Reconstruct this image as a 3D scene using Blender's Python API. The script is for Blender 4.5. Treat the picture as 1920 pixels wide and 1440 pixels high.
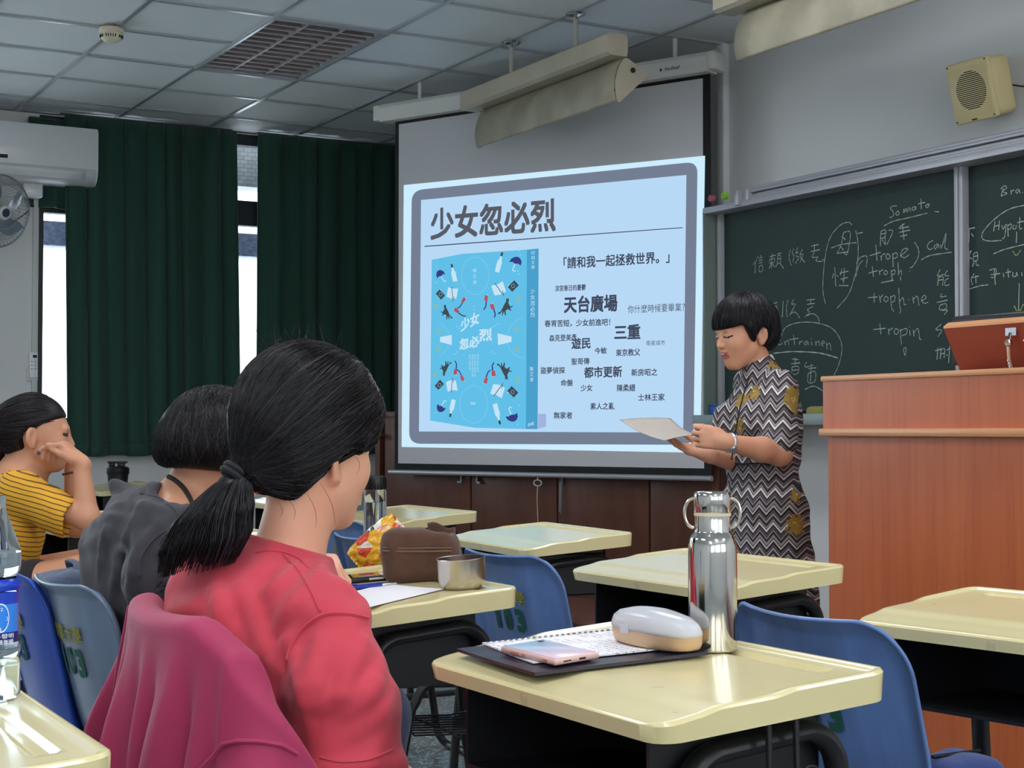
import bpy, bmesh, math, random
import numpy as np
from mathutils import Vector, Matrix, Euler

for _o in list(bpy.data.objects):
    bpy.data.objects.remove(_o, do_unlink=True)
SC = bpy.context.scene
COL = SC.collection
random.seed(7)
RNG = np.random.default_rng(11)
PI = math.pi

# ------------------------------------------------------------------ camera
F, HZ, CAMZ = 2950.0, 806.0, 1.08           # focal length in pixels (1920 wide), horizon row, eye height
PITCH = math.atan((HZ - 720) / F)
TH = math.atan(1650 / F)                     # the room is turned by this angle against the view
CT, ST = math.cos(TH), math.sin(TH)
CP, SP = math.cos(PITCH), math.sin(PITCH)
cam_data = bpy.data.cameras.new('camera')
cam_data.sensor_width = 36.0
cam_data.lens = F / 1920 * 36.0
cam_data.clip_start = 0.05
cam = bpy.data.objects.new('camera', cam_data)
COL.objects.link(cam)
cam.location = (0, 0, CAMZ)
cam.rotation_euler = (PI / 2 + PITCH, 0, 0)
SC.camera = cam

# ------------------------------------------------------------------ world, exposure
world = bpy.data.worlds.new('daylight')
SC.world = world
world.use_nodes = True
_bg = world.node_tree.nodes['Background']
_bg.inputs[0].default_value = (0.92, 0.96, 1.0, 1)
_bg.inputs[1].default_value = 5.0
SC.view_settings.view_transform = 'Standard'
SC.view_settings.look = 'None'
SC.view_settings.gamma = 1.0
SC.view_settings.use_curve_mapping = False
SC.view_settings.exposure = 0.0
LAMP_STRENGTH = 13.0                          # all lit ceiling panels, the added front row among them
SLIDE_STRENGTH = 1.0
SC.cycles.max_bounces = 7
SC.cycles.diffuse_bounces = 4
SC.cycles.transparent_max_bounces = 8
SC.cycles.sample_clamp_indirect = 4.0
try:
    SC.cycles.use_denoising = True
    SC.cycles.denoiser = 'OPENIMAGEDENOISE'
except Exception:
    pass

# room axes: u runs towards the board wall, v towards the window wall
U_BOARD, U_BACK, V_WIN, V_FAR, CEIL = 4.84, -4.6, 9.90, -3.6, 3.04


def R(u, v, z=0.0):
    return Vector((u * CT - v * ST, u * ST + v * CT, z))


def UV(p):
    return (p[0] * CT + p[1] * ST, -p[0] * ST + p[1] * CT)


def ray(px, py):
    dz = (720 - py) / F
    return Vector(((px - 960) / F, CP - dz * SP, SP + dz * CP))


def W(px, py, y):
    r = ray(px, py)
    t = y / r.y
    return Vector((r.x * t, y, CAMZ + r.z * t))


def PZ(px, py, z):
    r = ray(px, py)
    t = (z - CAMZ) / r.z
    return Vector((r.x * t, r.y * t, z))


def PP(px, py, p0, n):
    r = ray(px, py)
    o = Vector((0, 0, CAMZ))
    t = (Vector(p0) - o).dot(n) / r.dot(n)
    return o + r * t


AX, BX = Vector((CT, ST, 0)), Vector((-ST, CT, 0))
ZV = Vector((0, 0, 1))

# ------------------------------------------------------------------ materials


def lin(c):
    out = []
    for v in c[:3]:
        v /= 255.0
        out.append(v / 12.92 if v <= 0.04045 else ((v + 0.055) / 1.055) ** 2.4)
    return (*out, 1.0)


class NT:
    """short helper around a node tree"""

    def __init__(self, name):
        self.m = bpy.data.materials.new(name)
        self.m.use_nodes = True
        self.t = self.m.node_tree
        self.b = self.t.nodes['Principled BSDF']

    def n(self, typ, **kw):
        nd = self.t.nodes.new(typ)
        for k, v in kw.items():
            if k.startswith('i_'):
                key = k[2:]
                nd.inputs[int(key) if key.isdigit() else key].default_value = v
            else:
                setattr(nd, k, v)
        return nd

    def l(self, a, b):
        self.t.links.new(a, b)

    def math(self, op, a, b=None, c=None):
        nd = self.t.nodes.new('ShaderNodeMath')
        nd.operation = op
        for i, x in enumerate((a, b, c)):
            if x is None:
                continue
            if isinstance(x, (int, float)):
                nd.inputs[i].default_value = x
            else:
                self.t.links.new(x, nd.inputs[i])
        return nd.outputs[0]

    def mix(self, fac, a, b):
        nd = self.t.nodes.new('ShaderNodeMix')
        nd.data_type = 'RGBA'
        for s, x in ((0, fac), (6, a), (7, b)):
            if isinstance(x, (int, float, tuple)):
                nd.inputs[s].default_value = x
            else:
                self.t.links.new(x, nd.inputs[s])
        return nd.outputs[2]

    def bump(self, h, strength=0.2, dist=0.01):
        nd = self.t.nodes.new('ShaderNodeBump')
        nd.inputs['Strength'].default_value = strength
        nd.inputs['Distance'].default_value = dist
        self.t.links.new(h, nd.inputs['Height'])
        self.t.links.new(nd.outputs[0], self.b.inputs['Normal'])


def mat(name, col, rough=0.55, metal=0.0, vary=0.0, vscale=6.0, bump=0.0, bscale=60.0, spec=0.5, alpha=None,
        trans=0.0, ior=1.45, coat=0.0, stretch=(1, 1, 1), sheen=0.0, sss=0.0):
    k = NT(name)
    b = k.b
    c = lin(col)
    b.inputs['Base Color'].default_value = c
    b.inputs['Roughness'].default_value = rough
    b.inputs['Metallic'].default_value = metal
    b.inputs['Specular IOR Level'].default_value = spec
    b.inputs['IOR'].default_value = ior
    b.inputs['Transmission Weight'].default_value = trans
    b.inputs['Coat Weight'].default_value = coat
    b.inputs['Sheen Weight'].default_value = sheen
    if sss:
        b.inputs['Subsurface Weight'].default_value = sss
        b.inputs['Subsurface Radius'].default_value = (0.012, 0.004, 0.002)
        b.inputs['Subsurface Scale'].default_value = 1.0
    if vary or bump:
        tc = k.n('ShaderNodeTexCoord')
        mp = k.n('ShaderNodeMapping')
        mp.inputs['Scale'].default_value = stretch
        k.l(tc.outputs['Object'], mp.inputs[0])
    if vary:
        nz = k.n('ShaderNodeTexNoise', i_Scale=vscale, i_Detail=5.0)
        k.l(mp.outputs[0], nz.inputs['Vector'])
        lo = tuple(max(0, x * (1 - vary)) for x in c[:3]) + (1,)
        hi = tuple(min(1, x * (1 + vary)) for x in c[:3]) + (1,)
        f = k.math('MULTIPLY_ADD', nz.outputs[0], 2.2, -0.6)
        k.l(k.mix(f, lo, hi), b.inputs['Base Color'])
    if bump:
        nb = k.n('ShaderNodeTexNoise', i_Scale=bscale, i_Detail=3.0)
        k.l(mp.outputs[0], nb.inputs['Vector'])
        k.bump(nb.outputs[0], bump)
    return k.m


def glow(name, col, strength=1.0):
    m = bpy.data.materials.new(name)
    m.use_nodes = True
    t = m.node_tree
    t.nodes.clear()
    e = t.nodes.new('ShaderNodeEmission')
    e.inputs[0].default_value = lin(col)
    e.inputs[1].default_value = strength
    o = t.nodes.new('ShaderNodeOutputMaterial')
    t.links.new(e.outputs[0], o.inputs[0])
    return m


# ------------------------------------------------------------------ mesh building
class MB:
    def __init__(self):
        self.v, self.f, self.m = [], [], []
        self.mi = 0

    def add(self, verts, faces, M=None):
        o = len(self.v)
        if M is not None:
            verts = [M @ Vector(p) for p in verts]
        self.v.extend(tuple(p) for p in verts)
        for f in faces:
            self.f.append(tuple(i + o for i in f))
            self.m.append(self.mi)
        return self

    def box(self, c, s, M=None, bev=0.0, seg=2):
        bm = bmesh.new()
        bmesh.ops.create_cube(bm, size=1.0)
        for v in bm.verts:
            v.co = Vector((v.co.x * s[0], v.co.y * s[1], v.co.z * s[2]))
        if bev:
            bmesh.ops.bevel(bm, geom=list(bm.edges), offset=bev, segments=seg, affect='EDGES', profile=0.5)
        for v in bm.verts:
            v.co += Vector(c)
        bm.verts.index_update()
        self.add([v.co.copy() for v in bm.verts], [[v.index for v in f.verts] for f in bm.faces], M)
        bm.free()
        return self

    def tube(self, pts, r, n=10, closed=False, caps=True, M=None, squash=None):
        pts = [Vector(p) for p in pts]
        rs = r if isinstance(r, (list, tuple)) else [r] * len(pts)
        N = len(pts)
        vs, fs = [], []
        prev = None
        for i, p in enumerate(pts):
            if closed:
                t = (pts[(i + 1) % N] - pts[i - 1]).normalized()
            elif i == 0:
                t = (pts[1] - pts[0]).normalized()
            elif i == N - 1:
                t = (pts[-1] - pts[-2]).normalized()
            else:
                t = ((pts[i + 1] - p).normalized() + (p - pts[i - 1]).normalized()).normalized()
            if prev is None:
                a = Vector((0, 0, 1)) if abs(t.z) < 0.9 else Vector((1, 0, 0))
                x = t.cross(a).normalized()
            else:
                x = (prev - t * prev.dot(t))
                x = x.normalized() if x.length > 1e-6 else t.orthogonal().normalized()
            prev = x
            y = t.cross(x)
            for k in range(n):
                a = 2 * PI * k / n
                q = math.sin(a) * (squash or 1.0)
                vs.append(p + (x * math.cos(a) + y * q) * rs[i])
        for i in range(N if closed else N - 1):
            j = (i + 1) % N
            for k in range(n):
                fs.append((i * n + k, i * n + (k + 1) % n, j * n + (k + 1) % n, j * n + k))
        if caps and not closed:
            fs.append(tuple(range(n))[::-1])
            fs.append(tuple((N - 1) * n + k for k in range(n)))
        return self.add(vs, fs, M)

    def lathe(self, prof, n=40, M=None, cap0=True, cap1=True):
        vs, fs = [], []
        for r, z in prof:
            for k in range(n):
                a = 2 * PI * k / n
                vs.append((r * math.cos(a), r * math.sin(a), z))
        for i in range(len(prof) - 1):
            for k in range(n):
                fs.append((i * n + k, i * n + (k + 1) % n, (i + 1) * n + (k + 1) % n, (i + 1) * n + k))
        if cap0:
            fs.append(tuple(range(n))[::-1])
        if cap1:
            o = (len(prof) - 1) * n
            fs.append(tuple(o + k for k in range(n)))
        return self.add(vs, fs, M)

    def prism(self, poly, d, M=None):
        """poly: points in xy, extruded from 0 to d along z"""
        n = len(poly)
        vs = [(p[0], p[1], 0) for p in poly] + [(p[0], p[1], d) for p in poly]
        fs = [tuple(range(n))[::-1], tuple(range(n, 2 * n))]
        fs += [(i, (i + 1) % n, n + (i + 1) % n, n + i) for i in range(n)]
        return self.add(vs, fs, M)

    def grid(self, fn, nu, nv, M=None):
        vs = [fn(i / nu, j / nv) for j in range(nv + 1) for i in range(nu + 1)]
        w = nu + 1
        fs = [(j * w + i, j * w + i + 1, (j + 1) * w + i + 1, (j + 1) * w + i) for j in range(nv) for i in range(nu)]
        return self.add(vs, fs, M)

    def build(self, name, mats, parent=None, smooth=35, loc=None, rotz=0.0, merge=False):
        me = bpy.data.meshes.new(name)
        me.from_pydata(self.v, [], self.f)
        for m_ in (mats if isinstance(mats, (list, tuple)) else [mats]):
            me.materials.append(m_)
        me.polygons.foreach_set('material_index', self.m)
        bm = bmesh.new()
        bm.from_mesh(me)
        if merge:
            bmesh.ops.remove_doubles(bm, verts=bm.verts, dist=1e-5)
        bmesh.ops.recalc_face_normals(bm, faces=bm.faces)
        bm.to_mesh(me)
        bm.free()
        if smooth:
            me.shade_smooth()
            me.set_sharp_from_angle(angle=math.radians(smooth))
        o = bpy.data.objects.new(name, me)
        COL.objects.link(o)
        if loc is not None:
            o.location = loc
        o.rotation_euler = (0, 0, rotz)
        if parent is not None:
            o.parent = parent
        return o


def solid(o, th, offset=0.0):
    md = o.modifiers.new('thickness', 'SOLIDIFY')
    md.thickness = th
    md.offset = offset
    return o


def thing(name, label, cat, loc=(0, 0, 0), rotz=0.0, group=None):
    o = bpy.data.objects.new(name, None)
    o.empty_display_size = 0.1
    COL.objects.link(o)
    o.location = loc
    o.rotation_euler = (0, 0, rotz)
    o['label'] = label
    o['category'] = cat
    if group:
        o['group'] = group
    return o


def tag(o, label, cat, group=None):
    o['label'] = label
    o['category'] = cat
    if group:
        o['group'] = group
    return o


def structure(o):
    o['kind'] = 'structure'
    return o


def dup(root, loc, rotz, label, group=None):
    r = root.copy()
    COL.objects.link(r)
    r.location = loc
    r.rotation_euler = (0, 0, rotz)
    r['label'] = label
    if group:
        r['group'] = group
    for ch in list(root.children):
        c = ch.copy()
        COL.objects.link(c)
        c.parent = r
        for g in ch.children:
            d = g.copy()
            COL.objects.link(d)
            d.parent = c
    return r


def arc(c, r, a0, a1, n, f):
    return [f(c[0] + r * math.cos(a0 + (a1 - a0) * i / n), c[1] + r * math.sin(a0 + (a1 - a0) * i / n)) for i in range(n + 1)]


def spline(pts, n=8):
    """Catmull-Rom through the points"""
    P = [np.array(p, float) for p in pts]
    P = [2 * P[0] - P[1]] + P + [2 * P[-1] - P[-2]]
    out = []
    for i in range(1, len(P) - 2):
        p0, p1, p2, p3 = P[i - 1:i + 3]
        for k in range(n):
            t = k / n
            out.append(0.5 * (2 * p1 + (p2 - p0) * t + (2 * p0 - 5 * p1 + 4 * p2 - p3) * t * t + (3 * p1 - p0 - 3 * p2 + p3) * t ** 3))
    out.append(P[-2])
    return out


def text_mesh(s, bold=0.0):
    """flat outline of the text as 2-d verts and faces, with its bounds"""
    cu = bpy.data.curves.new('text_tmp', 'FONT')
    cu.body = s
    cu.size = 1.0
    cu.offset = bold
    cu.resolution_u = 3
    o = bpy.data.objects.new('text_tmp', cu)
    COL.objects.link(o)
    bpy.context.view_layer.update()
    dg = bpy.context.evaluated_depsgraph_get()
    me = bpy.data.meshes.new_from_object(o.evaluated_get(dg))
    v = [tuple(p.co) for p in me.vertices]
    f = [tuple(p.vertices) for p in me.polygons]
    bpy.data.objects.remove(o, do_unlink=True)
    bpy.data.curves.remove(cu)
    bpy.data.meshes.remove(me)
    if not v:
        return [], [], (0, 1, 0, 1)
    xs, ys = [p[0] for p in v], [p[1] for p in v]
    return v, f, (min(xs), max(xs), min(ys), max(ys))


def put_text(mb, s, bl, br, tl, bold=0.0, lift=Vector((0, 0, 0))):
    """text filling the parallelogram bl, br, tl (3-d points); bold lays shifted copies over each other"""
    v, f, (x0, x1, y0, y1) = text_mesh(s)
    bl, br, tl = Vector(bl), Vector(br), Vector(tl)
    q = bold / 2
    nn = (br - bl).cross(tl - bl).normalized() * 0.00003
    for i, (ox, oy) in enumerate(((0, 0), (q, q), (-q, q), (q, -q), (-q, -q)) if bold else ((0, 0),)):
        out = [bl + (br - bl) * ((p[0] + ox - x0) / (x1 - x0)) + (tl - bl) * ((p[1] + oy - y0) / (y1 - y0)) + lift + nn * i for p in v]
        mb.add(out, f)
# ------------------------------------------------------------------ soft bodies: distance fields turned into one surface
def _np(p):
    return np.array(p, dtype=np.float32)


class Body:
    def __init__(self):
        self.ops = []

    def _push(self, fn, lo, hi, op, k):
        self.ops.append((fn, np.minimum(lo, hi), np.maximum(lo, hi), op, k))
        return self

    def cap(self, a, b, r0, r1=None, op='u', k=0.015):
        a, b = _np(a), _np(b)
        r1 = r0 if r1 is None else r1
        ab = b - a
        L2 = float(ab @ ab) + 1e-12

        def fn(P):
            q = P - a
            t = np.clip((q @ ab) / L2, 0, 1)
            d = q - t[..., None] * ab
            return np.sqrt((d * d).sum(-1)) - (r0 + (r1 - r0) * t)
        m = max(r0, r1)
        return self._push(fn, np.minimum(a, b) - m, np.maximum(a, b) + m, op, k)

    def chain(self, pts, rs, op='u', k=0.015):
        for i in range(len(pts) - 1):
            self.cap(pts[i], pts[i + 1], rs[i], rs[i + 1], op, k)
        return self

    def ell(self, c, r, R3=None, op='u', k=0.015):
        c, r = _np(c), _np(r)
        Rm = np.eye(3, dtype=np.float32) if R3 is None else np.array(R3, dtype=np.float32)

        def fn(P):
            q = (P - c) @ Rm
            k0 = np.sqrt(((q / r) ** 2).sum(-1))
            k1 = np.sqrt(((q / (r * r)) ** 2).sum(-1)) + 1e-9
            return k0 * (k0 - 1.0) / k1
        m = float(r.max())
        return self._push(fn, c - m, c + m, op, k)

    def box(self, c, h, R3=None, rad=0.01, op='u', k=0.01):
        c, h = _np(c), _np(h)
        Rm = np.eye(3, dtype=np.float32) if R3 is None else np.array(R3, dtype=np.float32)

        def fn(P):
            q = np.abs((P - c) @ Rm) - (h - rad)
            return np.sqrt((np.maximum(q, 0) ** 2).sum(-1)) + np.minimum(q.max(-1), 0) - rad
        m = float(np.sqrt((h * h).sum()))
        return self._push(fn, c - m, c + m, op, k)

    def cut(self, p, n, k=0.003):
        """remove everything on the side the normal points to"""
        p, n = _np(p), _np(n)
        n = n / np.linalg.norm(n)

        def fn(P):
            return -((P - p) @ n)
        return self._push(fn, _np((-99, -99, -99)), _np((99, 99, 99)), 's', k)

    def warp(self, fn):
        """add a displacement field"""
        return self._push(fn, _np((-99, -99, -99)), _np((99, 99, 99)), 'w', 0)

    def dist(self, P):
        P = np.asarray(P, dtype=np.float32)
        D = np.full(P.shape[:-1], 1.0, dtype=np.float32)
        for fn, a, b, op, k in self.ops:
            d = fn(P)
            if op == 'u':
                hh = np.maximum(k - np.abs(D - d), 0) / max(k, 1e-6)
                D = np.minimum(D, d) - hh * hh * k * 0.25
            elif op == 's':
                hh = np.maximum(k - np.abs(D + d), 0) / max(k, 1e-6)
                D = np.maximum(D, -d) + hh * hh * k * 0.25
            else:
                D = D + np.where(D < .03, d, 0)
        return D

    def grad(self, P, e=.002):
        g = np.stack([self.dist(P + np.eye(3, dtype=np.float32)[i] * e) - self.dist(P - np.eye(3, dtype=np.float32)[i] * e) for i in range(3)], -1)
        return g / (np.linalg.norm(g, axis=-1, keepdims=True) + 1e-9)

    def settle(self, paths, lift=.0012, top=.05):
        """lay paths onto the surface; each keeps its own small height above it"""
        ln = [len(p) for p in paths]
        A = np.concatenate(paths).astype(np.float32)
        A0 = A.copy()
        li = np.concatenate([np.full(n, lift * RNG.uniform(.3, 1.9)) for n in ln]).astype(np.float32)
        for _ in range(4):
            A = A - self.grad(A) * np.clip(self.dist(A) - li, -.02, .02)[:, None]
        mv = np.linalg.norm(A - A0, axis=1)
        out, i = [], 0
        for n in ln:
            if mv[i:i + n].max() < top:
                out.append(A[i:i + n])
            i += n
        return out

    def surf(self, px, py, d0=1.2, lift=0.0):
        """first point of the surface seen along the ray of a picture point"""
        r = ray(px, py).normalized()
        p = Vector((0, 0, CAMZ)) + r * d0
        for _ in range(120):
            d = float(self.dist(np.array([p]))[0])
            if d < .0006:
                break
            p = p + r * min(d * .8, .2)
        return p - r * lift

    def mesh(self, h=0.005, smooth=1):
        los = [o[1] for o in self.ops if o[3] == 'u']
        his = [o[2] for o in self.ops if o[3] == 'u']
        lo = np.min(los, axis=0) - 4 * h
        hi = np.max(his, axis=0) + 4 * h
        n = np.ceil((hi - lo) / h).astype(int) + 1
        D = np.full(n, 0.05, dtype=np.float32)
        ax = [lo[i] + h * np.arange(n[i], dtype=np.float32) for i in range(3)]
        for fn, a, b, op, k in self.ops:
            m = k + 3 * h + (0.012 if op == 'u' else 0)
            i0 = np.clip(np.floor((a - m - lo) / h).astype(int), 0, n - 1)
            i1 = np.clip(np.ceil((b + m - lo) / h).astype(int) + 1, 1, n)
            if np.any(i1 <= i0):
                continue
            sl = tuple(slice(i0[i], i1[i]) for i in range(3))
            if op in 'sw' and a[0] < -50:
                # only where the field is near the surface
                idx = np.argwhere(D < 0.03)
                if len(idx) == 0:
                    continue
                P = np.stack([ax[i][idx[:, i]] for i in range(3)], -1)
                cur = D[idx[:, 0], idx[:, 1], idx[:, 2]]
                d = fn(P)
                if op == 'w':
                    new = cur + d
                else:
                    hh = np.maximum(k - np.abs(cur + d), 0) / max(k, 1e-6)
                    new = np.maximum(cur, -d) + hh * hh * k * 0.25
                D[idx[:, 0], idx[:, 1], idx[:, 2]] = new
                continue
            X, Y, Z = np.meshgrid(ax[0][sl[0]], ax[1][sl[1]], ax[2][sl[2]], indexing='ij')
            d = fn(np.stack([X, Y, Z], -1)).astype(np.float32)
            cur = D[sl]
            if op == 'u':
                hh = np.maximum(k - np.abs(cur - d), 0) / max(k, 1e-6)
                D[sl] = np.minimum(cur, d) - hh * hh * k * 0.25
            elif op == 's':
                hh = np.maximum(k - np.abs(cur + d), 0) / max(k, 1e-6)
                D[sl] = np.maximum(cur, -d) + hh * hh * k * 0.25
        V, Q = _nets(D, lo, h)
        for _ in range(smooth):
            V = _relax(V, Q)
        return V, Q

    def build(self, name, mats, parent=None, h=0.005, smooth=1, paint=None):
        V, Q = self.mesh(h, smooth)
        me = bpy.data.meshes.new(name)
        me.from_pydata(V.tolist(), [], Q.tolist())
        for m_ in (mats if isinstance(mats, (list, tuple)) else [mats]):
            me.materials.append(m_)
        if paint is not None:
            cen = V[Q].mean(1)
            me.polygons.foreach_set('material_index', paint(cen).astype(np.int32))
        me.shade_smooth()
        o = bpy.data.objects.new(name, me)
        COL.objects.link(o)
        if parent is not None:
            o.parent = parent
            o.matrix_parent_inverse = Matrix.Identity(4)
            # the vertices are in world space: shift them into the parent's frame
            me.transform(Matrix.Translation(parent.location).inverted() if parent.rotation_euler.z == 0 else
                         (Matrix.Translation(parent.location) @ Matrix.Rotation(parent.rotation_euler.z, 4, 'Z')).inverted())
        return o


def _nets(D, lo, h):
    S = D < 0
    n = D.shape
    c = S[:-1, :-1, :-1].astype(np.uint8)
    tot = np.zeros_like(c)
    for i in (0, 1):
        for j in (0, 1):
            for k in (0, 1):
                tot += S[i:n[0] - 1 + i, j:n[1] - 1 + j, k:n[2] - 1 + k]
    act = (tot > 0) & (tot < 8)
    idx = np.argwhere(act)
    vid = np.full(act.shape, -1, dtype=np.int64)
    vid[act] = np.arange(len(idx))
    cv = {}
    for i in (0, 1):
        for j in (0, 1):
            for k in (0, 1):
                cv[(i, j, k)] = D[idx[:, 0] + i, idx[:, 1] + j, idx[:, 2] + k]
    acc = np.zeros((len(idx), 3))
    cnt = np.zeros(len(idx))
    for a in cv:
        for ax in range(3):
            if a[ax] == 0:
                b = list(a)
                b[ax] = 1
                b = tuple(b)
                va, vb = cv[a], cv[b]
                cr = (va < 0) != (vb < 0)
                t = np.where(cr, va / np.where(cr, va - vb, 1), 0)
                p = np.tile(np.array(a, float), (len(idx), 1))
                p[:, ax] += t
                acc[cr] += p[cr]
                cnt[cr] += 1
    V = (acc / cnt[:, None] + idx) * h + lo
    quads = []
    for ax in range(3):
        o1, o2 = [x for x in range(3) if x != ax]
        sa = [slice(None)] * 3
        sb = [slice(None)] * 3
        sa[ax] = slice(0, -1)
        sb[ax] = slice(1, None)
        A, B = S[tuple(sa)], S[tuple(sb)]
        e = np.argwhere(A != B)
        e = e[(e[:, o1] > 0) & (e[:, o2] > 0) & (e[:, o1] < n[o1] - 1) & (e[:, o2] < n[o2] - 1)]
        inside = A[e[:, 0], e[:, 1], e[:, 2]]

        def g(d1, d2):
            q = e.copy()
            q[:, o1] -= d1
            q[:, o2] -= d2
            return vid[q[:, 0], q[:, 1], q[:, 2]]
        q = np.stack([g(1, 1), g(0, 1), g(0, 0), g(1, 0)], -1)
        flip = inside if ax != 1 else ~inside
        q[~flip] = q[~flip][:, ::-1]
        quads.append(q)
    return V, np.concatenate(quads)


def _relax(V, Q):
    s = np.zeros_like(V)
    c = np.zeros(len(V))
    for i in range(4):
        a, b = Q[:, i], Q[:, (i + 1) % 4]
        np.add.at(s, a, V[b])
        np.add.at(c, a, 1)
        np.add.at(s, b, V[a])
        np.add.at(c, b, 1)
    return V * 0.4 + 0.6 * s / c[:, None]


def frame(fwd, up=(0, 0, 1)):
    """3x3 with columns forward, left, up"""
    f = Vector(fwd).normalized()
    u = Vector(up)
    l = u.cross(f).normalized()
    u = f.cross(l).normalized()
    return np.array([[f.x, l.x, u.x], [f.y, l.y, u.y], [f.z, l.z, u.z]], dtype=np.float32)


def rotm(m, axis, ang):
    """turn the frame m about its own axis (0 forward, 1 left, 2 up)"""
    a = Vector(m[:, axis].tolist())
    q = np.array(Matrix.Rotation(ang, 3, a), dtype=np.float32)
    return q @ m


def folds(dirs, amp):
    """cloth creases: a few warped sine ridges"""
    D = [(np.array(d, dtype=np.float32), f, p, w) for d, f, p, w in dirs]

    def fn(P):
        out = np.full(P.shape[:-1], .2 * sum(q[3] for q in D), dtype=np.float32)
        wv = 0.35 * np.sin(P @ np.array((9.0, 7.0, 11.0), np.float32)) + 0.3 * np.sin(P @ np.array((-13.0, 5.0, 6.0), np.float32) + 1.0)
        for d, f, p, w in D:
            s = np.sin((P @ d) * f + p + wv * 3.0)
            out -= w * np.maximum(s, 0) ** 2
        return out * amp
    return fn


def head_field(B, c, m, s=1.0, ears=True, jaw=1.0, nose=True, ear_turn=0.45):
    """human head around c (between the ears); m has columns forward, left, up"""
    def q(x, y, z):
        return np.array(c, np.float32) + m @ np.array((x, y, z), np.float32) * s
    B.ell(q(-0.012, 0, 0.022), (0.094 * s, 0.074 * s, 0.088 * s), m, k=0.01)
    B.ell(q(0.030, 0, -0.022), (0.064 * s, 0.063 * s, 0.074 * s), m, k=0.03 * s)
    B.ell(q(0.036, 0, -0.062), (0.052 * s, 0.050 * s * jaw, 0.046 * s), m, k=0.03 * s)
    B.ell(q(0.066, 0, -0.094), (0.020 * s, 0.022 * s, 0.017 * s), m, k=0.025 * s)
    for y in (-1, 1):
        B.ell(q(0.058, 0.034 * y, -0.028), (0.028 * s, 0.024 * s, 0.026 * s), m, k=0.022 * s)
        B.cap(q(0.010, 0.052 * y, -0.058), q(0.060, 0.018 * y, -0.100), 0.014 * s, 0.012 * s, k=0.022 * s)
    B.cap(q(0.080, -0.030, 0.018), q(0.080, 0.030, 0.018), 0.010 * s, k=0.014 * s)
    if nose:
        B.cap(q(0.089, 0, 0.004), q(0.104, 0, -0.028), 0.0065 * s, 0.0095 * s, k=0.010 * s)
        for y in (-1, 1):
            B.ell(q(0.095, 0.0105 * y, -0.031), (0.009 * s, 0.0065 * s, 0.0065 * s), m, k=0.006 * s)
            B.ell(q(0.094, 0.031 * y, 0.002), (0.010 * s, 0.015 * s, 0.008 * s), m, op='s', k=0.012 * s)
            B.ell(q(0.082, 0.031 * y, -0.001), (0.0095 * s, 0.0135 * s, 0.0085 * s), m, k=0.004 * s)
        B.ell(q(0.092, 0, -0.056), (0.011 * s, 0.021 * s, 0.0055 * s), m, k=0.006 * s)
        B.ell(q(0.089, 0, -0.069), (0.011 * s, 0.018 * s, 0.0065 * s), m, k=0.006 * s)
    if ears:
        for y in (-1, 1):
            em = rotm(m, 2, -ear_turn * y)
            B.ell(q(-0.014, 0.079 * y, -0.012), (0.020 * s, 0.0075 * s, 0.032 * s), em, k=0.006 * s)
            B.ell(q(-0.007, 0.0855 * y, -0.008), (0.010 * s, 0.0065 * s, 0.019 * s), em, op='s', k=0.004 * s)
            B.ell(q(-0.009, 0.077 * y, -0.041), (0.010 * s, 0.007 * s, 0.010 * s), em, k=0.006 * s)
    return q


def hand_field(B, wrist, fwd, palm, thumb_side, curls, s=1.0, spread=0.10, thumb=(0.5, 0.35, 0.3), wr=0.024):
    """fwd: wrist to knuckles; palm: where the palm faces; thumb_side: +1/-1 on the cross axis.
    curls: per finger (index..little) three bends in radians towards the palm"""
    f = Vector(fwd).normalized()
    p = Vector(palm)
    p = (p - f * p.dot(f)).normalized()
    x = f.cross(p).normalized() * thumb_side
    w = Vector(wrist)
    kn, out = [], []
    lens = [(0.040, 0.024, 0.019), (0.044, 0.027, 0.020), (0.041, 0.025, 0.019), (0.032, 0.019, 0.017)]
    rad = [0.0088, 0.0090, 0.0085, 0.0075]
    for i in range(4):
        off = 0.028 - 0.0185 * i
        k = w + f * (0.082 - 0.004 * abs(i - 1)) * s + x * off * s - p * (0.004 - 0.002 * abs(i - 1.5)) * s
        B.cap(w + f * 0.012 * s + x * off * 0.55 * s, k, 0.0145 * s, 0.0112 * s, k=0.012 * s)
        kn.append(k)
        d = (f + x * (spread * (1.5 - i) / 1.5)).normalized()
        a = 0.0
        cur = k
        for j in range(3):
            a += curls[i][j]
            dd = (d * math.cos(a) + p * math.sin(a)).normalized()
            nx = cur + dd * lens[i][j] * s
            B.cap(cur, nx, (rad[i] - 0.0007 * j) * s, (rad[i] - 0.0007 * (j + 1)) * s, k=0.0025 if j == 0 else 0.002)
            cur = nx
        out.append(cur)
    B.cap(w - f * 0.01 * s, w + f * 0.03 * s, wr * s, 0.021 * s, k=0.012 * s)
    B.ell(w + f * 0.035 * s + x * 0.022 * s + p * 0.008 * s, (0.022 * s, 0.016 * s, 0.030 * s), np.array([list(x), list(p), list(f)]).T, k=0.012 * s)
    t0 = w + f * 0.025 * s + x * 0.026 * s + p * 0.006 * s
    t1 = t0 + (f * math.cos(thumb[0]) + x * math.sin(thumb[0]) + p * 0.35).normalized() * 0.036 * s
    t2 = t1 + (f * math.cos(thumb[1]) + x * math.sin(thumb[1]) + p * 0.3).normalized() * 0.030 * s
    t3 = t2 + (f * math.cos(thumb[2]) + x * math.sin(thumb[2]) + p * 0.35).normalized() * 0.024 * s
    B.chain([t0, t1, t2, t3], [0.0135 * s, 0.0105 * s, 0.0095 * s, 0.0078 * s], k=0.005 * s)
    return out, t3


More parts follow.
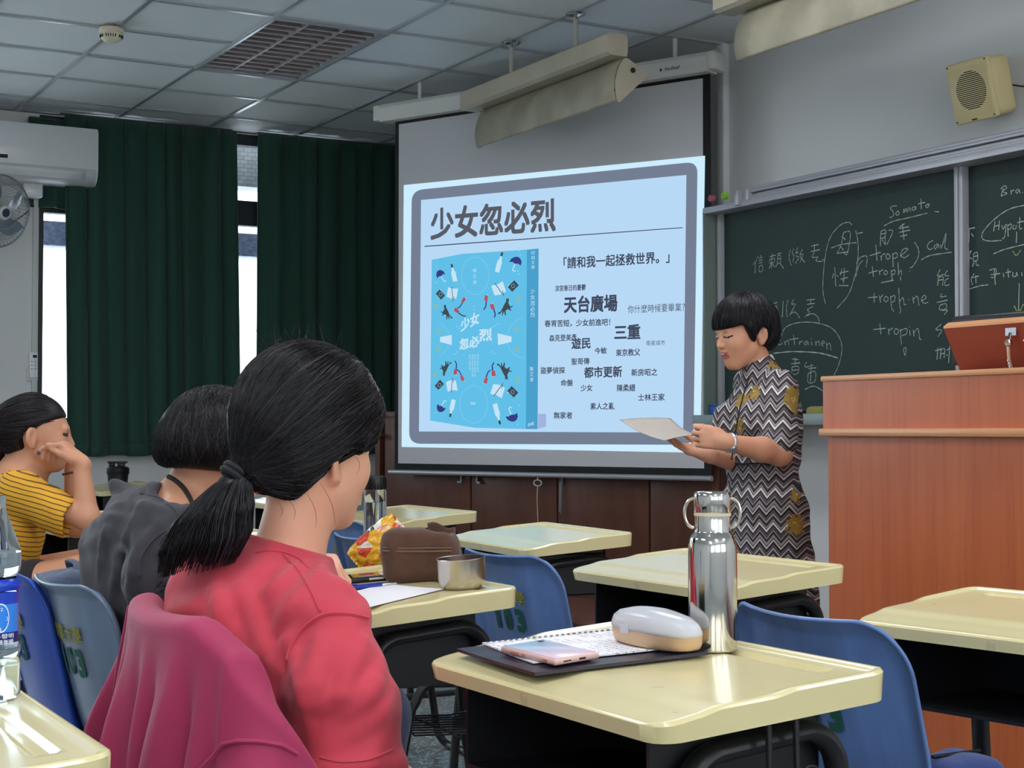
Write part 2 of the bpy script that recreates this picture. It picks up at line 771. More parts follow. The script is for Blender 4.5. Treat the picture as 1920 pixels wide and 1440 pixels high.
def strands(name, paths, mats, parent, r=0.0008, sides=3):
    """hair drawn as many thin tapering tubes in one mesh"""
    V, Fc, Mi = [], [], []
    base = 0
    nm = len(mats)
    for si, P in enumerate(paths):
        P = np.asarray(P, float)
        n = len(P)
        T = np.gradient(P, axis=0)
        T /= np.linalg.norm(T, axis=1)[:, None] + 1e-9
        ref = np.array((0.3, 0.5, 0.81))
        X = np.cross(T, ref)
        X /= np.linalg.norm(X, axis=1)[:, None] + 1e-9
        Y = np.cross(T, X)
        tt = np.linspace(0, 1, n)
        rr = r * (0.35 + 0.65 * np.sin(PI * np.clip(tt * 0.9 + 0.08, 0, 1)))
        ring = []
        for k in range(sides):
            a = 2 * PI * k / sides
            ring.append(P + (X * math.cos(a) + Y * math.sin(a)) * rr[:, None])
        V.append(np.stack(ring, 1).reshape(-1, 3))
        i = np.arange(n - 1)
        for k in range(sides):
            k2 = (k + 1) % sides
            Fc.append(np.stack([base + i * sides + k, base + i * sides + k2, base + (i + 1) * sides + k2, base + (i + 1) * sides + k], -1))
            Mi.append(np.full(n - 1, si % nm))
        base += n * sides
    V = np.concatenate(V)
    if parent is not None:
        V = V - np.array(parent.location)
    Q = np.concatenate(Fc)
    me = bpy.data.meshes.new(name)
    me.from_pydata(V.tolist(), [], Q.tolist())
    for m_ in mats:
        me.materials.append(m_)
    me.polygons.foreach_set('material_index', np.concatenate(Mi).astype(np.int32))
    me.shade_smooth()
    o = bpy.data.objects.new(name, me)
    COL.objects.link(o)
    if parent is not None:
        o.parent = parent
    return o


def slerp(a, b, t):
    a, b = a / np.linalg.norm(a), b / np.linalg.norm(b)
    w = math.acos(max(-0.9999, min(0.9999, float(a @ b))))
    t = np.asarray(t)[:, None]
    return (np.sin((1 - t) * w) * a + np.sin(t * w) * b) / math.sin(w)
# ------------------------------------------------------------------ setting
M_wall = mat('wall_paint', (224, 226, 226), 0.8, vary=0.04, vscale=1.2, bump=0.03, bscale=90)
M_wall_low = mat('wall_paint_window', (218, 219, 218), 0.8, vary=0.05, vscale=1.5, bump=0.03, bscale=90)
M_trimw = mat('white_trim', (205, 205, 202), 0.5)
M_dark_frame = mat('dark_window_frame', (32, 36, 44), 0.45)
M_alu = mat('aluminium', (150, 152, 160), 0.38, 0.85, vary=0.06, vscale=8)


def terrazzo():
    k = NT('terrazzo_floor')
    tc = k.n('ShaderNodeTexCoord')
    v1 = k.n('ShaderNodeTexVoronoi', i_Scale=75.0)
    v1.feature = 'F1'
    k.l(tc.outputs['Object'], v1.inputs['Vector'])
    nz = k.n('ShaderNodeTexNoise', i_Scale=4.0, i_Detail=4.0)
    k.l(tc.outputs['Object'], nz.inputs['Vector'])
    chip = k.math('LESS_THAN', v1.outputs['Distance'], 0.42)
    sel = k.math('GREATER_THAN', k.math('FRACT', k.math('MULTIPLY', k.n('ShaderNodeSeparateColor').outputs[0], 1.0)), 2.0)
    sep = k.n('ShaderNodeSeparateColor')
    k.l(v1.outputs['Color'], sep.inputs[0])
    r = k.math('MULTIPLY', k.math('GREATER_THAN', sep.outputs[0], 0.45), chip)
    base = k.mix(nz.outputs[0], lin((98, 108, 108)), lin((122, 130, 128)))
    c2 = k.mix(r, base, lin((196, 206, 204)))
    d = k.math('MULTIPLY', k.math('LESS_THAN', sep.outputs[1], 0.25), chip)
    c3 = k.mix(d, c2, lin((60, 66, 64)))
    # joint lines of the poured panels
    sx = k.n('ShaderNodeSeparateXYZ')
    k.l(tc.outputs['Object'], sx.inputs[0])
    jl = None
    for ax in (0, 1):
        fr = k.math('FRACT', k.math('MULTIPLY', k.math('ADD', sx.outputs[ax], 20.35), 1 / 0.9))
        li = k.math('LESS_THAN', k.math('ABSOLUTE', k.math('SUBTRACT', fr, 0.5)), 0.004)
        jl = li if jl is None else k.math('MAXIMUM', jl, li)
    k.l(k.mix(jl, c3, lin((50, 60, 55))), k.b.inputs['Base Color'])
    k.b.inputs['Roughness'].default_value = 0.28
    return k.m


def ceiling_tile():
    k = NT('ceiling_tile')
    tc = k.n('ShaderNodeTexCoord')
    nz = k.n('ShaderNodeTexNoise', i_Scale=1.3, i_Detail=2.0)
    k.l(tc.outputs['Object'], nz.inputs['Vector'])
    k.l(k.mix(nz.outputs[0], lin((218, 224, 226)), lin((236, 240, 241))), k.b.inputs['Base Color'])
    n2 = k.n('ShaderNodeTexNoise', i_Scale=160.0)
    k.l(tc.outputs['Object'], n2.inputs['Vector'])
    k.bump(n2.outputs[0], 0.06)
    k.b.inputs['Roughness'].default_value = 0.62
    return k.m


def room_slab(name, u0, u1, v0, v1, z0, z1, m):
    b = MB().box(((u0 + u1) / 2, (v0 + v1) / 2, (z0 + z1) / 2), (u1 - u0, v1 - v0, z1 - z0))
    return structure(b.build(name, m, smooth=0, rotz=TH))


room_slab('floor', U_BACK - .15, U_BOARD + .15, V_FAR - .15, V_WIN + .15, -0.12, 0.0, terrazzo())
_cb = MB()
_h = (2.645, 3.235, 7.045, 8.245)             # opening of the louvred light
for _a, _b, _c, _d in ((U_BACK - .15, _h[0], V_FAR - .15, V_WIN + .15), (_h[1], U_BOARD + .15, V_FAR - .15, V_WIN + .15), (_h[0], _h[1], V_FAR - .15, _h[2]), (_h[0], _h[1], _h[3], V_WIN + .15)):
    _cb.box(((_a + _b) / 2, (_c + _d) / 2, CEIL + 0.06), (_b - _a, _d - _c, 0.10))
_cb.box(((_h[0] + _h[1]) / 2, (_h[2] + _h[3]) / 2, CEIL + .16), (.6, 1.21, .10))
_cb.mi = 1
for k_ in range(-11, 5):
    _u = 3.84 + 0.6 * (k_ - 3) + 0.0
    if U_BACK < _u < U_BOARD:
        _cb.box((_u, (V_FAR + V_WIN) / 2, CEIL + 0.006), (0.024, V_WIN - V_FAR, 0.014))
for k_ in range(-21, 6):
    _v = 7.03 + 0.6075 * k_
    if V_FAR < _v < V_WIN:
        for _a, _b in (((U_BACK, _h[0]), (_h[1], U_BOARD)) if _h[2] + .1 < _v < _h[3] - .1 else ((U_BACK, U_BOARD),)):
            _cb.box(((_a + _b) / 2, _v, CEIL + 0.0065), (_b - _a, 0.022, 0.013))
M_tbar = mat('ceiling_grid_bar', (178, 184, 188), 0.28, 0.35)
structure(_cb.build('ceiling', [ceiling_tile(), M_tbar], smooth=0, rotz=TH))
room_slab('wall_front', U_BOARD, U_BOARD + .15, V_FAR, V_WIN + .15, 0, CEIL, M_wall)
room_slab('wall_back', U_BACK - .15, U_BACK, V_FAR, V_WIN, 0, CEIL, M_wall)
# corridor side wall behind the camera; unseen windows added to brighten the ceiling
_rb = MB()
RW = ((-4.0, -1.6), (-1.1, 1.3), (1.8, 4.2))
_e = [U_BACK] + [x for w in RW for x in w] + [U_BOARD]
for _i in range(0, len(_e), 2):
    _rb.box(((_e[_i] + _e[_i + 1]) / 2, V_FAR - .075, CEIL / 2), (_e[_i + 1] - _e[_i], .15, CEIL))
for _a, _b in RW:
    _rb.box(((_a + _b) / 2, V_FAR - .075, .5), (_b - _a, .15, 1.0))
    _rb.box(((_a + _b) / 2, V_FAR - .075, (2.7 + CEIL) / 2), (_b - _a, .15, CEIL - 2.7))
structure(_rb.build('wall_right', M_wall, smooth=0, rotz=TH))
for _i, (_a, _b) in enumerate(RW):
    _f = MB()
    for _x in (_a + .03, (_a + _b) / 2, _b - .03):
        _f.box((_x, V_FAR - .07, 1.85), (.06, .07, 1.7))
    for _z in (1.03, 2.67):
        _f.box(((_a + _b) / 2, V_FAR - .07, _z), (_b - _a, .07, .06))
    structure(_f.build('window_%d' % (4 + _i), M_dark_frame, smooth=0, rotz=TH))


def on_win(px, py, dv=0.0):
    p = PP(px, py, R(0, V_WIN - dv), BX)
    return UV(p)[0], p.z


# window openings in the left wall (u from .. to)
W1 = (on_win(72, 500)[0], on_win(285, 500)[0])
W2 = (on_win(428, 500)[0], on_win(640, 500)[0])
ZS, ZT = 1.12, 3.036
W0 = (W1[0] - 5.6, W1[0] - 1.2)  # out-of-view window, widened and left uncurtained to brighten the ceiling
W00 = (W0[0] - 0.0, W0[0])
_wb = MB()
_edges = [U_BACK, W0[0], W0[1], W1[0], W1[1], W2[0], W2[1], U_BOARD]
for i in range(0, len(_edges), 2):
    if _edges[i + 1] > _edges[i]:
        _wb.box(((_edges[i] + _edges[i + 1]) / 2, V_WIN + .075, CEIL / 2), (_edges[i + 1] - _edges[i], .15, CEIL))
for a, b in (W0, W1, W2):
    _wb.box(((a + b) / 2, V_WIN + .075, ZS / 2), (b - a, .15, ZS))
    _wb.box(((a + b) / 2, V_WIN + .075, (ZT + CEIL) / 2), (b - a, .15, CEIL - ZT))
structure(_wb.build('wall_left', M_wall_low, smooth=0, rotz=TH))

M_pane = mat('window_glass', (235, 245, 250), 0.02, trans=1.0, ior=1.01, spec=0.2)


def window(name, a, b, mull):
    f = MB()
    fw = 0.035
    y = V_WIN + 0.06
    f.box((a + fw / 2, y, (ZS + ZT) / 2), (fw, .07, ZT - ZS))
    f.box((b - fw / 2, y, (ZS + ZT) / 2), (fw, .07, ZT - ZS))
    f.box(((a + b) / 2, y, ZS + fw / 2), (b - a, .07, fw))
    f.box(((a + b) / 2, y, ZT - .035), (b - a, .07, .07))
    f.box(((a + b) / 2, y, 2.515), (b - a - 2 * fw, .07, .165))
    f.box((mull, y, (ZS + 2.43) / 2), (.05, .06, 2.43 - ZS))
    o = structure(f.build(name, M_dark_frame, smooth=0, rotz=TH))
    g = MB().box(((a + b) / 2, y, (ZS + ZT) / 2), (b - a - .02, .006, ZT - ZS - .02))
    g.build('pane', M_pane, o, smooth=0)
    h = MB().box((a + 0.27, y - .05, 1.62), (.02, .03, .10), bev=.006)
    h.build('latch', M_alu, o)
    return o


window('window_1', W1[0], W1[1], (W1[0] + W1[1]) / 2 + .15)
window('window_2', W2[0], W2[1], (W2[0] + W2[1]) / 2 + .2)
window('window_3', W0[0], W0[1], (W0[0] + W0[1]) / 2)

# weathered ledges outside the glass
M_ledge = mat('wet_concrete', (86, 96, 118), 0.5, vary=0.45, vscale=26, bump=0.4, bscale=50, stretch=(1, 1, 3))


def tiled():
    k = NT('grey_tile_outside')
    tc = k.n('ShaderNodeTexCoord')
    br = k.n('ShaderNodeTexBrick', i_Scale=9.0)
    br.inputs['Color1'].default_value = lin((120, 124, 126))
    br.inputs['Color2'].default_value = lin((100, 106, 110))
    br.inputs['Mortar'].default_value = lin((60, 62, 64))
    br.inputs['Mortar Size'].default_value = 0.012
    mp = k.n('ShaderNodeMapping')
    mp.inputs['Rotation'].default_value = (PI / 2, 0, 0)
    k.l(tc.outputs['Object'], mp.inputs[0])
    k.l(mp.outputs[0], br.inputs['Vector'])
    k.l(br.outputs[0], k.b.inputs['Base Color'])
    return k.m


_p0, _p1 = on_win(460, 437, -.45), on_win(460, 481, -.45)
_l = MB().box(((W1[0] + W2[1]) / 2, V_WIN + .55, (_p0[1] + _p1[1]) / 2), (W2[1] - W1[0] + 2, .2, _p0[1] - _p1[1]), bev=.01)
structure(_l.build('trim_1', M_ledge, rotz=TH))
_p0, _p1 = on_win(463, 250, -.45), on_win(463, 350, -.45)
_l = MB().box(((W1[0] + W2[1]) / 2, V_WIN + .55, (_p0[1] + _p1[1]) / 2), (W2[1] - W1[0] + 2, .2, _p0[1] - _p1[1]))
structure(_l.build('trim_2', tiled(), smooth=0, rotz=TH))


# ------------------------------------------------------------------ curtains
def cloth_green():
    k = NT('dark_green_curtain')
    tc = k.n('ShaderNodeTexCoord')
    mp = k.n('ShaderNodeMapping')
    mp.inputs['Scale'].default_value = (30, 30, 0.4)
    k.l(tc.outputs['Object'], mp.inputs[0])
    nz = k.n('ShaderNodeTexNoise', i_Scale=1.0, i_Detail=3.0)
    k.l(mp.outputs[0], nz.inputs['Vector'])
    k.l(k.mix(nz.outputs[0], lin((22, 56, 47)), lin((33, 76, 62))), k.b.inputs['Base Color'])
    k.b.inputs['Roughness'].default_value = 0.85
    k.b.inputs['Sheen Weight'].default_value = 0.15
    n2 = k.n('ShaderNodeTexNoise', i_Scale=400.0)
    k.l(tc.outputs['Object'], n2.inputs['Vector'])
    k.bump(n2.outputs[0], 0.15)
    return k.m


M_curtain = cloth_green()
M_rail = mat('curtain_rail', (60, 62, 66), 0.5)


def curtain(u0, u1, zb, zt, dv, folds_n, seed, label, lean0=0.0, lean1=0.0):
    r = random.Random(seed)
    ph = [r.uniform(0, 6.28) for _ in range(6)]
    fa = [0.022 + 0.018 * r.random() for _ in range(40)]
    root = thing('curtain', label, 'curtain', R((u0 + u1) / 2, V_WIN - dv, 0), TH)
    b = MB()
    du = (u1 - u0) / 2

    def fn(a, t):
        z = zt + (zb - zt) * t
        s = a * folds_n
        i = int(min(s, folds_n - 1))
        amp = fa[i % 40] * (0.55 + 0.45 * t) * (1.0 if t > .03 else .6)
        x = -du + 2 * du * a + 0.02 * math.sin(2 * PI * s + ph[0]) + lean0 * (1 - a) * t + lean1 * a * t
        y = amp * math.sin(2 * PI * s + 0.9 * math.sin(s * 1.7 + ph[1])) + 0.012 * math.sin(4.3 * s + ph[2] + 1.5 * t) + 0.006 * math.sin(9 * s + ph[3])
        if t > 0.985:
            z += 0.004 * math.sin(3 * s)
        return (x, y, z)
    b.grid(fn, int(folds_n * 14), 26)
    o = b.build('curtain_panel', M_curtain, root, smooth=60)
    solid(o, 0.006)
    hm = MB()
    hm.grid(lambda a, t: (fn(a, 1 - .035 * t)[0], fn(a, 1 - .035 * t)[1] - .004, fn(a, 1 - .035 * t)[2]), int(folds_n * 14), 2)
    solid(hm.build('hem', M_curtain, root, smooth=60), .004)
    rl = MB().box((0, 0.03, zt + 0.008), (2 * du, .02, .012))
    rl.build('curtain_rail', M_rail, root, smooth=0)
    return root


CZB = on_win(300, 854, .12)[1]
cu0 = on_win(112, 600, .12)[0]
cu1 = on_win(436, 600, .12)[0]
cu2 = on_win(484, 600, .12)[0]
cu3 = on_win(735, 600, .12)[0] + 0.12
curtain(cu0, cu1, CZB, 3.025, .12, 9.0, 3, 'wide dark green curtain panel hanging below the air conditioner end', lean0=0.03, lean1=0.035)
curtain(cu2, cu3, CZB, 3.025, .12, 8.0, 9, 'dark green curtain panel hanging between the bright window gap and the screen')
# dark lining strip behind the air conditioner
u_a, u_b = on_win(58, 240, .07)[0], on_win(112, 240, .07)[0] + .1
curtain(u_a, u_b, 2.45, 3.0, .05, 1.6, 5, 'short dark green curtain end gathered above the air conditioner')

# ------------------------------------------------------------------ dais and skirting
M_dais = mat('dais_wood', (112, 62, 48), 0.4, vary=0.18, vscale=5, stretch=(1, 1, 6))
SCR_R = PZ(1352, 112, 2.896)
SCR_L = PZ(722, 212, 2.896)
SD = (SCR_L - SCR_R)
SD.z = 0
SCR_W = SD.length
SD.normalize()                                # along the screen, right end to left end
SN = Vector((-SD.y, SD.x, 0))
if SN.y > 0:
    SN = -SN                                  # towards the class
d0 = PZ(1050, 1150, .2)
d1 = d0 + SD * 1.5
ud, vd = UV(d0)
poly = [R(ud, V_FAR + 1.0), d0, d1, d1 - SN * 0.9, R(U_BOARD - .004, 7.4), R(U_BOARD - .004, V_FAR + 1.0)]
root = thing('stage_platform', 'low brown wooden platform below the chalkboard and cabinets', 'platform', (0, 0, 0))
MB().prism([(p.x, p.y) for p in poly], 0.175).build('platform_base', M_dais, root, smooth=0)
tb = MB()
cx = sum((p for p in poly), Vector()) / len(poly)
nose = [R(ud - .02, V_FAR + 1.0), d0 - AX * .02 + SN * .02, d1 + SN * .02] + poly[3:]
tb.prism([(p.x, p.y) for p in nose], 0.025, Matrix.Translation((0, 0, .175)))
tb.build('platform_top', mat('dais_top_wood', (120, 78, 66), 0.35, vary=0.15, vscale=4, stretch=(6, 1, 1)), root, smooth=0)

# ------------------------------------------------------------------ lit ceiling panels over the seats, out of view
M_lamp = glow('lit_diffuser', (246, 249, 255), LAMP_STRENGTH)
M_lampframe = mat('lamp_frame', (200, 202, 204), 0.4)
lamp_spots = [(-1.86, -1.2), (-1.86, 1.8), (-1.86, 4.8), (0.54, -1.2), (0.54, 1.8), (0.54, 4.8), (2.94, -1.2), (2.94, 1.8), (2.94, 4.4)]  # front row added to brighten the board wall and presenter
_names = [a + ', ' + b for a in ('over the back rows', 'over the middle rows', 'added over the front rows') for b in ('farthest from the windows', 'in the middle', 'nearest the windows')]
lp0 = None
for (u_, v_), nm in zip(lamp_spots, _names):
    lab = 'lit ceiling panel light ' + nm
    if lp0 is None:
        lp0 = thing('ceiling_light', lab, 'ceiling light', R(u_, v_, CEIL), TH, 'lit ceiling panels behind the camera')
        f = MB()
        for x in (-.29, .29):
            f.box((x, 0, -.008), (.03, 1.2, .02))
        for y in (-.585, .585):
            f.box((0, y, -.008), (.55, .03, .02))
        f.build('frame', M_lampframe, lp0, smooth=0)
        MB().box((0, 0, -.004), (.55, 1.14, .006)).build('diffuser', M_lamp, lp0, smooth=0)
    else:
        dup(lp0, R(u_, v_, CEIL), TH, lab, 'lit ceiling panels behind the camera')

# ------------------------------------------------------------------ unlit louvred ceiling light
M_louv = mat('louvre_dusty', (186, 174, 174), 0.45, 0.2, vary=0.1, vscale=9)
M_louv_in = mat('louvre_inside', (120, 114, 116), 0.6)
t = thing('louvred_light', 'unlit louvred ceiling light panel set in the tile grid', 'ceiling light', R(2.94, 7.645, CEIL), TH)
f = MB()
for x in (-.295, .295):
    f.box((x, 0, -.002), (.014, 1.2, .012))
for y in (-.6, .6):
    f.box((0, y, -.002), (.6, .014, .012))
f.build('frame', M_tbar, t, smooth=0)
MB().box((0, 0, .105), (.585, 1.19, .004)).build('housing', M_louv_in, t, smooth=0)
lv = MB()
for i in range(1, 3):
    x = -.29 + .58 * i / 3
    lv.box((x, 0, .035), (.012, 1.18, .055))
for j in range(13):
    y = -.58 + 1.16 * (j + .5) / 13
    Mx = Matrix.Translation((0, y, .036)) @ Matrix.Rotation(math.radians(-18), 4, 'X')
    lv.box((0, 0, 0), (.57, .012, .058), Mx)
lv.build('louvre', M_louv, t, smooth=0)

# ------------------------------------------------------------------ smoke detector
p = PZ(209, 52, CEIL)
t = thing('smoke_detector', 'round cream smoke detector on the ceiling grid', 'smoke detector', (p.x, p.y, CEIL - .004), TH)
M_cream = mat('aged_cream_plastic', (222, 214, 188), 0.45)
M_slot = mat('dark_slot', (40, 38, 34), 0.7)
MB().lathe([(.058, 0), (.06, -.006), (.06, -.022), (.056, -.026)], 40).build('mounting_base', M_cream, t)
MB().lathe([(.053, -.026), (.055, -.034), (.05, -.05), (.036, -.064), (.022, -.069)], 40).build('sensor_head', M_cream, t)
sb = MB()
for i in range(30):
    a = 2 * PI * i / 30
    Mx = Matrix.Rotation(a, 4, 'Z') @ Matrix.Translation((.0525, 0, -.042)) @ Matrix.Rotation(math.radians(14), 4, 'Y')
    if i % 6:
        sb.box((0, 0, 0), (.006, .004, .014), Mx)
sb.build('vent_slots', M_slot, t, smooth=0)
# ------------------------------------------------------------------ projection screen hanging across the corner
M_white_case = mat('screen_case_white', (214, 214, 208), 0.45, vary=0.05, vscale=4)
M_black_cloth = mat('screen_border_black', (14, 15, 20), 0.7)
M_screen = mat('screen_white', (196, 197, 200), 0.75)
M_bar = mat('screen_bar_grey', (176, 178, 182), 0.35, 0.5)
M_logo = mat('screen_logo_blue', (40, 48, 110), 0.5)
M_cordw = mat('cord_white', (190, 186, 176), 0.6)
SP0 = SCR_R + SN * 0.0


def on_scr(px, py, off=0.0):
    """local x along the screen (from the right end to the left), and height"""
    p = PP(px, py, SCR_R + SN * off, SN)
    q = p - SCR_R
    return q.dot(SD), p.z


ROT_S = math.atan2(SD.y, SD.x)
scr = thing('projection_screen', 'pull-down projection screen showing a slide with a blue book and dark writing', 'projection screen', (SCR_R.x, SCR_R.y, 0), ROT_S)
# local axes: x along the screen, y = Z x SD
LY = Vector((-SD.y, SD.x, 0))
SGN = 1.0 if LY.dot(SN) > 0 else -1.0


def sl(x, off, z):
    return Vector((x, SGN * off, z))


def spt(px, py, off):
    x, z = on_scr(px, py, off)
    return sl(x, off, z)


zc0, zc1 = on_scr(1355, 98, .05)[1], on_scr(1355, 127, .05)[1]
xL = on_scr(722, 212, .05)[0]
b = MB()
pr = [(-.045, -.05), (.05, -.05), (.062, -.03), (.062, .025), (.045, .047), (-.045, .047)]
b.prism([(p[0] * SGN, p[1]) for p in pr], SCR_W - .06, Matrix.Translation((.03, SGN * 0.03, (zc0 + zc1) / 2)) @ Matrix(((0, 0, 1, 0), (1, 0, 0, 0), (0, 1, 0, 0), (0, 0, 0, 1))))
b.build('case', M_white_case, scr, smooth=30)
for x in (.01, SCR_W - .01):
    b = MB().box((x, SGN * .03, (zc0 + zc1) / 2), (.045, .125, zc0 - zc1 + .012), bev=.008)
    c_ = b.build('end_cap', M_white_case, scr)
    b = MB().box((x + (.25 if x < 1 else -.25), SGN * .0, (zc0 + CEIL) / 2), (.02, .01, CEIL - zc0))
    b.build('hanger_bracket', M_white_case, scr, smooth=0)
# fabric
fb = MB()


def quad(mb, pts):
    mb.add(pts, [(0, 1, 2, 3)])


OB = [(739, 218), (1336, 130), (1331, 889), (745, 881)]
IB = [(750, 233), (1323, 146), (1315, 879), (745, 868)]
OB = [spt(p[0], p[1], .02) for p in OB]
OB[0].x = OB[3].x = (OB[0].x + OB[3].x) / 2 + .005
OB[1].x = OB[2].x = (OB[1].x + OB[2].x) / 2
IBm = [spt(p[0], p[1], .0212) for p in IB]
fx0, fx1 = OB[1].x, OB[0].x
fz0, fz1 = min(OB[2].z, OB[3].z), zc1 + .03
fb.box(((fx0 + fx1) / 2, SGN * .02, (fz0 + fz1) / 2), (fx1 - fx0, .0015, fz1 - fz0))
fb.build('border_cloth', M_black_cloth, scr, smooth=0)
ix0, ix1 = (IBm[1].x + IBm[2].x) / 2, (IBm[0].x + IBm[3].x) / 2
iz0, iz1 = (IBm[2].z + IBm[3].z) / 2, (IBm[0].z + IBm[1].z) / 2
fb = MB().box(((ix0 + ix1) / 2, SGN * .0217, (iz0 + iz1) / 2), (ix1 - ix0, .0015, iz1 - iz0))
fb.build('viewing_surface', M_screen, scr, smooth=0)
bx0, bx1 = on_scr(1335, 897, .02)[0], on_scr(730, 884, .02)[0]
bz = (on_scr(1335, 897, .02)[1] + on_scr(730, 885, .02)[1]) / 2
MB().tube([(bx0, SGN * .02, bz), (bx1, SGN * .02, bz)], .014, 14).build('bottom_bar', M_bar, scr)
pc = MB()
x_, z_ = on_scr(1008, 893, .03)
pc.tube([(x_, SGN * .03, bz - .012), (x_, SGN * .03, z_ - .02)], .003, 6)
pc.tube([(x_ + .025 * math.cos(a), SGN * .03, z_ - .035 + .016 * math.sin(a)) for a in [2 * PI * i / 20 for i in range(20)]], .0035, 6, closed=True)
pc.tube([(x_, SGN * .03, z_ - .05), (x_ + .004, SGN * .03, z_ - .12), (x_ - .003, SGN * .03, z_ - .26)], .0022, 6)
pc.build('pull_cord', M_cordw, scr)
lg = MB()
put_text(lg, 'Redleaf', spt(1246, 133, .0935), spt(1274, 128.5, .0935), spt(1247, 126.5, .0935), .01)
a_, b2_, c2_ = spt(1237, 134, .0935), spt(1241, 133.2, .0935), spt(1237, 129, .0935)
quad(lg, [a_, b2_, b2_ + (c2_ - a_), c2_])
lg.build('lettering', M_logo, scr, smooth=0)

# the projected slide: light on the cloth
S_ = SLIDE_STRENGTH
slide_mats = [glow('slide_white_edge', (204, 236, 255), S_), glow('slide_frame_grey', (116, 126, 146), S_), glow('slide_page', (184, 217, 246), S_),
              glow('slide_ink', (66, 74, 94), S_), glow('slide_title_ink', (88, 92, 102), S_), glow('slide_book_blue', (98, 192, 232), S_),
              glow('slide_spine_blue', (74, 160, 204), S_), glow('slide_pale', (196, 228, 246), S_), glow('slide_navy', (56, 62, 130), S_),
              glow('slide_dark', (66, 74, 82), S_), glow('slide_red', (178, 84, 96), S_), glow('slide_gold', (142, 186, 160), S_),
              glow('slide_ring', (118, 200, 238), S_), glow('slide_shadow', (160, 180, 222), S_)]
sld = MB()
LV = [0.0235]


def sp(px, py, layer):
    return spt(px, py, .0235 + .0004 * layer)


def spoly(pts, mi, layer):
    sld.mi = mi
    sld.add([sp(x, y, layer) for x, y in pts], [tuple(range(len(pts)))])


def rrect(c, r, n=6):
    """rounded quadrilateral in picture coordinates (corner order tl, tr, br, bl)"""
    out = []
    for i in range(4):
        p = np.array(c[i], float)
        a = np.array(c[i - 1], float)
        b_ = np.array(c[(i + 1) % 4], float)
        da, db = (a - p) / np.linalg.norm(a - p) * r, (b_ - p) / np.linalg.norm(b_ - p) * r
        for k in range(n + 1):
            t = k / n
            q = p + da * (1 - t) ** 2 + db * t ** 2
            out.append(tuple(q))
    return out


spoly([(757, 347), (1322, 292), (1313, 849), (753, 838)], 0, 0)
spoly(rrect([(772, 357), (1308, 303), (1300, 834), (767, 832)], 22), 1, 1)
spoly([(789.5, 375), (1287, 328), (1281, 811), (785.5, 809)], 2, 2)


def stxt(s, x0, y0, x1, y1, h, mi=3, bold=.03, layer=4, lean=0.0):
    sld.mi = mi
    put_text(sld, s, sp(x0, y0, layer), sp(x1, y1, layer), sp(x0 + lean, y0 - h, layer), bold)


stxt('少女忽必烈', 808, 449, 1041, 432, 57, 4, .05)
spoly([(796, 461), (1280, 426), (1280, 427.6), (796, 463)], 3, 3)
stxt('「請和我一起拯救世界。」', 1057, 504, 1255, 492.5, 21, 3, .04)
stxt('涼宮春日的憂鬱', 1041, 546.5, 1098, 544, 11, 3, .035)
stxt('天台廣場', 1058, 586.5, 1157, 583, 30, 3, .06)
stxt('你什麼時候要畢業？', 1177, 588, 1284, 583.5, 15.5, 3, .0)
stxt('春宵苦短，少女前進吧！', 1021.5, 613.5, 1144, 610.5, 13, 3, .035)
stxt('三重', 1152.5, 636, 1200, 634.5, 26, 3, .06)
stxt('森見登美彥', 1030, 640.5, 1081, 638.5, 12.5, 3, .03)
stxt('遊民', 1072, 654.5, 1107, 653, 20, 3, .05)
stxt('衛星城市', 1211.5, 648, 1247, 647, 9.5, 3, .0)
stxt('今敏', 1115, 664, 1137.5, 663, 12, 3, .035)
stxt('東京教父', 1155, 668, 1200, 666.5, 13, 3, .035)
stxt('聖哥傳', 1071.5, 684, 1105, 683, 12, 3, .035)
stxt('盜夢偵探', 1013.5, 701, 1059, 700.5, 12.5, 3, .035)
stxt('都市更新', 1095.5, 708.5, 1166, 706.5, 20, 3, .05)
stxt('新房昭之', 1184, 705, 1232.5, 704, 13, 3, .035)
stxt('命盤', 1051.5, 724, 1074, 723.5, 12, 3, .035)
stxt('少女', 1089, 733.5, 1110.5, 733, 12, 3, .035)
stxt('陳柔縉', 1157, 734, 1191, 733.5, 13, 3, .035)
stxt('士林王家', 1196.5, 751.5, 1246, 751, 13, 3, .035)
stxt('素人之亂', 1107, 768, 1152, 767.5, 12.5, 3, .035)
stxt('無家者', 1038.5, 785, 1073, 785, 12.5, 3, .035)
# the book on the slide
spoly([(1009, 776), (1024, 776), (1024, 800), (1009, 804)], 13, 3)
spoly([(809.5, 487), (866, 476), (988, 468), (986, 804.5), (890, 802), (806.5, 788.5)], 5, 3)
spoly([(988, 468), (1010, 466), (1008, 804.5), (986, 804.5)], 6, 3)


def ring(cx, cy, rx, ry, w, mi, a0=0, a1=360, layer=4):
    sld.mi = mi
    n = 40
    pts, fs = [], []
    for i in range(n + 1):
        a = math.radians(a0 + (a1 - a0) * i / n)
        for q in (1, -1):
            pts.append(sp(cx + (rx + q * w / 2) * math.cos(a), cy + (ry + q * w / 2) * math.sin(a), layer))
    for i in range(n):
        fs.append((2 * i, 2 * i + 1, 2 * i + 3, 2 * i + 2))
    sld.add(pts, fs)


ring(891, 517, 25.5, 35, 1.6, 12)
ring(888, 758, 26, 35, 1.6, 12)
ring(815, 636, 28, 32, 1.4, 12, -75, 75)
ring(986, 634, 35, 38, 1.6, 12, 98, 262)


def motif(cx, cy, sx, sy, ang, polys, layer=5):
    ca, sa = math.cos(ang), math.sin(ang)
    for mi, pts in polys:
        spoly([(cx + sx * (x * ca - y * sa), cy + sy * (x * sa + y * ca)) for x, y in pts], mi, layer + 0.4 * (mi % 5))


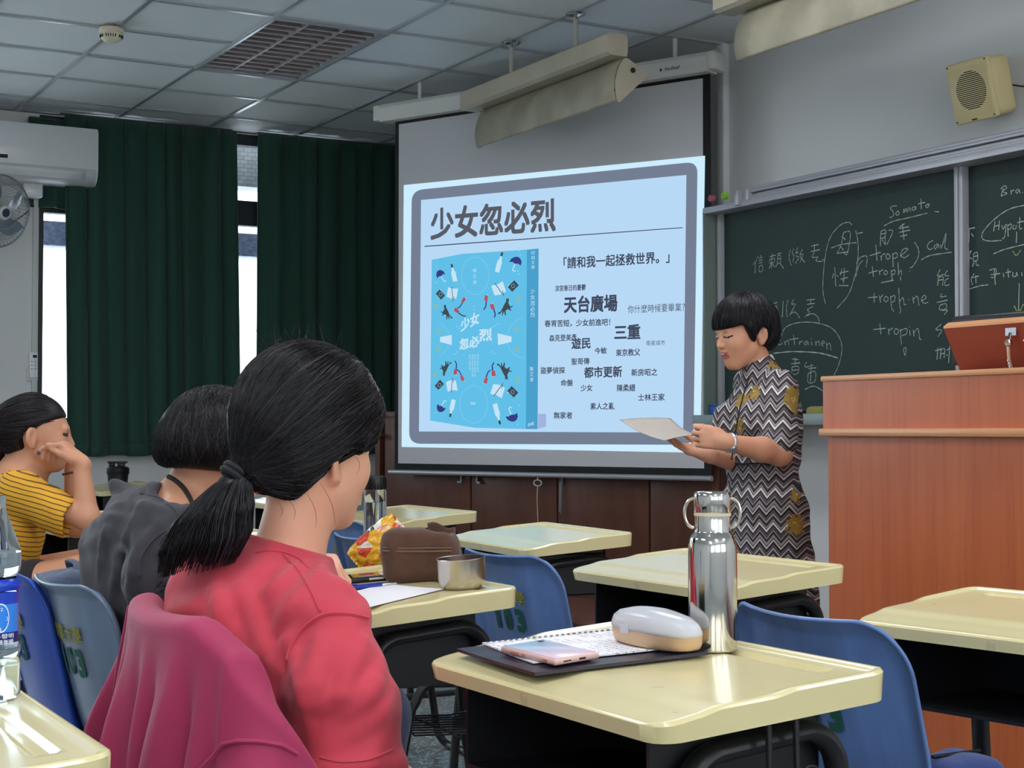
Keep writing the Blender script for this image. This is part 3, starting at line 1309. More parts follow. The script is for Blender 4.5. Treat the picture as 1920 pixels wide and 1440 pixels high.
umb = [(8, [(-10, 6), (-9, -1), (-5, -6), (0, -8), (5, -6), (9, -1), (10, 6), (5, 4), (0, 6), (-5, 4)]), (7, [(-.8, 5), (.8, 5), (.8, 17), (3, 19), (5, 17), (6, 18), (3, 21), (-.8, 18)]),
       (7, [(-3.2, 4), (-2.6, 4), (-.4, -7), (-1, -7)]), (7, [(3.2, 4), (2.6, 4), (.4, -7), (1, -7)])]
bot = [(7, [(-4, 18), (-4.3, 0), (-2, -5), (-1.6, -10), (1.6, -10), (2, -5), (4.3, 0), (4, 18)]), (9, [(-1.9, -10), (-1.9, -17), (1.9, -17), (1.9, -10)]), (11, [(-2.6, 1), (2.6, 1), (2.6, 2.6), (-2.6, 2.6)]), (11, [(-2.6, 10), (2.6, 10), (2.6, 12), (-2.6, 12)])]
note = [(7, [(-11, -9), (0, -8), (11, -11), (11, 9), (0, 12), (-11, 10)]), (9, [(-4, -11), (-3, -12), (4, 12), (3, 13)]), (9, [(5, 6), (6, 6), (5, 17), (4, 17)])]
camr = [(9, [(-9, -6), (9, -6), (9, 7), (-9, 7)]), (7, [(-8, -7.5), (-4, -7.5), (-4, -5), (-8, -5)])]
cat_ = [(9, [(-13, 10), (-9, 9), (-5, 3), (-2, -3), (2, -9), (2, -15), (4, -13), (7, -15), (7, -10), (6, -6), (10, 0), (15, -2), (14, 0), (9, 3), (12, 6), (10, 7), (5, 4), (1, 7), (2, 14), (0, 15), (-2, 8), (-5, 15), (-6, 14), (-5, 7), (-9, 12), (-13, 13)])]
scf = [(10, [(-5, -10), (3, -11), (5, 1), (-2, 3)]), (7, [(-5, -12), (-3, -12), (-3, -10), (-5, -10)]), (8, [(-1, 3), (2, 2.5), (4, 13), (10, 20), (8, 21), (2, 15)])]
shell_ = [(11, [(-2, 6), (-3, 0), (0, -6), (2.5, -1), (1, 5)])]
sun_ = [(11, [(4 * math.cos(i * .6283), 4.6 * math.sin(i * .6283)) for i in range(10)])]
for cx, cy, sx, sy, an in ((825, 513, .85, .9, -.45), (968, 489, 1.15, 1.0, .35), (826, 766, .85, -.9, -.45), (961, 783, 1.15, -1.0, .35)):
    motif(cx, cy, sx, sy, an, umb)
for cx, cy, sx, sy, an in ((850, 511, 1, .95, -.2), (937, 491, 1.05, 1.1, .28), (847, 766, 1, -.95, -.2), (933, 777, 1.05, -1.15, .28)):
    motif(cx, cy, sx, sy, an, bot)
for cx, cy, sx, sy, an in ((848, 549, .85, .95, .2), (935, 541, 1.05, 1.0, -.3), (847, 724, .85, -.95, .2), (933, 733, 1.05, -1.0, -.3)):
    motif(cx, cy, sx, sy, an, note)
for cx, cy, sx, sy, an in ((826, 552, .8, .9, .8), (962, 536, .95, 1.0, -.75), (824, 722, .8, -.9, .8), (961, 735, .95, -1.0, -.75)):
    motif(cx, cy, sx, sy, an, camr)
    ring(cx, cy, 3, 3.4, .7, 12, layer=8)
for cx, cy, sx, sy, an in ((838, 585, -.8, .95, 0), (947, 575, 1.0, 1.1, 0), (836, 691, -.8, -.95, 0), (945, 696, 1.0, -1.1, 0)):
    motif(cx, cy, sx, sy, an, cat_)
for cx, cy, sx, sy, an in ((868, 566, -.7, .8, -.4), (858, 585, .8, .8, -.7), (912, 563, -.8, .85, .1), (925, 578, -.9, .8, .5), (855, 694, -.8, -.8, .3), (866, 706, -.7, -.8, -.3), (924, 697, .9, -.8, .3), (911, 710, .8, -.85, -.1)):
    motif(cx, cy, sx, sy, an, scf)
for cx, cy in ((818, 574), (973, 560), (817, 701), (971, 711)):
    motif(cx, cy, 1.1, 1.1, .5, shell_)
for cx, cy in ((822, 621), (822, 654), (969, 617), (969, 655)):
    motif(cx, cy, .9, .9, 0, sun_)
spoly([(825, 632), (847, 628), (847, 647), (825, 641)], 7, 5)
spoly([(933, 625), (959, 631), (959, 641), (934, 647)], 7, 5)
r_ = random.Random(4)
for cx, cy in ((861, 615), (857, 612), (923, 614), (928, 611), (933, 607), (857, 660), (852, 664), (922, 660), (928, 663), (889, 575), (889, 581), (889, 587), (819, 500), (822, 506), (818, 530), (974, 470), (976, 478), (971, 508), (973, 514), (815, 774), (971, 796), (974, 760)):
    spoly([(cx + .9 * math.cos(i), cy + .9 * math.sin(i)) for i in range(6)], 7, 5)
stxt('少女', 864, 622, 898, 606, 22, 7, .06, 6)
stxt('忽必', 862, 656, 898, 649, 20, 7, .06, 6)
stxt('烈', 899, 640, 922, 638, 22, 7, .06, 6)
for i, ch in enumerate('陳又津'):
    stxt(ch, 887, 511 + 11 * i, 893, 510.5 + 11 * i, 7, 7, 0, 6)
for i, (x, y0, y1) in enumerate(((881, 665, 696), (886, 665, 707), (890.5, 665, 710), (896, 664, 699))):
    n_ = int((y1 - y0) / 4.2)
    for k in range(n_):
        stxt('夢城人雨紙光'[(i * 3 + k) % 6], x - 1.6, y0 + 4.2 * k + 3.4, x + 1.6, y0 + 4.2 * k + 3.3, 3.2, 7, 0, 6)
for i, ch in enumerate('少女忽必烈'):
    stxt(ch, 994.5, 551 + 11 * i, 1003, 550.6 + 11 * i, 9, 7, 0, 6)
for i, ch in enumerate('印刻文學'):
    stxt(ch, 996, 478 + 9 * i, 1002.5, 477.6 + 9 * i, 7, 7, 0, 6)
for i, ch in enumerate('陳又津'):
    stxt(ch, 993.5, 696 + 10 * i, 1000, 695.8 + 10 * i, 8, 7, 0, 6)
stxt('INK', 990, 800, 1002, 796, 6, 7, .02, 6)
stxt('INK', 883, 759, 892, 758.5, 5, 7, .02, 6)
sld.build('projected_slide', slide_mats, scr, smooth=0)

# ------------------------------------------------------------------ cabinets under the screen
M_cab = mat('dark_cabinet_wood', (92, 54, 40), 0.38, vary=0.22, vscale=3.0, stretch=(7, 7, 0.9))
M_gap = mat('cabinet_gap', (16, 11, 9), 0.8)
M_cab_edge = mat('cabinet_frame_wood', (84, 48, 36), 0.4, vary=0.15, vscale=4)
CO = -0.09                                   # cabinet front behind the cloth


def on_cab(px, py):
    return on_scr(px, py, CO)


edges = [1350, 1220, 1047, 885, 722]
ex = [on_cab(p, 1000)[0] for p in edges]
czt = on_cab(728, 772)[1]
labs = ['dark wooden cabinet under the screen, nearest the standing presenter', 'dark wooden cabinet under the screen with a hook latch and hanging string',
        'dark wooden cabinet under the screen behind the pull cord ring', 'dark wooden cabinet at the window end of the row under the screen']
for i in range(4):
    x0, x1 = ex[i] + .002, ex[i + 1] - .002
    t = thing('cabinet', labs[i], 'cabinet', (SCR_R.x, SCR_R.y, 0), ROT_S, 'cabinets under the projection screen')
    b = MB()
    dz = .2

    def back(x):
        p_ = SCR_R + SD * x + SN * CO
        return min(.40, (U_BOARD - .01 - UV(p_)[0]) / -SN.dot(AX))
    pl = [(x0, SGN * (CO - .011)), (x1, SGN * (CO - .011)), (x1, SGN * (CO - back(x1))), (x0, SGN * (CO - back(x0)))]
    if SGN > 0:
        pl = pl[::-1]
    b.prism(pl, czt - .03 - dz, Matrix.Translation((0, 0, dz)))
    b.build('body', M_cab_edge, t, smooth=0)
    pl = [(p_[0], p_[1] + (SGN * .02 if abs(p_[1] - SGN * (CO - .011)) < 1e-6 else 0)) for p_ in pl]
    MB().prism(pl, .03, Matrix.Translation((0, 0, czt - .03))).build('top', M_cab_edge, t, smooth=0)
    b = MB().box(((x0 + x1) / 2, SGN * (CO - .003), dz + .055), (x1 - x0, .012, .11))
    b.build('plinth', M_cab_edge, t, smooth=0)
    nd = 1
    for k in range(nd):
        a = x0 + (x1 - x0) * k / nd + .003
        c_ = x0 + (x1 - x0) * (k + 1) / nd - .003
        b = MB().box(((a + c_) / 2, SGN * (CO), (dz + .115 + czt - .035) / 2), (c_ - a, .02, czt - .035 - dz - .115), bev=.002)
        d_ = b.build('door', M_cab, t)
        hx = a + .05 if i == 3 else c_ - .05
        if i in (2, 3):
            hz = on_cab(868, 897)[1]
            h = MB().box((hx, SGN * (CO + .022), hz), (.012, .02, .05), bev=.003)
            h.box((hx + (.012 if i == 3 else -.012), SGN * (CO + .026), hz - .02), (.03, .012, .012), bev=.003)
            h.build('handle', M_alu, d_)
        if i == 1:
            hz = on_cab(1057, 903)[1]
            h = MB().box((c_ - .03, SGN * (CO + .015), hz + .01), (.014, .012, .05), bev=.003)
            h.tube([(c_ - .03, SGN * (CO + .025), hz), (c_ - .032, SGN * (CO + .03), hz - .1), (c_ - .03, SGN * (CO + .028), hz - .17)], .0022, 6)
            h.tube([(c_ - .022, SGN * (CO + .025), hz), (c_ - .02, SGN * (CO + .028), hz - .16)], .0022, 6)
            h.build('latch', M_alu, d_)
# post at the window end
x_ = on_cab(722, 830)[0] + .02
b = MB().box((x_ + .02, SGN * (CO - .16), (.2 + czt) / 2), (.035, .36, czt - .2))
t = thing('cabinet_post', 'narrow brown end panel with a ledge beside the window end of the cabinets', 'panel', (SCR_R.x, SCR_R.y, 0), ROT_S)
b.build('panel', M_cab_edge, t, smooth=0)
z_ = on_cab(728, 816)[1]
MB().box((x_ + .02, SGN * (CO - .13), z_), (.06, .40, .024), bev=.004).build('ledge', M_cab, t)

# ------------------------------------------------------------------ chalkboard
UBF, UBP = 4.53, 4.62


def on_board(px, py, u=UBP):
    p = PP(px, py, R(u, 0), AX)
    return UV(p)[1], p.z


M_board = mat('chalkboard_green', (28, 48, 46), 0.62, vary=0.10, vscale=1.6, bump=0.05, bscale=120)
M_bframe = mat('board_frame_aluminium', (172, 174, 180), 0.4, 0.25, vary=0.05, vscale=5)
M_bside = mat('board_side_grey_green', (112, 126, 120), 0.45, 0.2)
M_chalk = mat('chalk_white', (168, 182, 168), 0.95)
M_chalky = mat('chalk_yellow', (160, 168, 104), 0.95)
bd = thing('chalkboard', 'wide dark green sliding chalkboard with chalk writing and aluminium rails', 'chalkboard', R(0, 0, 0), TH)
vl = on_board(1356, 500)[0]
vl_out = on_board(1320, 560, UBF)[0]
v_end = vl - 4.2
z_top = on_board(1560, 361)[1]
z_bot = on_board(1505, 770)[1]
vm = on_board(1794, 400, UBP - .03)[0]
MB().box((U_BOARD - .05, (vl_out + v_end) / 2, (z_top + z_bot) / 2), (.09, vl_out - v_end - .02, z_top - z_bot)).build('backing', mat('board_backing', (120, 120, 124), 0.6), bd, smooth=0)
MB().box((UBP + .02, (vl + vm) / 2, (z_top + z_bot) / 2), (.03, vl - vm, z_top - z_bot)).build('board_panel', M_board, bd, smooth=0)
MB().box((UBP + .03, (vm + v_end) / 2, (z_top + z_bot) / 2), (.03, vm - v_end, z_top - z_bot)).build('board_panel', M_board, bd, smooth=0)
for du_, dv_, wd_ in ((0, vl + .008, .022), (0, vm + .012, .018), (.005, vm - .010, .020)):
    MB().box((UBP + du_, dv_, (z_top + z_bot) / 2), (.05, wd_, z_top - z_bot), bev=.003).build('panel_stile', M_bframe, bd)
b = MB()
b.box(((UBF + U_BOARD) / 2, vl_out + .004, (z_top + z_bot) / 2 - .02), (U_BOARD - UBF, .012, z_top - z_bot + .06), bev=.002)
b.build('side_plate', M_bside, bd)
zr0 = on_board(1396, 386, UBF)[1]
zr1 = on_board(1396, 349, UBF)[1]
rail = MB()
v0r, v1r = vl_out + .01, v_end
hh = zr1 - zr0
rail.box(((UBF + U_BOARD) / 2, (v0r + v1r) / 2, zr0 + hh * .16), (U_BOARD - UBF, v0r - v1r, hh * .32), bev=.003)
v0s = on_board(1398, 365, UBF)[0]
for i, (a, d_) in enumerate(((.40, .02), (.56, .035), (.74, .02), (.92, .035))):
    rail.box(((UBF + d_ + U_BOARD) / 2, (v0s + v1r) / 2, zr0 + hh * a), (U_BOARD - UBF - d_, v0s - v1r, hh * .145), bev=.002)
rail.build('top_rail', M_bframe, bd)
st = MB()
va, zb_ = on_board(1386, 378, UBF)
st.box((UBF - .004, va, zr0 + hh * .45), (.03, .03, hh * .75), bev=.002)
st.box((UBF + .06, va - .03, zr0 + hh * .6), (.10, .05, hh * .55), bev=.002)
st.build('rail_stop', M_bframe, bd)
tr = MB()
zt_ = on_board(1505, 776, UBF - .02)[1]
tr.box(((UBF - .03 + U_BOARD) / 2, (vl_out + .05 + v_end) / 2, zt_ - .035), (U_BOARD - UBF + .03, vl_out + .05 - v_end, .016), bev=.002)
tr.box((UBF - .03, (vl_out + .05 + v_end) / 2, zt_ - .024), (.012, vl_out + .05 - v_end, .05), bev=.003)
tr.box(((UBF + .02), (vl_out + v_end) / 2, zt_ - .015), (.02, vl_out - v_end, .03), bev=.002)
tr.build('chalk_tray', mat('tray_grey_green', (150, 160, 156), 0.4, 0.35), bd)
ZTRAY = zt_ - .027

# chalk writing, stroke by stroke (coordinates read off the photograph, then laid on the board face)
CW = MB()


def bpt(px, py, u):
    v, z = on_board(px, py, u)
    return Vector((u, v, z))


def stroke(pts, w=0.0042, mi=0, n=5):
    u = UBP + .0042 if pts[0][0] < 1794 else UBP + .0142
    pp = spline(pts, n) if len(pts) > 2 else [np.array(p, float) for p in pts]
    P3 = [bpt(float(q[0]), float(q[1]), u) for q in pp]
    CW.mi = mi
    vs, fs = [], []
    for i, p in enumerate(P3):
        d = (P3[min(i + 1, len(P3) - 1)] - P3[max(i - 1, 0)])
        nrm = Vector((0, -d.z, d.y))
        nrm = nrm.normalized() if nrm.length > 1e-9 else Vector((0, 0, 1))
        ww = w * (0.75 + .35 * math.sin(i * 2.1))
        vs += [p + nrm * ww / 2, p - nrm * ww / 2]
    for i in range(len(P3) - 1):
        fs.append((2 * i, 2 * i + 1, 2 * i + 3, 2 * i + 2))
    CW.add(vs, fs)


def zs(pts):
    """from the enlarged view of the board to picture coordinates"""
    return [(1340 + x / 3.3103, 250 + y / 3.3103) for x, y in pts]


Z = lambda *p, **k: stroke(zs(p), **k)


def flush():
    global CW
    CW.build('chalk_writing', [M_chalk, M_chalky], bd, smooth=0)
    CW = MB()


# 'Somato'
Z((1130, 450), (1105, 452), (1090, 465), (1105, 482), (1112, 505), (1095, 522), (1085, 520))
Z((1140, 480), (1125, 495), (1130, 508), (1145, 500), (1140, 480))
Z((1170, 495), (1175, 468), (1178, 490), (1190, 465), (1195, 488), (1208, 460), (1215, 485))
Z((1245, 455), (1228, 460), (1225, 475), (1240, 475), (1248, 455), (1250, 475))
Z((1280, 405), (1282, 470)); Z((1262, 438), (1305, 428))
Z((1318, 440), (1308, 452), (1318, 460), (1330, 450), (1320, 440), (1335, 440))
Z((1050, 575), (1110, 545), (1200, 525), (1320, 495)); Z((1365, 485), (1392, 488))
flush()
# left row of signs
Z((270, 760), (255, 795), (238, 815)); Z((253, 795), (250, 870))
Z((275, 775), (296, 770)); Z((272, 790), (298, 786)); Z((274, 805), (296, 801)); Z((278, 822), (276, 858), (296, 852), (296, 820), (278, 822)); Z((284, 755), (288, 765))
Z((340, 765), (378, 757)); Z((356, 745), (352, 835)); Z((342, 782), (370, 776), (368, 800), (342, 804), (342, 782)); Z((352, 805), (338, 838)); Z((355, 808), (372, 828))
Z((388, 750), (412, 742)); Z((392, 760), (390, 805), (408, 800), (408, 758), (392, 760)); Z((391, 780), (407, 777)); Z((392, 805), (378, 830)); Z((405, 806), (428, 838))
Z((470, 720), (462, 770), (475, 820)); Z((490, 715), (482, 745), (492, 760), (485, 800)); Z((515, 708), (505, 740)); Z((500, 745), (520, 738)); Z((505, 760), (522, 772), (500, 808)); Z((545, 720), (528, 755), (548, 750), (530, 800)); Z((530, 765), (560, 802))
Z((600, 700), (645, 690)); Z((620, 690), (618, 735)); Z((595, 735), (652, 722)); Z((618, 740), (605, 770), (640, 768), (628, 790), (660, 795), (680, 780))
flush()
# tall loop with two signs
Z((852, 568), (830, 552), (780, 570), (720, 640), (690, 740), (675, 870), (672, 980), (688, 1060))
Z((875, 600), (890, 680), (888, 780), (872, 880), (830, 1000), (760, 1085)); Z((885, 622), (918, 615))
Z((800, 615), (785, 690), (760, 745)); Z((800, 615), (840, 612), (835, 690), (820, 752), (800, 740)); Z((722, 712), (790, 690), (880, 678)); Z((790, 640), (812, 660)); Z((780, 700), (800, 725)); Z((758, 745), (830, 735))
Z((745, 830), (752, 950)); Z((730, 900), (738, 870)); Z((758, 880), (766, 890)); Z((790, 840), (780, 880)); Z((775, 868), (830, 855)); Z((805, 835), (800, 930)); Z((780, 905), (825, 895)); Z((770, 945), (830, 945)); Z((790, 915), (800, 908), (800, 930))
flush()
# 'trope) cal'
Z((1000, 690), (1008, 790)); Z((962, 760), (1030, 738)); Z((1030, 760), (1036, 790)); Z((1034, 768), (1048, 748), (1060, 750))
Z((1075, 745), (1062, 765), (1075, 782), (1090, 765), (1075, 745)); Z((1105, 745), (1108, 830)); Z((1106, 750), (1130, 742), (1132, 768), (1108, 778)); Z((1150, 762), (1185, 735), (1200, 715), (1170, 720), (1155, 755), (1178, 772), (1208, 752))
Z((1240, 675), (1265, 720), (1262, 770), (1230, 825), (1212, 835)); Z((1208, 856), (1211, 858))
Z((1355, 665), (1330, 680), (1320, 705), (1335, 722), (1352, 712)); Z((1385, 685), (1362, 700), (1370, 718), (1388, 690), (1392, 712)); Z((1402, 690), (1408, 710), (1436, 620), (1428, 705), (1448, 722)); Z((1282, 785), (1340, 758), (1470, 738))
Z((1030, 640), (1028, 700)); Z((1032, 608), (1060, 600), (1058, 640), (1032, 650), (1032, 608)); Z((1034, 626), (1058, 620)); Z((1056, 640), (1060, 690), (1040, 660)); Z((1080, 600), (1105, 610), (1070, 690))
Z((1140, 590), (1205, 580)); Z((1165, 560), (1175, 660)); Z((1145, 615), (1212, 600)); Z((1150, 640), (1195, 630)); Z((1180, 560), (1150, 580))
Z((880, 808), (905, 770), (945, 765), (940, 830)); Z((875, 890), (895, 820), (918, 790))
flush()
# 'troph'
Z((978, 825), (985, 890)); Z((955, 868), (1010, 852)); Z((1020, 850), (1026, 878)); Z((1023, 860), (1045, 845)); Z((1060, 850), (1050, 868), (1062, 878), (1074, 862), (1060, 850)); Z((1095, 850), (1102, 912)); Z((1096, 856), (1118, 848), (1116, 872), (1098, 878)); Z((1138, 800), (1142, 880)); Z((1142, 865), (1158, 850), (1160, 880)); Z((1032, 928), (1110, 912)); Z((1152, 890), (1156, 912))
flush()
# 'trophine'
Z((990, 990), (990, 1050)); Z((950, 1020), (1010, 1015)); Z((1022, 1005), (1030, 1050)); Z((1026, 1025), (1045, 1002)); Z((1062, 1010), (1050, 1032), (1066, 1046), (1078, 1025), (1062, 1010)); Z((1092, 1010), (1098, 1080), (1112, 1105)); Z((1094, 1015), (1118, 1008), (1116, 1040), (1098, 1048)); Z((1142, 960), (1148, 1065), (1155, 1100), (1146, 1118)); Z((1150, 1040), (1170, 1020), (1176, 1062), (1190, 1060)); Z((1202, 1030), (1206, 1034)); Z((1228, 1015), (1236, 1055)); Z((1234, 1030), (1258, 1012), (1268, 1068)); Z((1282, 1042), (1312, 1022), (1300, 1005), (1284, 1030), (1300, 1055), (1325, 1048))
flush()
# 'tropin'
Z((1025, 1180), (1032, 1248)); Z((985, 1218), (1060, 1210)); Z((1078, 1210), (1082, 1250)); Z((1080, 1225), (1105, 1208)); Z((1125, 1210), (1112, 1235), (1130, 1248), (1142, 1225), (1125, 1210)); Z((1152, 1215), (1156, 1280), (1160, 1310)); Z((1154, 1222), (1192, 1212), (1190, 1245), (1160, 1255)); Z((1210, 1222), (1214, 1255)); Z((1208, 1200), (1211, 1203)); Z((1232, 1220), (1238, 1260)); Z((1236, 1238), (1262, 1212), (1272, 1275), (1284, 1278)); Z((1180, 1378), (1172, 1340), (1186, 1330), (1188, 1350), (1182, 1380))
flush()
# signs down the right edge of the first panel
Z((1400, 845), (1382, 885), (1420, 875)); Z((1388, 895), (1384, 945)); Z((1390, 895), (1418, 890), (1414, 945)); Z((1388, 912), (1414, 908)); Z((1445, 850), (1428, 880), (1455, 885)); Z((1450, 900), (1430, 915), (1432, 945), (1458, 938))
Z((1410, 995), (1402, 1015), (1438, 1010)); Z((1380, 1050), (1445, 1035)); Z((1400, 1065), (1396, 1095), (1435, 1088), (1435, 1058), (1400, 1065)); Z((1415, 1100), (1445, 1098), (1425, 1125))
Z((1405, 1185), (1372, 1218), (1410, 1222), (1385, 1262)); Z((1450, 1190), (1455, 1205))
Z((1385, 1330), (1380, 1405)); Z((1368, 1350), (1402, 1340)); Z((1405, 1330), (1400, 1400)); Z((1405, 1345), (1428, 1338), (1424, 1395)); Z((1402, 1370), (1426, 1365)); Z((1440, 1345), (1462, 1335)); Z((1458, 1320), (1452, 1425)); Z((1438, 1372), (1445, 1380))
flush()
# lower left lines
Z((365, 1055), (388, 1050)); Z((370, 1072), (385, 1070)); Z((368, 1085), (388, 1082), (384, 1142)); Z((425, 1040), (420, 1140)); Z((455, 1035), (445, 1080), (450, 1140)); Z((490, 1030), (478, 1060), (500, 1062), (465, 1130)); Z((470, 1120), (500, 1110), (528, 1145))
Z((570, 1035), (620, 1030)); Z((598, 1030), (594, 1060)); Z((572, 1062), (620, 1055)); Z((610, 1075), (575, 1095), (590, 1110), (560, 1140)); Z((575, 1130), (610, 1120), (640, 1140), (650, 1175))
Z((412, 1262), (440, 1205), (520, 1175), (620, 1175), (720, 1205), (775, 1270), (790, 1350), (765, 1450), (740, 1500))
Z((390, 1300), (410, 1285), (402, 1270), (388, 1290), (398, 1312), (420, 1305)); Z((432, 1290), (440, 1315)); Z((438, 1298), (455, 1285), (460, 1312)); Z((490, 1250), (496, 1312)); Z((462, 1282), (520, 1272)); Z((525, 1290), (528, 1312)); Z((527, 1300), (545, 1288)); Z((575, 1288), (555, 1300), (565, 1314), (578, 1295), (582, 1314)); Z((600, 1292), (604, 1315)); Z((597, 1275), (600, 1277)); Z((625, 1292), (630, 1318)); Z((629, 1300), (646, 1290), (650, 1318)); Z((662, 1308), (682, 1298), (672, 1288), (662, 1305), (675, 1322)); Z((692, 1300), (698, 1340)); Z((696, 1312), (715, 1305), (722, 1345))
Z((365, 1365), (480, 1355), (620, 1360), (700, 1375), (765, 1395), w=.006)
Z((480, 1400), (520, 1405)); Z((498, 1390), (500, 1440)); Z((475, 1430), (530, 1425)); Z((480, 1450), (520, 1448), (515, 1490), (482, 1492), (480, 1450)); Z((482, 1470), (516, 1468))
Z((570, 1420), (560, 1450), (610, 1440)); Z((580, 1460), (630, 1455)); Z((600, 1430), (595, 1540)); Z((580, 1490), (625, 1480), (620, 1540), (580, 1545), (580, 1490)); Z((560, 1590), (620, 1570), (700, 1620))
flush()
# second panel
Z((1545, 600), (1615, 585)); Z((1580, 595), (1578, 675)); Z((1592, 620), (1606, 640))
Z((1570, 740), (1595, 730)); Z((1590, 735), (1565, 790)); Z((1580, 765), (1578, 830)); Z((1584, 770), (1596, 780)); Z((1608, 745), (1606, 790), (1630, 785), (1630, 740), (1608, 745)); Z((1608, 765), (1630, 760)); Z((1612, 792), (1600, 828)); Z((1622, 792), (1626, 818), (1642, 818))
Z((1610, 870), (1592, 905), (1600, 940)); Z((1600, 895), (1640, 885)); Z((1620, 880), (1622, 930)); Z((1558, 975), (1640, 948), (1697, 940))
Z((1790, 340), (1778, 390)); Z((1775, 345), (1800, 325), (1812, 340), (1785, 360), (1815, 372), (1780, 388)); Z((1838, 352), (1842, 378)); Z((1840, 362), (1858, 350)); Z((1885, 345), (1868, 358), (1878, 372), (1890, 350), (1896, 372)); Z((1910, 366), (1913, 368))
Z((1740, 545), (1732, 608)); Z((1768, 540), (1762, 600)); Z((1735, 578), (1768, 570)); Z((1782, 570), (1790, 595), (1808, 565), (1800, 640), (1785, 655)); Z((1818, 565), (1822, 640)); Z((1820, 572), (1840, 562), (1838, 590), (1822, 598)); Z((1858, 568), (1850, 590), (1868, 592), (1872, 568)); Z((1895, 520), (1892, 590), (1908, 588)); Z((1878, 555), (1918, 545))
Z((1930, 445), (1830, 470), (1740, 530), (1670, 605), (1660, 650), (1700, 668), (1780, 665)); Z((1730, 748), (1800, 720), (1920, 690)); Z((1875, 610), (1872, 680)); Z((1850, 730), (1872, 758), (1900, 725), mi=1)
Z((1705, 850), (1745, 842), (1740, 890), (1712, 895)); Z((1735, 845), (1742, 940)); Z((1712, 878), (1770, 870)); Z((1790, 868), (1796, 892)); Z((1820, 840), (1824, 895)); Z((1805, 865), (1840, 858)); Z((1852, 862), (1850, 885), (1868, 888), (1874, 862), (1880, 888)); Z((1905, 862), (1908, 885))
Z((1890, 930), (1886, 1110)); Z((1858, 1070), (1886, 1112), (1916, 1060), mi=1, w=.006)
flush()

# small things on the tray and rail
vb, zb_ = on_board(1354, 770, UBF + .06)
M_blue = mat('blue_plastic', (34, 92, 170), 0.4)
t = thing('chalk_box', 'small bright blue box on the chalkboard tray beside the presenter', 'box', R(UBF + .045, vb, ZTRAY + .001), TH)
MB().box((0, 0, .035), (.06, .085, .07), bev=.004).build('box', M_blue, t)
MB().box((0, 0, .0735), (.064, .089, .007), bev=.002).build('lid', M_blue, t)
vb, zb_ = on_board(1537, 770, UBF + .06)
er = MB().box((0, 0, .03), (.06, .1, .06), bev=.02, seg=3)
er = er.build('sponge', mat('yellow_sponge', (150, 142, 84), 0.9, bump=.5, bscale=150), None, loc=R(UBF + .045, vb, ZTRAY + .001), rotz=TH)
tag(er, 'worn yellowish sponge on the chalkboard tray next to the lectern', 'sponge')
for (px, py, col, lab) in ((1335, 372, (176, 92, 104), 'round pink magnet on the left end of the chalkboard rail'), (1359, 367, (150, 214, 60), 'round bright green magnet on the left end of the chalkboard rail')):
    vb, zb_ = on_board(px, py, UBF)
    t = thing('magnet', lab, 'magnet', R(UBF, vb, zb_), TH, 'magnets on the chalkboard rail')
    Mx = Matrix.Rotation(-PI / 2, 4, 'Y')
    m_ = mat('magnet_' + str(px), col, 0.4)
    MB().lathe([(.017, -.01), (.017, .008), (.015, .012)], 24, Mx).build('disc', m_, t)
    MB().lathe([(.011, .012), (.0105, .0145)], 24, Mx).build('cap', mat('magnet_cap_' + str(px), tuple(int(c * .8) for c in col), 0.4), t)

# vertical duct on the wall between the screen case and the board rail
vd_, _z = on_board(1353, 250, U_BOARD - .03)
structure(MB().box((U_BOARD - .02, vd_, (zr1 + CEIL) / 2), (.04, .055, CEIL - zr1), bev=.004).build('trim_3', M_wall, rotz=TH))
# ------------------------------------------------------------------ pendant board lights
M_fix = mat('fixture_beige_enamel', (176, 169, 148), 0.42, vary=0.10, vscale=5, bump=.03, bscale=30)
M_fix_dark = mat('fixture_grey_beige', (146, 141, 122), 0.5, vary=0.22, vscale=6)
M_stem = mat('fixture_stem', (178, 172, 164), 0.4)
M_chrome = mat('chrome', (200, 200, 205), 0.15, 1.0)
M_tube = mat('white_tube', (235, 240, 240), 0.3)


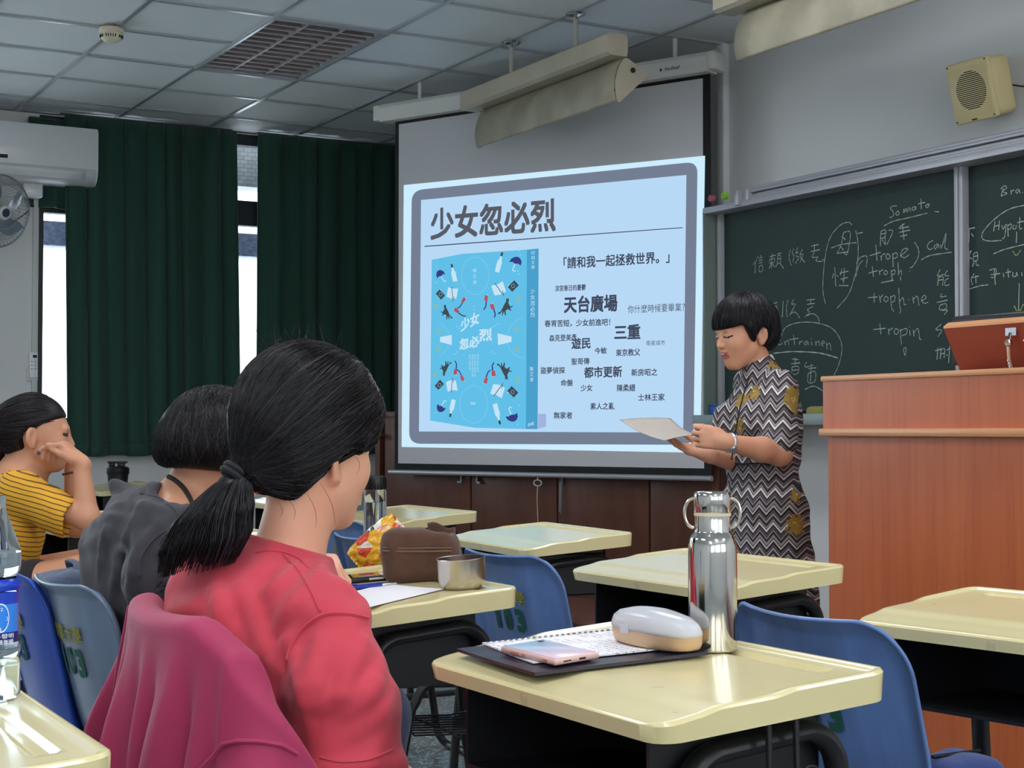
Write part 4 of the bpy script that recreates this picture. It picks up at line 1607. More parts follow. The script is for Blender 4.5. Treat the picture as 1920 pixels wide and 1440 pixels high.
def board_light(v0, v1, stems, label):
    """v0 window end, v1 far end; u fixed on a ceiling bar"""
    U = 3.85
    zh0, zh1 = 2.765, 2.865
    t = thing('board_light', label, 'pendant light', R(U, (v0 + v1) / 2, zh0), TH, 'unlit board lights')
    L = (v0 - v1) / 2
    Mx = Matrix(((1, 0, 0, 0), (0, 0, -1, 0), (0, 1, 0, 0), (0, 0, 0, 1)))   # profile (u, z) swept along v
    h = MB()
    h.prism([(-.055, 0.012), (-.035, 0), (.05, 0), (.055, .02), (.055, .09), (.045, .10), (-.045, .10), (-.055, .09)], 2 * L, Matrix.Translation((0, L, 0)) @ Mx)
    h.build('housing', M_fix, t, smooth=20)
    # curved reflector open towards the board
    prof = [(.168, -.062), (.13, -.040), (.09, -.018), (.05, -.002), (.022, -.028), (.004, -.07), (-.006, -.115), (-.006, -.162), (.004, -.206)]
    prof = [tuple(p) for p in spline(prof, 4)]
    rf = MB()
    rf.grid(lambda a, b_: (prof[int(round(b_ * (len(prof) - 1)))][0], -L + .02 + (2 * L - .10) * a, prof[int(round(b_ * (len(prof) - 1)))][1]), 10, len(prof) - 1)
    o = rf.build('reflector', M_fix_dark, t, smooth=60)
    solid(o, .004)
    for y in (-L + .018, L - .082):
        e = MB()
        pl = [(p[0] + .004, p[1]) for p in prof[::-1]] + [(.174, -.066), (.15, -.092), (.022, -.206)]
        e.prism(pl[::-1], .004, Matrix.Translation((0, y, 0)) @ Mx)
        ep = e.build('end_plate', M_fix, t, smooth=0)
        s_ = MB().lathe([(.012, -.004), (.012, .004), (.006, .006)], 16, Matrix.Translation((.09, y - .006, -.055)) @ Matrix.Rotation(PI / 2, 4, 'X'))
        s_.build('screw', M_slot, ep)
    MB().tube([(.055, -L + .06, -.09), (.055, L - .12, -.09)], .014, 14).build('fluorescent_tube', M_tube, t)
    for vs in stems:
        y = vs - (v0 + v1) / 2
        MB().tube([(0, y, .10), (0, y, CEIL - zh0 - .02)], .0105, 12).build('stem', M_stem, t)
        MB().lathe([(.045, 0), (.048, -.006), (.044, -.012), (.02, -.02), (.014, -.03)], 28, Matrix.Translation((0, y, CEIL - zh0 - .001))).build('canopy', M_chrome, t)
    return t


def v_on(px, py, u=3.85):
    return UV(PP(px, py, R(u, 0), AX))[1]


board_light(v_on(880, 180), v_on(1158, 90), (6.89, 6.27), 'unlit beige board light on two stems hanging before the projection screen')
board_light(v_on(1357, 20), v_on(1357, 20) - 1.25, (v_on(1357, 20) - .33, v_on(1357, 20) - .95), 'unlit beige board light cut by the top edge, above the chalkboard')

# ------------------------------------------------------------------ wall loudspeaker
M_spk = mat('speaker_cream', (222, 206, 154), 0.45, vary=0.05, vscale=8)
M_spk_hole = mat('speaker_dark', (56, 50, 38), 0.8)
pc_ = PP(1824, 170, R(U_BOARD - .17, 0), AX)
t = thing('wall_speaker', 'square cream loudspeaker tilted down on the wall above the chalkboard', 'speaker', pc_, TH + PI)
Mx = Matrix.Rotation(math.radians(14), 4, 'Y')     # local +x faces the class after the half turn
w_, h_ = .225, .245
b = MB().box((-.065, 0, 0), (.12, w_ * .96, h_ * .97), Mx, bev=.03, seg=4)
b.build('cabinet', M_spk, t)
g = MB().box((.002, 0, 0), (.022, w_, h_), Mx, bev=.008, seg=3)
g.build('front_panel', M_spk, t)
g = MB()
n_ = 26
for i in range(n_):
    z = -.1 + .2 * (i + .5) / n_
    g.box((.0145, 0, z), (.004, w_ - .03, .0035), Mx)
g.build('slats', M_spk, t, smooth=0)
g = MB()
for i in range(n_):
    z = -.1 + .2 * i / n_
    r2 = .078 ** 2 - (z - .002) ** 2
    if r2 > 1e-4:
        g.box((.0136, 0.005, z), (.003, 2 * math.sqrt(r2), .0042), Mx)
g.build('grille', M_spk_hole, t, smooth=0)
for y in (-1, 1):
    for z in (-1, 1):
        MB().lathe([(.004, 0), (.003, .003)], 10, Mx @ Matrix.Translation((.012, y * .1, z * .111)) @ Matrix.Rotation(PI / 2, 4, 'Y')).build('screw', M_spk_hole, t)
MB().box((.0137, -.005, -.113), (.003, .026, .006), Mx).build('badge', M_spk_hole, t, smooth=0)
MB().box((-.145, 0, 0), (.05, .06, .10)).build('bracket', M_spk, t, smooth=0)
MB().tube(spline([(-.12, .09, .02), (-.14, .14, .005), (-.16, .22, -.005), (-.165, .5, -.015)], 5), .0035, 8).build('cable', M_slot, t)

# ------------------------------------------------------------------ air conditioner
M_ac = mat('ac_white', (226, 228, 230), 0.25, coat=.3)
M_ac2 = mat('ac_grey_white', (196, 200, 204), 0.35)
AC_D = .23
pr_ = PP(183, 290, R(0, V_WIN - AC_D), BX)
ur = UV(pr_)[0]
zt_ac = PP(183, 241, R(0, V_WIN - AC_D), BX).z
zb_ac = PP(183, 348, R(0, V_WIN - AC_D), BX).z
L_ = 1.02
t = thing('air_conditioner', 'long white wall air conditioner overlapping the left curtain', 'air conditioner', R(ur - L_ / 2, V_WIN, zb_ac), TH)
H_ = zt_ac - zb_ac
prof = [(-.16, 0), (-.175, .0), (-.075, .0), (-.2, .02)]
sec = [(-.14, 0), (-.02, 0), (0, .02), (0, H_), (-.20, H_), (-.222, H_ - .012), (-.23, H_ - .03), (-.23, .10), (-.222, .06), (-.20, .025), (-.17, .006)]
Mx = Matrix(((0, 0, 1, 0), (1, 0, 0, 0), (0, 1, 0, 0), (0, 0, 0, 1)))
MB().prism(sec, L_ - .004, Matrix.Translation((-L_ / 2, 0, 0)) @ Mx).build('body', M_ac2, t, smooth=30)
MB().box((0, -.228, H_ / 2 + .045), (L_, .012, H_ - .10), bev=.005).build('front_panel', M_ac, t)
b = MB()
b.grid(lambda a, q: (-L_ / 2 + .03 + (L_ - .1) * a, -.2315 + .075 * q ** 1.6, .082 - .078 * q ** .8), 8, 6)
solid(b.build('air_flap', M_ac, t), .004)
for x in (-L_ / 2, L_ / 2):
    MB().prism([(p[0] * 1.006, p[1]) for p in sec], .008, Matrix.Translation((x - .004, 0, 0)) @ Mx).build('end_cap', M_ac, t, smooth=30)
px_ = UV(PP(6, 305, R(0, V_WIN - AC_D), BX))[0] - (ur - L_ / 2)
MB().box((px_, -.2355, .135), (.05, .003, .022)).build('display', M_slot, t, smooth=0)
x_ = UV(PP(62, 352, R(0, V_WIN - .1), BX))[0] - (ur - L_ / 2)
p_ = PP(64, 354, R(0, V_WIN - .10), BX)
MB().box((x_, -.06, p_.z - zb_ac), (.115, .11, .105), bev=.01).build('pipe_cover', M_ac, t)
MB().box((UV(PP(65, 500, R(0, V_WIN), BX))[0] - (ur - L_ / 2), -.012, (1.2 + p_.z) / 2 - zb_ac), (.03, .022, p_.z - 1.3), bev=.003).build('pipe_duct', M_trimw, t)

# remote control in its wall holder
p_ = PP(61, 686, R(0, V_WIN - .02), BX)
t = thing('remote_control', 'white air conditioner remote in a holder on the wall beside the window', 'remote control', R(UV(p_)[0], V_WIN - .001, p_.z), TH)
MB().box((0, -.008, -.055), (.068, .014, .075), bev=.004).build('holder', M_trimw, t)
rm = MB().box((0.004, -.026, .005), (.05, .02, .155), bev=.006)
rm.build('remote_body', M_ac, t)
MB().box((0.010, -.0365, .058), (.024, .002, .018)).build('display', M_slot, t, smooth=0)
bt = MB()
for i in range(3):
    for j in range(2):
        bt.box((-.008 + j * .022, -.0365, .025 - i * .022), (.011, .002, .009))
bt.build('buttons', mat('button_grey', (160, 164, 168), .5), t, smooth=0)

# ------------------------------------------------------------------ wall fan
M_fanp = mat('fan_plastic_white', (214, 216, 216), 0.35)
M_fanb = mat('fan_blade_grey', (120, 140, 150), 0.25)
M_fanw = mat('fan_wire', (150, 154, 158), 0.4, 0.3)
pf = PP(-4, 396, R(0, V_WIN - .34), BX)
t = thing('wall_fan', 'grey caged wall fan mounted below the air conditioner at the left edge', 'fan', pf, TH)
# local +x looks along the wall and out into the room
FX = Matrix.Rotation(math.radians(-66), 4, 'Z') @ Matrix.Rotation(math.radians(12), 4, 'Y')
RF = .215
cg = MB()
for s_ in (-1, 1):
    for i in range(54):
        a = 2 * PI * i / 54
        pts = []
        for q in (.16, .4, .7, .93, 1.0):
            x = s_ * .075 * math.sqrt(max(0, 1 - q ** 2.4))
            pts.append((x, RF * q * math.cos(a + .35 * q * s_), RF * q * math.sin(a + .35 * q * s_)))
        cg.tube(pts, .0012, 4, M=FX)
cg.tube([(0, RF * math.cos(2 * PI * i / 48), RF * math.sin(2 * PI * i / 48)) for i in range(48)], .006, 8, closed=True, M=FX)
for q in (.45, .75):
    x = .075 * math.sqrt(1 - q ** 2.4)
    cg.tube([(x, RF * q * math.cos(2 * PI * i / 48), RF * q * math.sin(2 * PI * i / 48)) for i in range(48)], .0014, 5, closed=True, M=FX)
cg.build('cage', M_fanw, t)
bl = MB()
for k in range(5):
    a0 = 2 * PI * k / 5 + .3

    def fb_(a, q, a0=a0):
        r = .035 + .155 * q
        wv = (.34 + .35 * math.sin(PI * min(1, q * .9 + .1))) * (a - .5) * 2 * .62
        an = a0 + wv + .35 * q
        return FX @ Vector((.028 * (a - .5) * 2, r * math.cos(an), r * math.sin(an)))
    bl.grid(fb_, 6, 8)
bl.tube([FX @ Vector((-.04, 0, 0)), FX @ Vector((.035, 0, 0))], .036, 20)
bl.build('blades', M_fanb, t)
MB().lathe([(.042, .055), (.045, .066), (.04, .078), (.02, .084), (.004, .085)], 28, FX @ Matrix.Rotation(PI / 2, 4, 'Y')).build('hub_cap', M_fanp, t)
MB().lathe([(.027, .0815), (.024, .0845), (.002, .0865)], 24, FX @ Matrix.Rotation(PI / 2, 4, 'Y')).build('emblem', mat('emblem_dark_blue', (58, 66, 92), .4), t)
MB().tube([FX @ Vector((-.16, 0, 0)), FX @ Vector((-.05, 0, 0))], [.05, .06], 20).build('motor', M_fanp, t)
pw = R(*UV(pf), pf.z)
MB().tube([FX @ Vector((-.13, 0, 0)), FX @ Vector((-.16, 0, -.06)), Vector((-.05, .27, -.06)), Vector((-.05, .33, -.06))], .02, 12).build('wall_arm', M_fanp, t)
MB().box((-.05, .325, -.06), (.10, .025, .16), bev=.006).build('wall_plate', M_fanp, t)
MB().tube(spline([FX @ Vector((-.12, .03, -.03)), (.06, .24, -.035), (.16, .31, -.01), (.25, .33, .06)], 6), .004, 6).build('cable', M_slot, t)


# ------------------------------------------------------------------ lectern
def wood(name, c0, c1, grain, rough=.32, axis=2):
    k = NT(name)
    tc = k.n('ShaderNodeTexCoord')
    mp = k.n('ShaderNodeMapping')
    sc = [9.0, 9.0, 9.0]
    sc[axis] = .8
    mp.inputs['Scale'].default_value = sc
    k.l(tc.outputs['Object'], mp.inputs[0])
    nz = k.n('ShaderNodeTexNoise', i_Scale=1.0, i_Detail=6.0, i_Distortion=1.2)
    k.l(mp.outputs[0], nz.inputs['Vector'])
    mp2 = k.n('ShaderNodeMapping')
    s2 = [70.0, 70.0, 70.0]
    s2[axis] = 2.4
    mp2.inputs['Scale'].default_value = s2
    k.l(tc.outputs['Object'], mp2.inputs[0])
    n2 = k.n('ShaderNodeTexNoise', i_Scale=1.0, i_Detail=3.0)
    k.l(mp2.outputs[0], n2.inputs['Vector'])
    f = k.math('MULTIPLY_ADD', nz.outputs[0], 1.6, -0.3)
    col = k.mix(f, lin(c0), lin(c1))
    st = k.math('MULTIPLY', k.math('SUBTRACT', n2.outputs[0], .5), grain)
    col = k.mix(k.math('ADD', st, 0.0), col, lin(tuple(v * .62 for v in c0)))
    k.l(col, k.b.inputs['Base Color'])
    k.b.inputs['Roughness'].default_value = rough
    return k.m


M_lect = wood('lectern_orange_wood', (182, 88, 44), (204, 110, 62), 1.0)
M_lect_edge = wood('lectern_pale_edge', (208, 146, 98), (220, 160, 112), .5, axis=1)
M_lid = wood('lid_red_wood', (128, 52, 40), (146, 64, 48), .4, axis=1)
LF = W(1543, 706, 4.9)
lu, lv_ = UV(LF)
lz = LF.z
LW, LD = 1.35, .62
t = thing('lectern', 'large orange-brown wooden teaching lectern at the right', 'lectern', R(lu, lv_ - LW / 2, 0), TH)
zl0 = W(1545, 818, 4.9).z
MB().box((LD / 2 + .012, 0, zl0 / 2 - .02 + .02), (LD - .012, LW - .004, zl0 - .0)).build('lower_panel', M_lect, t, smooth=0)
MB().box((LD / 2, 0, (zl0 + .024 + lz - .016) / 2), (LD, LW, lz - .016 - zl0 - .024)).build('upper_panel', M_lect, t, smooth=0)
MB().box((LD / 2 - .006, 0, zl0 + .012), (LD + .02, LW + .012, .024), bev=.005).build('ledge', M_lect_edge, t)
MB().box((LD / 2 - .002, 0, lz - .008), (LD + .012, LW + .008, .017), bev=.004).build('top', M_lect_edge, t)
# raised lid leaning over the top
q0 = PP(1803, 693, R(lu + .22, 0), AX)
q1 = PP(1769, 616, R(lu + .14, 0), AX)
c0, c1 = UV(q0), UV(q1)
lid_l = LW - (lv_ - c0[1]) - .06
x0, y0, z0 = c0[0] - lu, c0[1] - (lv_ - LW / 2), lz + .0
x1, y1, z1 = c1[0] - lu, c1[1] - (lv_ - LW / 2), q1.z
b = MB()
th = Vector((.02, 0, .012))
A0, A1 = Vector((x0, y0, z0)), Vector((x1, y1 + .0, z1))
B0, B1 = A0 + Vector((0, -lid_l, 0)), A1 + Vector((0, -lid_l - .1, 0))
vs = [A0, B0, B1, A1] + [p + th for p in (A0, B0, B1, A1)]
b.add(vs, [(0, 1, 2, 3), (7, 6, 5, 4), (0, 4, 5, 1), (3, 2, 6, 7), (0, 3, 7, 4), (1, 5, 6, 2)])
ld = b.build('lid', M_lid, t, smooth=0)
e_ = MB().add([A1, B1, B1 + th, A1 + th, A1 + Vector((0, 0, .006)), B1 + Vector((0, 0, .006)), B1 + th + Vector((0, 0, .006)), A1 + th + Vector((0, 0, .006))],
              [(0, 1, 2, 3), (7, 6, 5, 4), (0, 4, 5, 1), (3, 2, 6, 7), (0, 3, 7, 4), (1, 5, 6, 2)])
e_.build('lid_edge', M_lect_edge, ld, smooth=0)


def on_lid(px, py):
    n = (B0 - A0).cross(A1 - A0).normalized()
    o = R(lu, lv_ - LW / 2)
    Mr = Matrix.Rotation(TH, 3, 'Z')
    p = PP(px, py, o + Mr @ A0, Mr @ n)
    return Mr.inverted() @ (p - o)


nl = (B0 - A0).cross(A1 - A0).normalized()
if nl.x > 0:
    nl = -nl
br = MB()
k0 = on_lid(1898, 621) + nl * .003
br.box(tuple(k0), (.008, .04, .022))
k1 = on_lid(1899, 636) + nl * .02
br.add(*(lambda m_: (m_.v, m_.f))(MB().lathe([(.002, -.012), (.009, -.008), (.012, 0), (.009, .008), (.002, .012)], 16, Matrix.Translation(k1))))
k2 = on_lid(1905, 664) + nl * .03
k3 = on_lid(1914, 690) + nl * .035
br.tube([k0 + nl * .004, k1], .005, 8)
br.tube([k1, k2, k3], .0065, 10)
for i in range(6):
    p_ = k2 + (k3 - k2) * (i / 5) + nl * .006
    br.box(tuple(p_), (.004, .005, .005))
br.build('lid_support', M_chrome, ld)
for (px, py) in ((1895, 676), (1920, 638)):
    k0 = on_lid(px, py)
    MB().lathe([(.005, 0), (.003, .003)], 10, Matrix.Translation(k0) @ nl.to_track_quat('Z', 'Y').to_matrix().to_4x4()).build('screw', M_chrome, ld)
# monitor behind the lid
q = PP(1792, 600, R(lu + .30, 0), AX)
mu, mv = UV(q)
t = thing('computer_monitor', 'black monitor standing behind the raised lectern lid', 'monitor', R(mu, mv - .27, lz), TH)
M_blk = mat('black_plastic', (18, 19, 24), 0.4)
MB().box((0, 0, (q.z - lz) / 2 + .02), (.045, .54, q.z - lz - .02), bev=.012, seg=3).build('casing', M_blk, t)
MB().box((.04, 0, .008), (.14, .22, .014), bev=.004).build('stand', M_blk, t)
MB().box((.0235, 0, (q.z - lz) / 2 + .03), (.002, .49, q.z - lz - .08)).build('display', M_slot, t, smooth=0)
# ------------------------------------------------------------------ school desks
def desk_top_mat():
    k = NT('cream_desk_top')
    tc = k.n('ShaderNodeTexCoord')
    nz = k.n('ShaderNodeTexNoise', i_Scale=5.0, i_Detail=4.0)
    k.l(tc.outputs['Object'], nz.inputs['Vector'])
    n2 = k.n('ShaderNodeTexNoise', i_Scale=14.0, i_Detail=6.0)
    k.l(tc.outputs['Object'], n2.inputs['Vector'])
    sm = k.math('MULTIPLY', k.math('GREATER_THAN', n2.outputs[0], 0.70), .25)
    c = k.mix(nz.outputs[0], lin((214, 201, 148)), lin((226, 214, 166)))
    k.l(k.mix(sm, c, lin((150, 146, 120))), k.b.inputs['Base Color'])
    k.b.inputs['Roughness'].default_value = 0.24
    k.b.inputs['Coat Weight'].default_value = 0.25
    k.b.inputs['Coat Roughness'].default_value = 0.12
    return k.m


M_desk = desk_top_mat()
M_blackm = mat('black_enamel', (20, 20, 24), 0.38, vary=.1, vscale=10)
M_blackbox = mat('black_desk_box', (17, 17, 21), 0.45, vary=.15, vscale=7)
DS_U, DS_V, DZ, TAU = .36, .60, .765, .070


def desk_proto(name, label, loc, rotz, group):
    t = thing(name, label, 'desk', loc, rotz, group)
    nx, ny, r = 56, 64, .035

    def xs(a):                                 # denser near both ends
        return -DS_U / 2 + DS_U * (0.5 - 0.5 * math.cos(PI * a)) if True else 0

    def halfw(x):
        d = abs(x) - (DS_U / 2 - r)
        return DS_V / 2 if d <= 0 else DS_V / 2 - r + math.sqrt(max(0, r * r - d * d))

    def sstep(a, b, x):
        t_ = max(0, min(1, (x - a) / (b - a)))
        return t_ * t_ * (3 - 2 * t_)

    def top(x, q):
        y = q * halfw(x)
        ed = min(DS_U / 2 - abs(x), (1 - abs(q)) * DS_V / 2)
        z = 0.0
        z -= .005 * sstep(-.085, -.125, x) if x < -.085 else 0
        z -= .005 * sstep(-.115, -.18, x) if x < -.115 else 0
        rim = sstep(-.015, .03, x) * sstep(.018, .010, (1 - abs(q)) * DS_V / 2) if True else 0
        rim = max(rim, sstep(.020, .012, DS_U / 2 - x))
        z += .0045 * rim
        if .118 < x < .142 and abs(y) < .235:
            z -= .007 * sstep(.118, .122, x) * sstep(.142, .138, x) * sstep(.235, .225, abs(y))
        z -= .004 * (1 - min(1, ed / .006)) ** 2
        return y, z
    ca, sa = math.cos(TAU), math.sin(TAU)

    def tilt(x, y, z):
        return (x * ca - z * sa, y, DZ + x * sa + z * ca)
    qs = [-math.cos(PI * j / ny) for j in range(ny + 1)]
    qs = [0.5 * q + 0.5 * (2 * j / ny - 1) for j, q in enumerate(qs)]
    vs, fs = [], []
    for i in range(nx + 1):
        x = xs(i / nx) * .6 + (-DS_U / 2 + DS_U * i / nx) * .4
        for q in qs:
            y, z = top(x, q)
            vs.append(tilt(x, y, z))
    w = ny + 1
    n0 = len(vs)
    for i in range(nx + 1):
        x = xs(i / nx) * .6 + (-DS_U / 2 + DS_U * i / nx) * .4
        x2 = x * .985
        for q in qs:
            vs.append(tilt(x2, q * halfw(x) * .99, -.034))
    for i in range(nx):
        for j in range(ny):
            a = i * w + j
            fs.append((a, a + w, a + w + 1, a + 1))
            fs.append((n0 + a, n0 + a + 1, n0 + a + w + 1, n0 + a + w))
    for i in range(nx):
        for j in (0, ny):
            a = i * w + j
            fs.append((a, a + w, n0 + a + w, n0 + a))
    for j in range(ny):
        for i in (0, nx):
            a = i * w + j
            fs.append((a, a + 1, n0 + a + 1, n0 + a))
    MB().add(vs, fs).build('desk_top', M_desk, t, smooth=40)
    # book box, open towards the student
    b = MB()
    zt, zb, zb2 = DZ - .04, DZ - .165, DZ - .15
    th = .006
    b.box((.112, 0, (zt + .008 + zb) / 2), (th, .46, zt + .008 - zb))
    b.box((-.015, 0, zb), (.26, .46, th))
    for y in (-1, 1):
        pl = [(-.145, zb), (.115, zb), (.115, zt + .006), (-.145, zt - .01)]
        b.prism(pl, th, Matrix.Translation((0, y * .227 + th / 2, 0)) @ Matrix(((1, 0, 0, 0), (0, 0, -1, 0), (0, 1, 0, 0), (0, 0, 0, 1))))
    b.box((-.015, 0, zt - .006), (.25, .46, .004))
    b.build('book_box', M_blackbox, t, smooth=0)
    for y in (-1, 1):
        yy = y * .252
        ra = .055
        zz = DZ - .058
        pts = [(.170, yy, .012), (.127, yy, zz - ra)]
        pts += [(.125 - ra + ra * math.cos(a), yy, zz - ra + ra * math.sin(a)) for a in [PI / 2 * k / 8 for k in range(9)]]
        pts += [(-.11 + ra - ra * math.sin(a) - 0.0, yy, zz - .012 - ra + ra * math.cos(a)) for a in [PI / 2 * k / 8 for k in range(9)]]
        pts += [(-.112, yy, zz - ra - .012), (-.165, yy, .012)]
        MB().tube(pts, .019, 12, squash=.7).build('leg', M_blackm, t)
        MB().tube([(.162, yy, .12), (-.152, yy, .12)], .011, 10).build('foot_rail', M_blackm, t)
    MB().tube([(-.125, -.25, .42), (-.125, .25, .42)], .010, 10).build('cross_bar', M_blackm, t)
    return t


desk_list = [
    # u, v, rot, label
    (1.200, 1.789, .010, 'cream school desk holding the steel bottle, phone and notebook'),
    (2.170, 2.977, .026, 'empty cream school desk behind the steel bottle, before the lectern'),
    (2.400, 4.143, -.075, 'empty cream school desk just behind the brown pencil case and steel cup'),
    (2.538, 5.402, .012, 'empty cream school desk behind the clear water bottle, before the cabinets'),
    (2.120, 1.889, .160, 'cream school desk cut by the right edge, before the lectern'),
]


def desk_from_right_corner(px, py, rot=0.0):
    p = PZ(px, py, DZ + .0126)
    u, v = UV(p)
    return u - DS_U / 2 * math.cos(rot) - DS_V / 2 * math.sin(rot), v + DS_V / 2 * math.cos(rot) - DS_U / 2 * math.sin(rot)


u_, v_ = desk_from_right_corner(980, 1104)
D2 = (u_, v_)
desk_list.append((u_, v_, 0.0, 'cream school desk with the brown pencil case, steel cup and snack bag'))
u_, v_ = desk_from_right_corner(226, 1420)
D7 = (u_, v_)
desk_list.append((u_, v_, 0.0, 'cream school desk in the bottom left corner under the blue-labelled bottle'))
u_, v_ = desk_from_right_corner(619, 1016)
D11 = (u_, v_)
desk_list.append((u_, v_, 0.0, 'mostly hidden cream school desk with one corner beside the chin of the pink shirt person'))
u_, v_ = desk_from_right_corner(684, 932)
desk_list.append((u_, v_, 0.0, 'cream school desk by the window wall, mostly behind the clear water bottle'))
p = PZ(118, 990, DZ - .0126)
u_, v_ = UV(p)
D8 = (u_ + DS_U / 2, v_ + DS_V / 2)
desk_list.append((D8[0], D8[1], 0.0, 'cream school desk under the elbows of the person in the yellow shirt'))
D9 = UV(W(236, 908, 8.75))
desk_list.append((D9[0] + .0, D9[1] + .15, 0.0, 'cream school desk by the window wall with the black shaker bottle'))
DESK = None
for (u_, v_, r_, lab) in desk_list:
    if DESK is None:
        DESK = desk_proto('school_desk', lab, R(u_, v_), TH + r_, 'cream school desks')
    else:
        dup(DESK, R(u_, v_), TH + r_, lab, 'cream school desks')


# ------------------------------------------------------------------ school chairs
def chair_mat(name, c, wear=.15):
    k = NT(name)
    tc = k.n('ShaderNodeTexCoord')
    mp = k.n('ShaderNodeMapping')
    mp.inputs['Scale'].default_value = (3, 10, 2)
    k.l(tc.outputs['Object'], mp.inputs[0])
    nz = k.n('ShaderNodeTexNoise', i_Scale=1.6, i_Detail=6.0)
    k.l(mp.outputs[0], nz.inputs['Vector'])
    f = k.math('MULTIPLY_ADD', nz.outputs[0], 2.0, -0.5)
    k.l(k.mix(f, lin(tuple(v * (1 - wear) for v in c)), lin(tuple(min(255, v * (1 + wear)) for v in c))), k.b.inputs['Base Color'])
    k.b.inputs['Roughness'].default_value = .33
    return k.m


M_ch_blue = chair_mat('chair_blue_plastic', (92, 122, 176))
M_ch_grey = chair_mat('chair_grey_blue_plastic', (104, 122, 146))
M_ch_royal = chair_mat('chair_royal_blue_plastic', (36, 74, 170))
M_green = mat('stencil_green', (22, 84, 72), .7)
M_yellow = mat('stencil_yellow', (146, 138, 40), .7)
CH_TOP = .788


def chair_proto(label, loc, rotz, shell_mat, group, text_shift=0.0):
    t = thing('school_chair', label, 'chair', loc, rotz, group)
    prof = [(-.262, .788), (-.250, .735), (-.232, .66), (-.212, .58), (-.192, .51), (-.170, .462), (-.135, .436), (-.07, .426), (.02, .428), (.10, .434), (.155, .430), (.185, .408)]
    prof = spline(prof, 5)
    n = len(prof)

    def hw(z, x):
        if x < -.15:
            rc = .085
            d = z - (CH_TOP - rc)
            if d > 0:
                return .216 - rc + math.sqrt(max(0, rc * rc - d * d))
            return .216 - .012 * max(0, min(1, (.60 - z) / .14))
        q = max(0, (x - .10) / .085)
        return .205 * max(.3, (1 - .25 * min(1, q) ** 2))

    def fn(a, b):
        k = b * (n - 1)
        i = min(n - 2, int(k))
        p = prof[i] + (prof[i + 1] - prof[i]) * (k - i)
        q = 2 * a - 1
        x, z = p[0], p[1]
        back = x < -.15
        y = q * hw(min(z, CH_TOP - .0008), x)
        e = abs(q)
        if back:
            x += .042 * (abs(y) / .2) ** 2
            # rim turned backwards
            rim = max(0, (e - .90) / .10)
            tr = max(0, (z - .764) / .024)
            x -= .022 * max(rim, min(1, tr)) ** 1.2
            z += .012 * (abs(y) / .2) ** 2 * max(0, (z - .6) / .2)
        else:
            z += .018 * (e ** 3) - .006
        return (x, y, z)
    # rows closer together near the top edge
    rows = [1 - (1 - j / 70) ** 1.0 for j in range(71)]
    rows = sorted(set([0, .002, .005, .009, .014, .02, .028, .036, .045] + [r for r in rows if r > .05]))
    b = MB()
    nu = 30
    vs = [fn(i / nu, r) for r in rows for i in range(nu + 1)]
    w = nu + 1
    b.add(vs, [(j * w + i, j * w + i + 1, (j + 1) * w + i + 1, (j + 1) * w + i) for j in range(len(rows) - 1) for i in range(nu)])
    o = b.build('seat_shell', shell_mat, t, smooth=50)
    solid(o, .006)
    # stencilled number on the back
    def backpt(y, z):
        best = min(prof, key=lambda p: abs(p[1] - z) + (0 if p[0] < -.15 else 9))
        i = [k for k, p in enumerate(prof) if p is best][0]
        return Vector((best[0] + .042 * (abs(y) / .2) ** 2 - .0052, y, z))
    tx = MB()
    for ch, y0 in (('1', .056), ('0', .014), ('3', -.036)):
        zb, h, w_ = .612, .048, (.026 if ch != '1' else .010)
        bl, br_ = backpt(y0, zb), backpt(y0 - w_, zb)
        tl = backpt(y0, zb + h)
        tx.mi = 0
        put_text(tx, ch, bl, br_, tl, .10, Vector((-.001, 0, 0)))
    tx.build('number', M_green, t, smooth=0)
    ty = MB()
    for ch, y0 in (('師', .082), ('範', .040), ('大', -.002), ('學', -.044)):
        bl, br_, tl = backpt(y0, .674), backpt(y0 - .036, .674), backpt(y0, .706)
        put_text(ty, ch, bl, br_, tl, .03, Vector((-.001, 0, 0)))
    ty.build('lettering', M_yellow, t, smooth=0)
    # frame
    for y in (-1, 1):
        yy = y * .165
        ra = .07
        pts = [(-.235, yy, .012), (-.165, yy, .412 - ra)]
        pts += [(-.155 + ra - ra * math.cos(a), yy, .412 - ra + ra * math.sin(a)) for a in [PI / 2 * k / 6 for k in range(1, 7)]]
        pts += [(.10 + .04 * math.sin(a), yy, .412 - .04 + .04 * math.cos(a)) for a in [PI / 2 * k / 6 for k in range(7)]]
        pts += [(.155, yy, .2), (.175, yy, .075)]
        pts += [(.18, yy - y * .012, .04), (.19, yy - y * .03, .02), (.195, yy - y * .06, .0135)]
        MB().tube(pts, .0130, 12).build('leg', M_blackm, t)
    MB().tube([(.195, -.108, .0135), (.195, .108, .0135)], .0128, 12).build('front_bar', M_blackm, t)
    MB().tube([(-.185, -.165, .30), (-.185, .165, .30)], .010, 10).build('rear_bar', M_blackm, t)
    rk = MB()
    for i in range(9):
        y = -.15 + .3 * i / 8
        rk.tube([(-.185, y, .302), (-.15, y, .27), (.10, y, .255), (.15, y, .262)], .003, 6)
    rk.tube([(.150, -.165, .262), (.150, .165, .262)], .005, 8)
    rk.tube([(-.02, -.165, .259), (-.02, .165, .259)], .005, 8)
    rk.build('book_rack', M_blackm, t)
    return t


def chair_spot(px, py, along=0.0, z=CH_TOP - .015):
    """chair whose back top is seen at the pixel; along = metres from there to the chair centre line, to the window side"""
    p = PZ(px, py, z)
    u, v = UV(p)
    return u + .262, v + along


